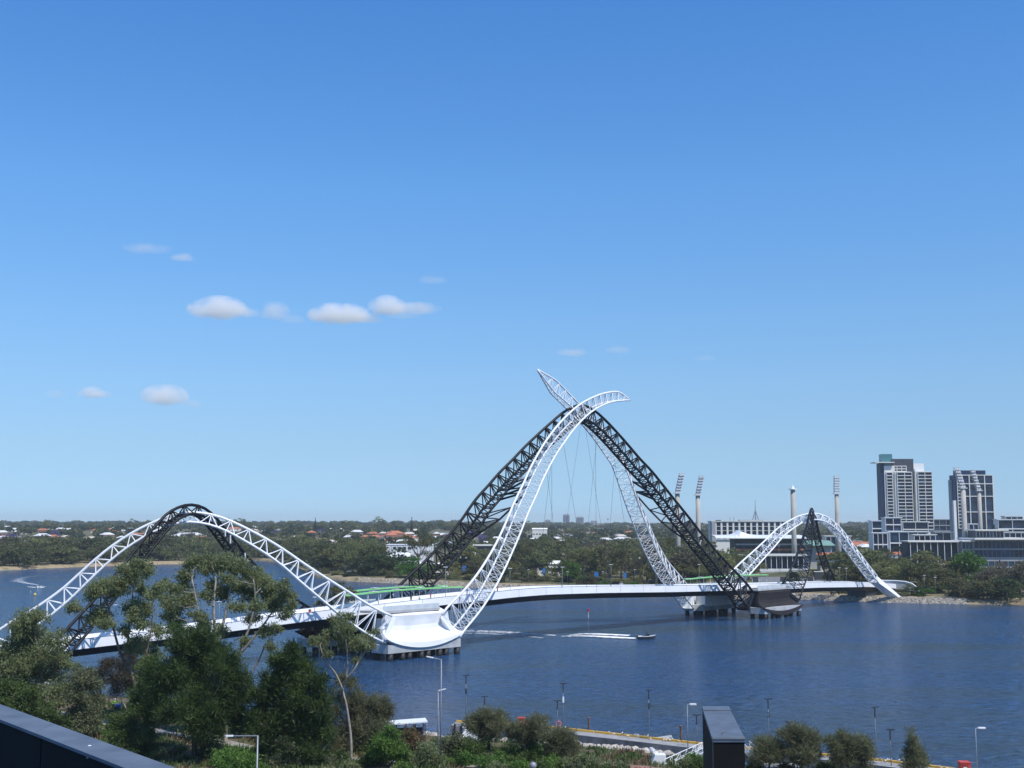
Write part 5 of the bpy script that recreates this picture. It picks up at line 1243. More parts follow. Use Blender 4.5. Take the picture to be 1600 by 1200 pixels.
# undergrowth: individual low shrubs across the bottom of the picture
UGL = []
UG = [(FL_MID, 'mid green'), (FL_GREY, 'grey-green'), (FL_BRT, 'bright green'), (FL_GUM, 'olive'), (FL_RED, 'russet')]
spots = [(655, 1188, 9, 1), (690, 1178, 8, 0), (750, 1165, 8, 0), (735, 1160, 7, 1), (765, 1184, 8, 1), (780, 1182, 9, 0), (800, 1168, 8, 0), (815, 1170, 8, 1), (830, 1168, 8, 0), (845, 1172, 9, 0), (858, 1184, 9, 1), (870, 1188, 9, 0), (900, 1182, 8, 3), (1180, 1198, 8, 0), (1225, 1200, 9, 1), (1285, 1200, 8, 0), (1300, 1198, 8, 3), (480, 1192, 10, 1), (530, 1186, 10, 0), (590, 1186, 9, 0), (410, 1172, 9, 0), (440, 1192, 9, 3), (165, 1150, 9, 2), (180, 1165, 9, 0), (152, 1146, 8, 3), (245, 1168, 9, 1), (252, 1182, 9, 3), (270, 1180, 8, 4), (283, 1172, 8, 3), (290, 1188, 8, 1), (344, 1150, 7, 0), (408, 1190, 9, 0), (425, 1196, 10, 1),
         (500, 1180, 10, 0), (515, 1192, 10, 1), (545, 1196, 9, 3), (572, 1190, 10, 0), (570, 1172, 9, 0), (690, 1186, 7, 3), (806, 1178, 9, 2), (820, 1184, 9, 0), (836, 1176, 9, 2), (850, 1186, 10, 0), (800, 1192, 9, 0),
         (862, 1192, 10, 2), (880, 1194, 9, 3), (905, 1190, 9, 3), (845, 1198, 10, 0), (815, 1199, 10, 2), (775, 1200, 9, 3), (760, 1176, 7, 0), (786, 1172, 7, 3), (895, 1200, 8, 1), (1085, 1184, 8, 2), (1092, 1193, 8, 0), (1075, 1192, 7, 3),
         (150, 1168, 10, 2), (165, 1180, 10, 0), (635, 1200, 8, 2), (700, 1192, 7, 2), (950, 1196, 6, 3), (930, 1193, 6, 3), (970, 1197, 6, 3)]
for i, (x, y, r, k) in enumerate(spots):
    x2 = x + R.uniform(-2, 2)
    nb = [('left of', x), ][0]
    lm = [(130, 'below the cyclist'), (235, 'under the tall slender gum'), (300, 'beside the trunk of the broad dark she-oak'), (400, 'near the arm lamp post'), (490, 'under the pale-trunked gum'), (625, 'near the tall double lamp post'),
          (745, 'below the flat-topped she-oak'), (795, 'below the red cabinet'), (870, 'above the rocks'), (1060, 'left of the dark fin wall'), (1150, 'right of the dark fin wall')]
    w = [b_ for a_, b_ in lm if x >= a_][-1]
    hw = 'lowest' if y > 1194 else ('upper' if y < 1176 else 'middle')
    UGL.append('%s %s low shrub %s' % (hw, UG[k][1], w)); nb_ = bush(UGL[-1], [(x2, y, r * .9), (x2 - r * .9, y + 3, r * .75), (x2 + r * .9, y + 2, r * .8), (x2 + r * .2, y - r * .4, r * .6), (x2 - r * .5, y - 2, r * .6)], UG[k][0], y + r + 1, 60 + i, size=.24, dens=170)
    nb_['group'] = 'shrubs: ' + UGL[-1]
# ground cover
def groundcover():
    g = np.random.default_rng(9); A = []; idx = []
    for i in range(26000):
        px = g.uniform(120, 1120); py = g.uniform(1096, 1215)
        q = gp(px, py, 2.0)
        if shore_near(px) - q.y < 4 or noise.noise(V((q.x * .13, q.y * .13, 0))) < -.12: continue
        if any(abs(q.y - yy) < 1.5 for yy in path_y(q.x)): continue
        z = near_height(px, q.y); h = g.uniform(.2, .7); a = g.uniform(0, 6.28); dx, dy = math.cos(a) * .16, math.sin(a) * .16; lx, ly = g.normal() * .15, g.normal() * .15
        A.append([(q.x - dx, q.y - dy, z - .03), (q.x + dx, q.y + dy, z - .03), (q.x + lx + dx * .3, q.y + ly + dy * .3, z + h), (q.x + lx - dx * .3, q.y + ly - dy * .3, z + h)])
        idx.append(int(abs(noise.noise(V((q.x * .1, q.y * .1, 5)))) * 7) % 3)
    b = MB()
    for q in A: b.quad(*q)
    me = b.mesh('ground_cover', [FL_MID, FL_GUM, FL_RED]); me.polygons.foreach_set('material_index', idx)
    o = link('ground_cover', me); tag(o, kind='stuff')
PATHS = []
def path_y(x):
    return [itp(P, x) for P in PATHS if P[0][0] - 1 < x < P[-1][0] + 1]
def ribbon(name, pxy, w, m, zo=.1):
    P3 = [gp(x, y, 2.2) for x, y in pxy]; q, L = cmr(P3, 60); rows = []
    for i, c in enumerate(q):
        t = (q[min(i + 1, 60)] - q[max(i - 1, 0)]).normalized(); n = V((-t.y, t.x, 0)); r_ = []
        for s in (-1, -.5, 0, .5, 1):
            e = c + n * s * w / 2; r_.append(V((e.x, e.y, gz(e) + zo)))
        rows.append(r_)
    PATHS.append(sorted((c.x, c.y) for c in q)); o = MB().grid(rows).build(name, m); tag(o, kind='structure'); return q
PATHM = mat('pale path concrete', (0.27, 0.25, 0.22), .85, 0, .08, .8)
BRICKP = mat('red brick paving', (0.26, 0.13, 0.10), .85, 0, .15, 1.5)
ribbon('footpath', [(40, 1108), (100, 1122), (150, 1134), (228, 1147), (300, 1158), (370, 1170), (430, 1180), (500, 1188), (580, 1193), (680, 1196), (780, 1203)], 2.6, PATHM)
ribbon('brick_path', [(820, 1203), (900, 1198), (1000, 1200), (1100, 1206), (1200, 1216)], 3.0, BRICKP, .11)
groundcover()
# ---- near rocks
ROCK = mat('pale granite rock', (0.46, 0.42, 0.37), .85, 0, .2, 1.2, bump=.05, bscale=6, objvar=.18)
RM = []
for s in range(6):
    g = random.Random(s + 40); b = MB(); P = []
    ring = [(math.cos(a) * g.uniform(.75, 1.1), math.sin(a) * g.uniform(.75, 1.1)) for a in [i * 1.047 for i in range(6)]]
    b.v = [(x * .9, y * .9, -.5) for x, y in ring] + [(x * g.uniform(.85, 1.15), y, g.uniform(.0, .3)) for x, y in ring] + [(x * .55, y * .55, g.uniform(.5, .75)) for x, y in ring]
    for k in (0, 6):
        for i in range(6): j = (i + 1) % 6; b.f.append((k + i, k + j, k + j + 6)); b.f.append((k + i, k + j + 6, k + i + 6))
    b.f.append((12, 13, 14, 15, 16, 17)); RM.append(b.mesh('rock', ROCK))
for i in range(210):
    px = R.uniform(880, 1060) if i < 120 else (R.uniform(700, 880) if i < 165 else R.uniform(580, 700))
    s = shore_near(px); y = s - R.uniform(-.6, 3.6) * (1 if px > 870 else .6); sc = R.uniform(.35, .85)
    p = at(px, y, 1); z = near_height(px, y)
    link('rock', RM[i % 6], NEARBANK, Matrix.Translation((p.x, p.y, z + .1 + sc * .15)) @ Matrix.Rotation(R.random() * 6.28, 4, 'Z') @ Matrix.Rotation(R.uniform(-.4, .4), 4, 'X') @ Matrix.Diagonal((sc * R.uniform(.8, 1.4), sc, sc * R.uniform(.7, 1.1), 1)))
# far revetments: thousands of stones a pixel or two across
b = MB(); g = random.Random(3)
for i in range(5200):
    u = g.random(); px = 1225 + 285 * u if i < 2900 else (690 + 560 * g.random() if i < 4300 else 560 + 140 * g.random())
    s = shore_far(px); rr = g.uniform(-.8, 4.6); y = s + rr; p = at(px, y, 1); z = far_height(px, y) + .12; q = g.uniform(.25, .62)
    a = g.random() * 6.28; c, sn = math.cos(a) * q, math.sin(a) * q
    b.hexa([(p.x - c, p.y - sn, z - .3), (p.x + sn, p.y - c, z - .3), (p.x + c, p.y + sn, z - .3), (p.x - sn, p.y + c, z - .3), (p.x - c * .6, p.y - sn * .7, z + q * .8), (p.x + sn * .7, p.y - c * .5, z + q * .6), (p.x + c * .5, p.y + sn * .7, z + q * .9), (p.x - sn * .6, p.y + c * .6, z + q * .7)])
o = b.build('rock_revetment', mat('far granite', (0.42, 0.38, 0.32), .9, 0, .35, .9)); tag(o, kind='stuff')

# ------------------------------------------------------------------ jetty and shoreline works
YEL = mat('yellow kerb paint', (0.72, 0.42, 0.05), .6, 0, .06, .8)
JD = mat('jetty deck', (0.30, 0.30, 0.30), .8, 0, .12, 1.0); JS = mat('jetty side', (0.15, 0.16, 0.17), .8, 0, .2, .8)
REDP = mat('red paint', (0.55, 0.05, 0.03), .45, 0, .05, 1)
jt = thing('jetty', tuple(gp(950, 1150, 1.0)), 'long low grey jetty with a yellow kerb running across the bottom right', 'jetty')
JP = [gp(x, y, 1.7) for x, y in ((712, 1128), (790, 1131), (845, 1136), (970, 1149), (1095, 1163), (1200, 1172.5), (1340, 1185), (1475, 1201), (1600, 1216), (1750, 1235))]
JC, JL = cmr(JP, 60)
def jf(i): t = (JC[min(i + 1, 60)] - JC[max(i - 1, 0)]).normalized(); n = V((t.y, -t.x, 0)); return JC[i], t, (n if n.y < 0 else -n)
for i in range(0, 60, 3):
    rows = []
    for k in range(i, i + 4):
        c, t, n = jf(min(k, 60)); rows.append([c + V((0, 0, -1.4)), c + V((0, 0, -.02)), c + n * 2.9 + V((0, 0, -.02)), c + n * 2.9 + V((0, 0, -1.0)), c + V((0, 0, -1.4))])
    MB().grid(rows).build('deck_unit', JD, jt)
    rows = [];
    for k in range(i, i + 4):
        c, t, n = jf(min(k, 60)); rows.append([c + n * 2.93 + V((0, 0, -.06)), c + n * 2.93 + V((0, 0, -.95))])
    MB().grid(rows).build('shaded_side', JS, jt)  # strip over the near side, coloured darker than the deck for its shade
    a, t, n = jf(i); c, t2, n2 = jf(min(i + 3, 60)); MB().bar(a + t * .12 + V((0, 0, .12)), c - t2 * .12 + V((0, 0, .12)), .32, .26).build('kerb', YEL, jt)
    MB().lathe((a.x + n.x * 1.2, a.y + n.y * 1.2, -1.5), [(.22, 0), (.22, 2.4)], 8).build('pile', PILE, jt)
def jat(px): return min(range(61), key=lambda i: abs(proj(JC[i])[0] - px))
# cross ramp
a = gp(988, 1160, .9); c = gp(1050, 1151, 1.75)
MB().bar(a, c, 1.6, .2).build('landing_ramp', CONC, jt); MB().box((gp(995, 1161, .5).x, gp(995, 1161, .5).y, .1), (.25, .25, 1.2)).build('ramp_pile', PILE, jt)
# lamps
def lamp(name, px, yt, p, lab, kind, group=None):
    # p: foot position; top given by the photo's height there
    t = thing(name, tuple(p), lab, 'lamp post', group); zt = pd(px, yt, p.y).z; h = zt - p.z; r_ = .065
    MB().tube([tuple(p), (p.x, p.y, zt - .05)], [r_, r_ * .6], 8).build('pole', GALV, t, True)
    if kind == 'tee':
        MB().box((p.x, p.y, zt), (.42, .1, .04)).build('crossarm', DARKST, t); MB().lathe((p.x, p.y, zt - 1.3), [(.09, 0), (.09, 1.25)], 8).build('collar', DARKST, t)
        for s in (-1, 1): MB().box((p.x + s * .34, p.y, zt + .06), (.17, .15, .05)).build('lamp_head', DARKST, t)
    elif kind == 'white': MB().tube([(p.x, p.y, zt - .05), (p.x + .35, p.y, zt)], .05, 5).build('arm', GALV, t); MB().box((p.x + .75, p.y, zt + .05), (.42, .2, .08)).build('lamp_head', WREN, t)
    elif kind == 'deck': MB().box((p.x, p.y, zt), (.55, .18, .07)).build('lamp_head', WREN, t)
    return t
for px, yt, lab in ((728, 1055, 'tee-headed jetty lamp at the left end of the jetty'), (880, 1068, 'tallest tee-headed jetty lamp, above the life ring'), (1014, 1078, 'tee-headed jetty lamp where the pale landing ramp crosses'),
                    (1201, 1092, 'tee-headed jetty lamp carrying the numeral 2'), (1368, 1105, 'tee-headed jetty lamp between the leaning-top and conical she-oaks')):
    c, t_, n = jf(jat(px + 2)); q = c + n * .4; q.z = 1.7; q = V((at(px, q.y, 5).x, q.y, 1.7)); L = lamp('jetty_lamp', px, yt, q, lab, 'tee', 'tee-headed lamps along the jetty')
    if px in (880, 1201, 1014, 728):
        zz = pd(px, yt + 25, q.y).z
        if px == 1201:
            cu = bpy.data.curves.new('numeral', 'FONT'); cu.body = '2'; cu.size = 1.0; cu.extrude = .02; cu.align_x = 'CENTER'; cu.materials.append(PILE)
            oc = bpy.data.objects.new('numeral_curve', cu); nm_ = bpy.data.meshes.new_from_object(oc); bpy.data.objects.remove(oc); o = bpy.data.objects.new('numeral', nm_); COL.objects.link(o); o.parent = L; o.matrix_parent_inverse = WM[L.name].inverted(); o.location = (q.x - .05, q.y - .22, zz - .3); o.rotation_euler = (math.pi / 2, 0, 0)
        else: MB().box((q.x + .02, q.y - .12, zz), (.12, .05, .42)).build('sign_plate', WREN if px == 880 else DARKST, L)
for px, yt, lab in ((757, 1088, 'shorter tee-headed lamp second from the left'), (871, 1095, 'shorter tee-headed lamp just left of the tallest one'), (1089, 1117, 'short tee-headed lamp just left of the dark fin wall'),
                    (1234, 1128, 'short tee-headed lamp rising from the tallest right-hand she-oak'), (1392, 1140, 'short tee-headed lamp left of the conical she-oak')):
    c, t_, n = jf(jat(px)); q = c + n * 2.5; q = V((at(px, q.y, 3).x, q.y, 1.7)); lamp('jetty_lamp', px, yt, q, lab, 'tee', 'tee-headed lamps along the jetty')
for px, yt, y, lab in ((1075, 1101, 160, 'thin white-headed lamp left of the dark fin wall'), (1527, 1138, 150, 'thin white-headed lamp beside the right red cabinet')):
    q = at(px, y, 2.2); q.z = min(2.2, max(.2, near_height(px, y))); lamp('path_lamp', px, yt, q, lab, 'white')
def arm_lamp(px, yt, d, armx, army, lab, both=False):
    q = at(px, d, 3); q.z = near_height(px, d) - .3; t = thing('street_lamp', tuple(q), lab, 'lamp post'); zt = pd(px, yt, d).z
    MB().tube([tuple(q), (q.x, q.y, zt)], [.09, .06], 8).build('pole', GALV, t, True)
    e = pd(armx, army, d); MB().tube([(q.x, q.y, zt - .04), (e.x, e.y, e.z)], .045, 6).build('arm', GALV, t)
    dv = (e - V((q.x, q.y, zt))).normalized(); MB().bar(e - dv * .15, e + dv * .95 * d / 150 * -1 if False else e - dv * (.8 * d / 150 + .2), .26 * d / 150 + .05, .1).build('lamp_head', WREN, t)
arm_lamp(688.5, 1030, 150, 665, 1025.5, 'tall street lamp with arm to the left in front of the white pier cladding')
arm_lamp(684, 1079, 153, 698, 1076, 'shorter street lamp close beside the tall one, arm to the right')
arm_lamp(396, 1149, 92, 350, 1150, 'street lamp with long arm to the left at the bottom left')
# lamp posts on the bridge deck
for px, yt, s, lab in ((180, 945, -1, 'deck lamp in front of the open water left of the slender gum'), (342, 940, -1, 'deck lamp seen through the umbrella-crowned gum'), (492, 933, -1, 'deck lamp with a red bin at its foot'),
                       (696, 886, -1, 'deck lamp behind the near green canopy'), (797, 888, -1, 'deck lamp just right of the tall near white arch'), (879, 886, -1, 'deck lamp in front of the bright green drooping tree'),
                       (955, 882, -1, 'deck lamp between the two blue banners'), (1025, 889, -1, 'deck lamp at the foot of the far white arch leg'), (1093, 882, -1, 'deck lamp beside the right green canopy'),
                       (1259, 889, -1, 'deck lamp left of the small black arch right leg'), (1312, 887, -1, 'left deck lamp of the pair under the small white arch'), (1323, 888, -1, 'right deck lamp of the pair under the small white arch')):
    i = min(range(221), key=lambda k: abs(proj(dk(k, s * 3.6))[0] - px)); q = dk(i, s * 3.6); q = V((at(px, q.y, q.z).x, q.y, q.z)); lamp('deck_lamp', px, yt, q, lab, 'deck', 'slim white-headed lamps on the bridge deck')
# far-bank lamps and banners
for px, yt, r in ((826, 890, 12), (887, 893, 14), (942, 893, 20), (992, 890, 22), (1145, 890, 30), (1445, 899, 26), (1462, 902, 16), (1218, 853, 150)):
    y = shore_far(px) + r; q = at(px, y, 4); q.z = far_height(px, y); lamp('park_lamp', px, yt, q, 'slim far-bank lamp post ' + zone(px) + (' at the water' if r < 18 else ' set back'), 'deck')
BLUEB = mat('blue banner cloth', (0.03, 0.16, 0.45), .6, 0, .1, 1)
for px, yt, yb, r, lab in ((932, 893.5, 901, 16, 'left blue banner sign on the far bank, squarer'), (976.5, 895, 903, 16, 'right blue banner sign on the far bank, taller'), (850, 888, 896, 30, 'blue banner under the large yellow-green tree'), (725.5, 884, 892, 40, 'blue box sign left of the near white arch')):
    y = shore_far(px) + r; q = at(px, y, 4); z = far_height(px, y); t = thing('banner_sign', (q.x, q.y, z), lab, 'sign'); za, zb = pd(px, yb, y).z, pd(px, yt, y).z
    MB().tube([(q.x, q.y, z - .3), (q.x, q.y, zb + .2)], .08, 6).build('post', GALV, t); MB().box((q.x, q.y - .12, (za + zb) / 2), (.9 if px in (932, 725.5) else .65, .06, (zb - za) / 2)).build('banner', BLUEB, t)
# red cabinets, life ring
for px, yt, yb, w, lab in ((815, 1118, 1128.5, 1.05, 'red cabinet on the jetty above the wide she-oak'), (1507, 1184, 1199, 1.15, 'red cabinet at the bottom right beside a white-headed lamp')):
    c, t_, n = jf(jat(px)); y = c.y - 1; q = at(px, y, 1.75); t = thing('red_cabinet', (q.x, q.y, 1.7), lab, 'cabinet'); h = w * 1.12
    MB().box((q.x, q.y, 1.7 + h / 2), (w / 2, w / 2, h / 2)).build('cabinet_body', REDP, t); MB().box((q.x, q.y, 1.7 + h + .06), (w / 2 + .07, w / 2 + .07, .055)).build('lid', REDP, t)
    MB().box((q.x - .1, q.y - w / 2 - .015, 1.7 + h * .55), (w * .3, .012, h * .28)).build('door_panel', mat('dark red panel', (.22, .02, .015), .5, 0, .1, 1), t)
    MB().box((q.x - .1, q.y - w / 2 - .03, 1.7 + h * .62), (w * .2, .008, h * .05)).build('label_strip', CREAM, t)
c, t_, n = jf(jat(866)); t = thing('life_ring', (c.x, c.y, 1.9), 'pinkish red life ring on a stand beside the tallest jetty lamp', 'life ring')
rg = [V((c.x + .38 * math.cos(a), c.y - .2, 2.45 + .38 * math.sin(a))) for a in [k * .5236 for k in range(13)]]; MB().tube(rg, .1, 6, False).build('ring', mat('faded red', (.55, .12, .12), .5, 0, .1, 2), t); MB().box((c.x, c.y, 2.1), (.06, .06, .42)).build('stand', WREN, t)
# white boom pipes, pivot block, gangways
for (xa, ya, xb, yb, r_, lab) in ((898, 1161, 972, 1161, .36, 'white floating boom pipe inside the jetty at the middle'), (1012, 1166.5, 1032, 1186, .42, 'white boom pipe reaching from the jetty to the pivot block'), (1162, 1196, 1335, 1198, .34, 'white boom pipe at the bottom edge right of the fin wall')):
    a, c = gp(xa, ya, .55), gp(xb, yb, .55 if yb < 1180 or yb > 1190 else 1.3); t = thing('boom_pipe', tuple(a), lab, 'pipe'); MB().tube([a, c], r_, 10).build('pipe', WHITE, t, True)
    for f in (.02, .7, .98): q = a.lerp(c, f); d_ = (c - a).normalized(); MB().tube([q - d_ * .12, q + d_ * .12], r_ * 1.3, 10).build('flange', WREN, t)
t = thing('pivot_block', tuple(gp(1030, 1196, 1.5)), 'white wedge-shaped concrete pivot block on the rocks', 'concrete block')
a = gp(1012, 1198, 1.6); c = gp(1041, 1198, 1.6); tp = gp(1030, 1183, 1.6).y
za = 1.0; zt_ = 3.0
MB().hexa([(a.x, a.y, za), (c.x, c.y, za), (c.x, c.y + 1.6, za), (a.x, a.y + 1.6, za), (c.x - 1.35, a.y, zt_), (c.x, c.y, zt_), (c.x, c.y + 1.6, zt_), (c.x - 1.35, a.y + 1.6, zt_)]).build('block', WREN, t)
def gangway(a, c, w, lab, n=5, rail=1.1):
    t = thing('gangway', tuple(a), lab, 'gangway'); d_ = (c - a).normalized(); s = V((-d_.y, d_.x, 0)).normalized() * w / 2
    MB().bar(a, c, w, .14).build('walkway', GALV, t)
    for k in (-1, 1):
        MB().tube([a + s * k + V((0, 0, rail)), c + s * k + V((0, 0, rail))], .06, 6).build('handrail', WHITE, t); MB().tube([a + s * k + V((0, 0, rail * .5)), c + s * k + V((0, 0, rail * .5))], .035, 5).build('mid_rail', WHITE, t)
        for j in range(n + 1):
            q = a.lerp(c, j / n) + s * k; MB().tube([q, q + V((0, 0, rail))], .045, 5).build('post', WHITE, t)
            if j < n: q2 = a.lerp(c, (j + 1) / n) + s * k; MB().tube([q, q2 + V((0, 0, rail))], .03, 4).build('brace', WHITE, t)
    return t
gangway(gp(1047, 1202, 1.6), gp(1106, 1174, 1.5), 1.5, 'white railed gangway running behind the dark fin wall')
gangway(gp(1165, 1172, 1.9), gp(1176, 1182, 1.9), 1.1, 'short white railing on the jetty just right of the fin wall', 2)
gangway(gp(705, 1176, 1.5), gp(745, 1160, 1.2), 1.6, 'white railed gangway behind the bushes left of the flat-topped she-oak', 5)
gangway(gp(728, 1158, 1.2), gp(744, 1146, 1.6), 1.2, 'small white railed landing above the left gangway', 3, .9)
t = thing('bollard', tuple(gp(726, 1152, 1.0)), 'thick white mooring post beside the left gangway', 'bollard'); q = gp(726, 1152, 1.0); MB().lathe((q.x, q.y, -.5), [(.28, 0), (.28, 2.6), (.22, 2.8)], 10).build('post', WHITE, t, True); MB().lathe((q.x, q.y, 2.3), [(.36, 0), (.36, .15)], 10).build('cap', WREN, t)
t = thing('timber_dolphin', tuple(gp(722, 1140, .5)), 'dark timber mooring frame at the left end of the jetty', 'mooring'); q = gp(722, 1145, .8)
MB().box((q.x, q.y + 1.5, .9), (1.15, 1.2, .8)).build('fender_wall', JS, t)
for k in (-1, 0, 1): MB().box((q.x + k * 1.1, q.y + .2, .6), (.14, .14, 1.5)).build('pile', PILE, t)
BRP = mat('rusty brown pile', (.16, .09, .06), .8, 0, .2, 1)
for px, yt, yb, lab in ((920, 1123, 1140, 'brown stake beyond the jetty above the middle boom pipe'), (1064, 1136, 1160, 'brown stake beyond the jetty left of the fin wall')):
    q = gp(px, yb, 0); t = thing('mooring_stake', tuple(q), lab, 'stake'); zt_ = pd(px, yt, q.y).z; MB().lathe((q.x, q.y, -1), [(.16, 0), (.16, zt_ + 1)], 8).build('stake', BRP, t); MB().lathe((q.x, q.y, zt_), [(.24, 0), (.24, .18), (.05, .3)], 8).build('cap', BRP, t)
# globe lamp
q = gp(833, 1215, 2.4); d_ = q.y; t = thing('globe_lamp', (q.x, q.y, 2.2), 'pale round globe lamp among the bushes at the bottom middle', 'lamp'); zz = pd(833, 1196, d_).z; z_0 = near_height(833, d_)
MB().lathe((q.x, q.y, zz - .42), [(.05, 0)] + [(.42 * math.sin(a), .42 - .42 * math.cos(a)) for a in (.5, .9, 1.3, 1.7, 2.1, 2.5, 2.9)], 14).build('globe', mat('pale globe', (.24, .25, .29), .3, 0, .03, 1), t, True); MB().tube([(q.x, q.y, z_0 - .2), (q.x, q.y, zz - .4)], .06, 6).build('post', DARKST, t)
# gulls on the jetty
GW = mat('gull white', (.75, .75, .74), .7, 0, .03, 3); GG = mat('gull grey wing', (.35, .36, .38), .7, 0, .05, 3)
gb = MB().tube([(-.2, 0, .16), (-.08, 0, .19), (.06, 0, .21), (.14, 0, .27), (.19, 0, .32), (.25, 0, .33)], [.02, .07, .085, .055, .05, .01], 7).mesh('gull_body', GW, True)
gw2 = MB(); 
for s in (-1, 1): gw2.poly([(-.26, s * .03, .19), (-.02, s * .085, .25), (.1, s * .07, .24), (.0, s * .09, .17)])
gw2 = gw2.mesh('wing', GG)
for i in range(58):
    f = R.choice([(893, 5), (945, 8), (985, 9), (1005, 10), (1040, 9), (1050, 7), (1072, 6), (1385, 8), (1400, 6), (1470, 9), (738, 8), (815, 4), (1310, 14), (1140, 10)]); px = R.gauss(f[0], f[1]); c, t_, n = jf(jat(px)); q = c + t_ * R.uniform(-1.5, 1.5) + n * R.uniform(0, .7)
    o = bpy.data.objects.new('gull', None); COL.objects.link(o); o.location = (q.x, q.y, 1.7 + (.24 if R.random() < .5 else 0)); s_ = R.uniform(.7, 1.0); o.scale = (s_,) * 3; o.rotation_euler = (0, 0, R.random() * 6.28)
    tag(o, 'white gull among those resting on the jetty beside its yellow kerb', 'gull', 'gulls resting on the jetty')
    for nm, me in (('body', gb), ('wings', gw2)): c_ = bpy.data.objects.new(nm, me); COL.objects.link(c_); c_.parent = o
# blue shelter
sh = thing('shelter', tuple(gp(635, 1166, 2.2)), 'dark blue glazed shelter with flat white roof by the water', 'shelter')
a = gp(604, 1166, 2.0); c = gp(664, 1164, 2.0); zt_ = pd(635, 1133, a.y).z; SHB = mat('dark blue shelter panel', (.02, .03, .07), .3, 0, .15, .6)
dd = (c - a); n_ = V((-dd.y, dd.x, 0)).normalized(); L_ = dd.length; dd = dd.normalized()
MB().hexa([a - dd * .3 - n_ * .4 + V((0, 0, zt_ - a.z)), c + dd * .3 - n_ * .4 + V((0, 0, zt_ - a.z + .25)), c + dd * .3 + n_ * 2.4 + V((0, 0, zt_ - a.z + .25)), a - dd * .3 + n_ * 2.6 + V((0, 0, zt_ - a.z)),
           a - dd * .3 - n_ * .4 + V((0, 0, zt_ - a.z + .16)), c + dd * .3 - n_ * .4 + V((0, 0, zt_ - a.z + .41)), c + dd * .3 + n_ * 2.6 + V((0, 0, zt_ - a.z + .41)), a - dd * .3 + n_ * 2.6 + V((0, 0, zt_ - a.z + .16))]).build('roof', WHITE, sh)
for k in range(4):
    q0 = a + dd * (L_ * k / 4 + .08) + n_ * 2.2; q1 = a + dd * (L_ * (k + 1) / 4 - .08) + n_ * 2.2; zc_ = (zt_ - a.z) * .45 - .2
    MB().bar(q0 + V((0, 0, zc_)), q1 + V((0, 0, zc_)), .06, (zt_ - a.z) * .9 - .6).build('wall_panel', SHB, sh)
for k in range(5):
    for j in (0, 2.3): q = a + dd * (L_ * k / 4) + n_ * j; MB().box((q.x, q.y, (a.z - .4 + zt_) / 2), (.07, .07, (zt_ - a.z + .4) / 2)).build('post', DARKST, sh)
MB().bar(a + dd * .4 + n_ * 1.8 + V((0, 0, .5)), c - dd * .4 + n_ * 1.8 + V((0, 0, .5)), .5, .08).build('bench', BRP, sh)
MB().bar(a - dd * .4 + n_ * 1.1 + V((0, 0, .02)), c + dd * .6 + n_ * 1.1 + V((0, 0, .02)), 3.6, .3).build('plinth', BRICKP, sh)

# ------------------------------------------------------------------ boats, buoys, wakes
FOAM = bpy.data.materials.new('foam'); FOAM.use_nodes = True
n_ = FOAM.node_tree.nodes; l_ = FOAM.node_tree.links; b_ = n_['Principled BSDF']; b_.inputs['Base Color'].default_value = (.85, .87, .88, 1); b_.inputs['Roughness'].default_value = .8
g_ = n_.new('ShaderNodeNewGeometry'); tn = n_.new('ShaderNodeTexNoise'); tn.inputs['Scale'].default_value = .7; tn.inputs['Detail'].default_value = 6; l_.new(g_.outputs['Position'], tn.inputs['Vector'])
at_ = n_.new('ShaderNodeAttribute'); at_.attribute_name = 'dens'; ad = n_.new('ShaderNodeMath'); ad.operation = 'ADD'; l_.new(tn.outputs['Fac'], ad.inputs[0]); l_.new(at_.outputs['Fac'], ad.inputs[1])
mr = n_.new('ShaderNodeMapRange'); mr.inputs['From Min'].default_value = .62; mr.inputs['From Max'].default_value = 1.2; l_.new(ad.outputs[0], mr.inputs['Value']); l_.new(mr.outputs[0], b_.inputs['Alpha'])
def foam(name, pts, ws, dens, z=.05, hump=.0):
    q, L = cmr(pts, 50); rows = []; dv = []
    for i, c in enumerate(q):
        t = (q[min(i + 1, 50)] - q[max(i - 1, 0)]).normalized(); n = V((-t.y, t.x, 0)); f = i / 50; w = itp(ws, f)
        rows.append([c + n * s * w / 2 + V((0, 0, z + hump * (1 - s * s) * itp(dens, f))) for s in (-1, -.6, -.25, 0, .25, .6, 1)]); dv.append([itp(dens, f) * (1 - abs(s) ** 2) for s in (-1, -.6, -.25, 0, .25, .6, 1)])
    b = MB().grid(rows); me = b.mesh(name, FOAM, True); a = me.attributes.new('dens', 'FLOAT', 'POINT'); a.data.foreach_set('value', [v for r_ in dv for v in r_]); o = link(name, me); o['kind'] = 'stuff'; return o
foam('boat_wake', [gp(1000, 998.5), gp(960, 996.5), (gp(920, 994.5)), gp(870, 994.5)], [(0, 2.4), (.3, 5.5), (1, 3)], [(0, .95), (.5, .8), (.85, .5), (1, .15)], .06, .25)
foam('boat_wake', [gp(985, 994), gp(950, 992.3), gp(915, 991.3), gp(880, 993.5)], [(0, 4.0), (.5, 6.5), (1, 2.0)], [(0, .85), (.5, .65), (1, .15)], .07, .3)
foam('boat_wake', [gp(868, 993), gp(820, 990), gp(770, 987), (gp(722, 986))], [(0, 3), (1, 12)], [(0, .5), (.5, .36), (1, .30)], .05)
foam('boat_wake', [gp(850, 997), gp(800, 992.5), gp(760, 990), gp(724, 989.5)], [(0, 2), (1, 5)], [(0, .34), (.5, .33), (1, .3)], .045)
for s in (-1, 1): foam('boat_wake', [gp(60, 918.5), gp(60 + s * 5, 918.2), gp(60 + s * 11 + (0 if s > 0 else -8), 916.6)], [(0, 2.4), (1, 2)], [(0, .9), (.6, .6), (1, .15)], .07, .15)
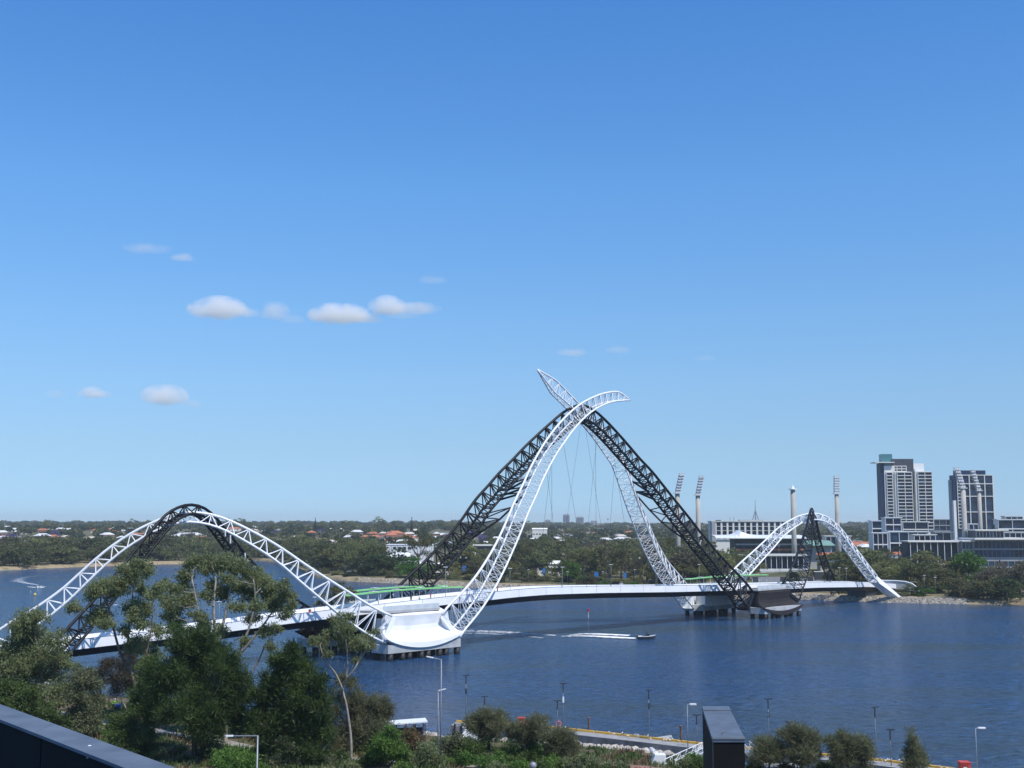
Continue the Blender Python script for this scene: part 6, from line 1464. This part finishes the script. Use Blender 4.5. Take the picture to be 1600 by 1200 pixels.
foam('boat_wake', [gp(60, 914), gp(40, 911), gp(28, 907), gp(40, 902), (gp(70, 899))], [(0, 3), (.4, 9), (1, 8)], [(0, .4), (.4, .27), (1, .1)], .05)
def boat(name, p, heading, L, label, dark, people):
    t = thing(name, tuple(p), label, 'boat'); h = V((math.cos(heading), math.sin(heading), 0)); s = V((-h.y, h.x, 0)); hull = []
    secs = [(-.5, .42, .9), (-.2, .5, .9), (.15, .48, .95), (.38, .28, 1.1), (.5, .02, 1.3)]; rows = []
    W2 = L * .19
    for f, w, zz in secs:
        c = V(p) + h * (f * L); k = W2 * 2 * w
        rows.append([c + s * k + V((0, 0, zz * L * .17)), c + s * k * .85 + V((0, 0, .1)), c + V((0, 0, -.25)), c - s * k * .85 + V((0, 0, .1)), c - s * k + V((0, 0, zz * L * .17))])
    b = MB().grid(rows); b.poly(rows[0]); b.build('hull', dark, t, False)
    b = MB(); b.grid([[r_[0] - V((0, 0, .12)), r_[-1] - V((0, 0, .12))] for r_ in rows]); b.build('deck', WREN, t)
    for si in (0, -1): MB().tube([r_[si] for r_ in rows], .06, 5).build('gunwale', WHITE, t)
    c = V(p) + h * (.08 * L); MB().hexa([c + h * a_ * L * .1 + s * e_ * W2 * .6 + V((0, 0, z_)) for z_, sh_ in ((L * .13, 0), (L * .13 + .7, -.3)) for a_, e_ in ((-1 - sh_ * 0, -1), (1 + sh_, -1), (1 + sh_, 1), (-1, 1))]).build('console', GLASS, t)
    zc = L * .13
    for e_ in (-1, 1): MB().tube([c - h * .5 + s * e_ * W2 * .6 + V((0, 0, zc)), c - h * .4 + s * e_ * W2 * .6 + V((0, 0, zc + 1.4))], .04, 5).build('canopy_post', DARKST, t)
    q = c - h * .3 + V((0, 0, zc + 1.42)); MB().hexa([q + h * a_ * L * .12 + s * e_ * W2 * .7 + V((0, 0, z_)) for z_ in (0, .07) for a_, e_ in ((-1, -1), (1, -1), (1, 1), (-1, 1))]).build('canopy', DARKST, t)
    q = V(p) - h * (.52 * L); MB().box((q.x, q.y, .65), (.22, .22, .5), heading).build('outboard_motor', DARKST, t)
    return t
NH = mat('dark navy hull', (.03, .035, .05), .35, 0, .1, 1)
bp1 = gp(1010, 998.5, 0); boat('motorboat', bp1, .12, 5.0, 'dark hulled motorboat speeding right with a long white wake', NH, 1)
bp2 = gp(60, 918.5, 0); boat('motorboat', bp2, -1.45, 5.5, 'small white motorboat coming towards us at the far left', WHITE, 1)
YB = mat('yellow buoy', (.65, .50, .08), .5, 0, .05, 1)
q = gp(54.5, 930.5, 0); t = thing('buoy', tuple(q), 'small yellow buoy below the left motorboat', 'buoy'); MB().lathe((q.x, q.y, -.3), [(.2, 0), (.55, .4), (.6, .9), (.35, 1.2), (.08, 1.4)], 10).build('float', YB, t, True)
q = gp(48, 926, 0); t = thing('marker_pole', tuple(q), 'thin white marker left of the yellow buoy', 'marker'); MB().tube([(q.x, q.y, -.5), (q.x, q.y, .9)], .07, 6).build('pole', WHITE, t)
q = gp(919.5, 965, 0); t = thing('channel_marker', tuple(q), 'red-topped white channel marker in the water beneath the main span', 'marker'); zt_ = pd(919.5, 952, q.y).z
MB().tube([(q.x, q.y, -.5), (q.x, q.y, zt_ - .6)], .1, 6).build('pole', WHITE, t); MB().lathe((q.x, q.y, zt_ - .65), [(.42, 0), (.42, .8)], 8).build('topmark', mat('marker red', (.45, .03, .08), .5, 0, .05, 1), t)

# ------------------------------------------------------------------ people (a body grown round a skeleton)
SKIN = mat('skin', (.35, .20, .14), .6, 0, .03, 5)
def person(p, label, shirt, trousers, hair=None, face=0.0, pose='stand', helmet=None, z0=None):
    t = thing('person', tuple(p), label, 'person'); c, s = math.cos(face), math.sin(face)
    def P(x, y, z): return (p[0] + x * c - y * s, p[1] + x * s + y * c, p[2] + z)
    ln = .32 if pose == 'lean' else 0
    J = {'pel': (0, 0, .95), 'chest': (ln * .7, 0, 1.32 - ln * .25), 'neck': (ln, 0, 1.47 - ln * .35), 'hd0': (ln * 1.1, 0, 1.56 - ln * .35), 'hd1': (ln * 1.2, 0, 1.68 - ln * .35),
         'hl': (0, .1, .9), 'kl': (.12 if pose != 'stand' else .04, .12, .5), 'al': (-.08, .12, .08), 'fl': (.1, .13, .04), 'hr': (0, -.1, .9), 'kr': (.02, -.12, .5), 'ar': (-.02 if pose == 'stand' else .16, -.12, .08), 'fr': (.14, -.13, .04),
         'sl': (ln, .19, 1.42 - ln * .35), 'el': (ln + .05, .26, 1.14 - ln * .3), 'wl': (ln + .22, .24, .95), 'gl': (ln + .28, .23, .9), 'sr': (ln, -.19, 1.42 - ln * .35), 'er': (ln + .02, -.26, 1.14 - ln * .3), 'wr': (ln + .16, -.25, .93), 'gr': (ln + .2, -.24, .88)}
    E = [('pel', 'chest'), ('chest', 'neck'), ('neck', 'hd0'), ('hd0', 'hd1'), ('pel', 'hl'), ('hl', 'kl'), ('kl', 'al'), ('al', 'fl'), ('pel', 'hr'), ('hr', 'kr'), ('kr', 'ar'), ('ar', 'fr'), ('chest', 'sl'), ('sl', 'el'), ('el', 'wl'), ('wl', 'gl'), ('chest', 'sr'), ('sr', 'er'), ('er', 'wr'), ('wr', 'gr')]
    rad = {'pel': .15, 'chest': .15, 'neck': .065, 'hd0': .085, 'hd1': .09, 'hl': .1, 'hr': .1, 'kl': .065, 'kr': .065, 'al': .045, 'ar': .045, 'fl': .04, 'fr': .04, 'sl': .065, 'sr': .065, 'el': .045, 'er': .045, 'wl': .035, 'wr': .035, 'gl': .04, 'gr': .04}
    K = list(J); me = bpy.data.meshes.new('body'); me.from_pydata([P(*J[k]) for k in K], [(K.index(a), K.index(b)) for a, b in E], []); me.materials.append(shirt)
    o = link('body', me, t); sk = o.modifiers.new('skin', 'SKIN'); lay = me.skin_vertices[0] if me.skin_vertices else None
    if lay is None:
        bpy.context.view_layer.objects.active = o
    for i, k in enumerate(K): me.skin_vertices[0].data[i].radius = (rad[k], rad[k])
    me.skin_vertices[0].data[0].use_root = True
    sb = o.modifiers.new('sub', 'SUBSURF'); sb.levels = 1; sb.render_levels = 1
    hq = P(*J['hd1']); MB().lathe((hq[0], hq[1], hq[2] - .13), [(.04, 0), (.085, .05), (.1, .13), (.09, .2), (.04, .25)], 10).build('head', SKIN, t, True)
    MB().lathe((hq[0] - .01, hq[1], hq[2] - .02), [(.112, 0), (.115, .06), (.1, .13), (.04, .18)], 10).build('helmet' if helmet else 'hair', helmet or DARKST, t, True)
    for a, b in (('hl', 'kl'), ('kl', 'al'), ('hr', 'kr'), ('kr', 'ar')): MB().tube([P(*J[a]), P(*J[b])], [rad[a] * 1.06, rad[b] * 1.1], 8).build('trousers_leg', trousers, t, True)
    return t
HIVIS = mat('hi-vis yellow green', (.35, .70, .12), .6, 0, .05, 3); BLUEC = mat('blue cloth', (.05, .16, .55), .6, 0, .05, 3); NAVC = mat('navy cloth', (.02, .025, .05), .8, 0, .1, 3)
REDC = mat('red cloth', (.40, .05, .05), .7, 0, .05, 3); WHC = mat('white cloth', (.7, .7, .7), .7, 0, .03, 3)
try:
    q = gp(176, 1114, 1.8); y_ = q.y; q = V((q.x, q.y, near_height(176, y_)))
    person(q, 'person in hi-vis top and white helmet leaning over blue gear on the grass', HIVIS, NAVC, face=-.3, pose='lean', helmet=WHC)
    t = thing('gear_cart', (q.x + 1.0, q.y - .2, q.z), 'small blue and white equipment cart beside the hi-vis person', 'cart')
    MB().box((q.x + .9, q.y - .2, q.z + .62), (.42, .3, .22)).build('tub', BLUEC, t); MB().box((q.x + .75, q.y - .3, q.z + .9), (.22, .2, .1)).build('bag', WHC, t); MB().tube([(q.x + 1.3, q.y - .2, q.z + .7), (q.x + 1.6, q.y - .2, q.z + 1.15)], .05, 6).build('handle', BLUEC, t)
    for s in (-1, 1): MB().tube([(q.x + .9, q.y - .2 + s * .3, q.z + .28), (q.x + .9, q.y - .2 + s * .38, q.z + .28)], .28, 12).build('wheel', DARKST, t)
    for px, s, lab, sm, tm in ((655, -2.4, 'person in white top standing on the bridge deck under the near canopy', WHC, NAVC), (646, -3.0, 'person in dark clothing beside the one in white under the near canopy', NAVC, NAVC),
                               (673, -3.2, 'person in red top right of the pair under the near canopy', REDC, NAVC), (776, -3.3, 'person in red walking on the deck right of the near white arch', REDC, NAVC)):
        i = min(range(221), key=lambda k: abs(proj(dk(k, s))[0] - px)); person(dk(i, s, .01), lab, sm, tm, face=R.random() * 6)
except Exception as e_: print('person failed', e_)
i = min(range(221), key=lambda k: abs(proj(dk(k, -3.4))[0] - 489)); q = dk(i, -3.3); t = thing('litter_bin', tuple(q), 'small red bin at the foot of a deck lamp left of the pier', 'bin'); MB().lathe((q.x, q.y, q.z), [(.3, 0), (.36, .9)], 10).build('bin_body', REDP, t); MB().lathe((q.x, q.y, q.z + .905), [(.38, 0), (.3, .15)], 10).build('lid', DARKST, t)
q = P1f + WP * -1.5 - U * 3; z = DZ[near_i(P1c)]
place_tree('park', (q.x, q.y, z - 1.5), 8.0, 9.5, 'brownish tree on the pier platform between the two green canopies', None, 1, L_OAK, 'park_tree')

# ---- parked cars on the far bank
CARM = {}
def car(px, r, col, lab, rz=0.1):
    y = shore_far(px) + r; q = at(px, y, 3); z = far_height(px, y); key = col[0]
    if key not in CARM:
        b = MB(); prof = [(-2.2, .35), (-2.2, .85), (-1.9, .95), (1.1, .98), (2.1, .8), (2.2, .35)]
        b.poly([(x, -.85, zz) for x, zz in prof]); b.poly([(x, .85, zz) for x, zz in reversed(prof)])
        for i in range(len(prof)): a, c = prof[i], prof[(i + 1) % len(prof)]; b.poly([(a[0], -.85, a[1]), (a[0], .85, a[1]), (c[0], .85, c[1]), (c[0], -.85, c[1])])
        g = MB().hexa([(-1.9, -.8, .95), (1.0, -.8, .97), (1.0, .8, .97), (-1.9, .8, .95), (-1.5, -.68, 1.42), (.3, -.68, 1.45), (.3, .68, 1.45), (-1.5, .68, 1.42)])
        rf = MB().box((-.6, 0, 1.47), (.86, .66, .03))
        CARM[key] = (b.mesh('body', mat(*col)), g.mesh('cabin_glass', GLASS), rf.mesh('car_roof', mat(*col)))
    o = bpy.data.objects.new('parked_car', None); COL.objects.link(o); o.location = (q.x, q.y, z); o.rotation_euler = (0, 0, rz); tag(o, lab, 'car', 'cars parked on the far bank')
    for nm, me in zip(('body', 'cabin', 'roof'), CARM[key]): c = bpy.data.objects.new(nm, me); COL.objects.link(c); c.parent = o
    for sx_ in (-1.35, 1.35):
        for sy in (-.82, .82): c = bpy.data.objects.new('wheel', WHEEL); COL.objects.link(c); c.parent = o; c.location = (sx_, sy, .33)
WHEEL = MB().tube([(0, -.1, 0), (0, .1, 0)], .33, 10).mesh('wheel', DARKST)
CW = ('white car paint', (.7, .7, .7), .3); CD = ('dark car paint', (.04, .045, .06), .3); CS = ('silver car paint', (.4, .41, .43), .3)
for px, r, col, lab in ((966, 24, CD, 'dark parked car left of the right blue banner'), (971, 25, CW, 'white parked car directly left of the right blue banner'), (1000, 26, CW, 'white parked car behind the round bright shrub'), (842, 36, CD, 'dark parked car under the large yellow-green tree'),
                        (848, 38, CS, 'silver parked car under the large yellow-green tree'), (858, 37, CW, 'white parked car right of the blue banner under the trees'), (702, 62, CW, 'white parked car left end of the row behind the main arch feet'), (712, 64, CS, 'silver parked car in the row behind the main arch feet'),
                        (719, 62, CD, 'dark parked car in the row behind the main arch feet'), (552, 40, CD, 'dark parked car among trees on the wooded point'), (560, 42, CW, 'white parked car among trees on the wooded point'), (548, 46, CS, 'silver parked car behind the dark one on the wooded point')): car(px, r, col, lab, R.choice((0, .2, 1.5)))

# ------------------------------------------------------------------ the building we stand on
BLD = mat('blue-grey coated metal', (0.105, 0.125, 0.160), .5, 0, .13, 1.6); FAC = mat('black fascia panel', (0.008, 0.008, 0.008), .7, 0, .15, .8, spec=.15)
zc = H - 3.5
A_ = gp(-160, 1046, zc); a0 = gp(0, 1100, zc); a1 = gp(275, 1200, zc); b0 = gp(0, 1124, zc); b1 = gp(195, 1200, zc)
da = (a1 - a0).normalized(); db = (b1 - b0).normalized(); A0 = a0 - da * 8; A1 = a1 + da * 6; B0_ = b0 - db * 8; B1_ = b1 + db * 6
pp = thing('parapet', tuple(b0), 'blue-grey metal capped parapet crossing the bottom left corner', 'parapet')
n_ = 4
for k in range(n_):
    f0, f1 = k / n_, (k + 1) / n_ - .0006; q = [B0_.lerp(B1_, f0), B0_.lerp(B1_, f1), A0.lerp(A1, f1), A0.lerp(A1, f0)]
    MB().hexa([p_ - V((0, 0, .05)) for p_ in q] + q).build('coping_panel', BLD, pp)
nrm = V((db.y, -db.x, 0)); nrm = nrm if nrm.y < 0 else -nrm
for k in range(6):
    q0 = B0_.lerp(B1_, k / 6 + .001) - nrm * .12; q1 = B0_.lerp(B1_, (k + 1) / 6 - .001) - nrm * .12
    MB().hexa([q0 + V((0, 0, -4)), q1 + V((0, 0, -4)), q1 - nrm * .3 + V((0, 0, -4)), q0 - nrm * .3 + V((0, 0, -4)), q0 + V((0, 0, -.07)), q1 + V((0, 0, -.07)), q1 - nrm * .3 + V((0, 0, -.07)), q0 - nrm * .3 + V((0, 0, -.07))]).build('fascia_panel', FAC, pp)
q = gp(137, 1176, zc) - nrm * 0.0; MB().box((q.x, q.y, zc - .05), (.014, .014, .035)).build('clip', GALV, pp)
q = gp(140, 1165, zc); o = MB().lathe((q.x, q.y, zc), [(.03, 0), (.02, .006)], 7).build('bird_dropping', WHC); tag(o, 'small whitish dropping on the blue-grey parapet top', 'dropping')
# dark fin wall
y0 = 48.0; zf = pd(1138, 1154, y0).z; p0 = pd(1113, 1154, y0); p1 = pd(1164, 1154, y0)
def rz_(px, py): return gp(px, py, zf)
p2 = rz_(1139, 1105); p3 = rz_(1097, 1105)
fw = thing('fin_wall', (p0.x, p0.y, 2.5), 'dark metal clad fin wall rising at the bottom right of the middle', 'wall')
for k, (f0, f1) in enumerate(((0, .86), (.86, 1.0))):
    dz = -.004 * k; q = [p0.lerp(p3, f0), p1.lerp(p2, f0), p1.lerp(p2, f1), p0.lerp(p3, f1)]
    MB().hexa([V((v.x, v.y, zf - .14)) for v in q] + [V((v.x, v.y, zf + (.05 if k else 0))) for v in q]).build('coping_panel', BLD, fw)
ins = .03; c_ = (p0 + p1 + p2 + p3) / 4
for k in range(7):
    za, zb = zf - .15 - 3.1 * (k + 1) + .02, zf - .15 - 3.1 * k
    q = [V((c_.x + (v.x - c_.x) * (1 - ins), c_.y + (v.y - c_.y) * (1 - .01), 0)) for v in (p0, p1, p2, p3)]
    MB().hexa([v + V((0, 0, za)) for v in q] + [v + V((0, 0, zb)) for v in q]).build('cladding_panel', FAC, fw)
MB().bar(p0 + V((0, 0, .02)), p1 + V((0, 0, .02)), .06, .08).build('edge_trim', GALV, fw)
MB().bar(V((p0.x + .012, p0.y - .01, zf - .1)), V((p0.x + .012, p0.y - .01, zf - 12)), .035, .035).build('corner_trim', DARKST, fw)
q = p0.lerp(p1, .35).lerp(p3.lerp(p2, .35), .12); o = MB().tube([(q.x - .05, q.y, zf + .02), (q.x + .06, q.y - .05, zf + .1)], .025, 5).build('twig', PALE); tag(o, 'tiny pale twig lying on top of the dark fin wall', 'twig')

# ------------------------------------------------------------------ clouds and air
def cloudmat(k):
    m = bpy.data.materials.new('cloud vapour'); m.use_nodes = True; n = m.node_tree.nodes; l = m.node_tree.links
    n.remove(n['Principled BSDF']); pv = n.new('ShaderNodeVolumePrincipled'); l.new(pv.outputs[0], n['Material Output'].inputs['Volume'])
    pv.inputs['Color'].default_value = (1, 1, 1, 1); pv.inputs['Anisotropy'].default_value = 0.0
    tc = n.new('ShaderNodeTexCoord'); ln = n.new('ShaderNodeVectorMath'); ln.operation = 'LENGTH'; l.new(tc.outputs['Object'], ln.inputs[0])
    g = n.new('ShaderNodeNewGeometry'); ns = n.new('ShaderNodeTexNoise'); ns.inputs['Scale'].default_value = .012; ns.inputs['Detail'].default_value = 7; ns.inputs['Roughness'].default_value = .62
    l.new(g.outputs['Position'], ns.inputs['Vector'])
    a = n.new('ShaderNodeMath'); a.operation = 'MULTIPLY_ADD'; a.inputs[1].default_value = 2.3; a.inputs[2].default_value = -.05; l.new(ns.outputs['Fac'], a.inputs[0])
    sx_ = n.new('ShaderNodeSeparateXYZ'); l.new(tc.outputs['Object'], sx_.inputs[0]); lo = n.new('ShaderNodeMapRange'); lo.inputs['From Min'].default_value = -.35; lo.inputs['From Max'].default_value = -.9
    lo.inputs['To Max'].default_value = .9; l.new(sx_.outputs['Z'], lo.inputs['Value']); ad_ = n.new('ShaderNodeMath'); l.new(ln.outputs['Value'], ad_.inputs[0]); l.new(lo.outputs[0], ad_.inputs[1])
    s = n.new('ShaderNodeMath'); s.operation = 'SUBTRACT'; l.new(a.outputs[0], s.inputs[0]); l.new(ad_.outputs[0], s.inputs[1])
    mr = n.new('ShaderNodeMapRange'); mr.inputs['From Max'].default_value = .75; mr.inputs['To Max'].default_value = k; l.new(s.outputs[0], mr.inputs['Value']); l.new(mr.outputs[0], pv.inputs['Density'])
    return m
CM = {'thick': cloudmat(.015), 'mid': cloudmat(.008), 'thin': cloudmat(.0035)}
sph = {}
for k, m in CM.items():
    b = MB().lathe((0, 0, -1), [(math.sin(a), 1 - math.cos(a)) for a in [.08 + i * (math.pi - .16) / 12 for i in range(13)]], 20); sph[k] = b.mesh('cloud', m)
def cloud(puffs, lab):
    root = None
    for i, (px, y, w, h, k) in enumerate(puffs):
        D_ = 6000 + i * 60; c = pd(px, y, D_); sc_ = D_ / F / math.cos(math.atan((600 - y) / F))
        o = bpy.data.objects.new('cloud' if i == 0 else 'cloud_puff', sph[k]); COL.objects.link(o)
        if root is None: root = o; o.location = c; o.scale = (w * sc_ / 2, w * sc_ / 2.6, h * sc_ / 2); tag(o, lab, 'cloud'); rc, rs = c, o.scale.copy()
        else: o.parent = root; o.location = ((c.x - rc.x) / rs.x, (c.y - rc.y) / rs.y, (c.z - rc.z) / rs.z); o.scale = (w * sc_ / 2 / rs.x, w * sc_ / 2.6 / rs.y, h * sc_ / 2 / rs.z)
cloud([(340, 484, 100, 46, 'thick'), (385, 489, 50, 22, 'mid')], 'leftmost puffy white cloud of the row of four in mid sky')
cloud([(428, 488, 52, 40, 'mid'), (455, 500, 50, 20, 'thin')], 'faint ragged cloud between the two left white puffs')
cloud([(530, 492, 104, 40, 'thick'), (570, 498, 60, 22, 'mid')], 'white cloud with flat base second from right in the row')
cloud([(605, 481, 66, 42, 'thick'), (650, 483, 84, 22, 'mid'), (630, 492, 60, 20, 'thin')], 'long white cloud with a tapering right tail in mid sky')
cloud([(257, 620, 80, 42, 'thick'), (300, 632, 40, 16, 'thin')], 'white cloud low in the sky above the small left arches')
cloud([(142, 615, 44, 24, 'thick'), (158, 617, 34, 14, 'mid')], 'small white cloud low at the left')
cloud([(86, 616, 34, 18, 'thin')], 'tiny faint cloud at far left beside the small white one')
cloud([(230, 389, 84, 18, 'thin')], 'long faint wisp, the highest cloud at the left')
cloud([(285, 403, 46, 16, 'mid')], 'small faint wisp just below the long highest one')
cloud([(676, 438, 50, 18, 'thin')], 'faint wisp above the right end of the cloud row')
cloud([(893, 551, 52, 18, 'mid')], 'small faint cloud above the main arch, the left one')
cloud([(966, 547, 48, 14, 'thin')], 'very faint wisp above the main arch, the middle one')
cloud([(1100, 560, 34, 14, 'thin')], 'very faint wisp right of the main arch apex')
hz = bpy.data.materials.new('haze air'); hz.use_nodes = True; n = hz.node_tree.nodes; n.remove(n['Principled BSDF']); pv = n.new('ShaderNodeVolumePrincipled'); hz.node_tree.links.new(pv.outputs[0], n['Material Output'].inputs['Volume'])
pv.inputs['Color'].default_value = (.90, .96, 1, 1); pv.inputs['Density'].default_value = 0.000075; pv.inputs['Anisotropy'].default_value = .2
o = MB().box((0, 6950, 49), (17000, 7100, 51.5)).build('haze', hz); tag(o, kind='stuff')
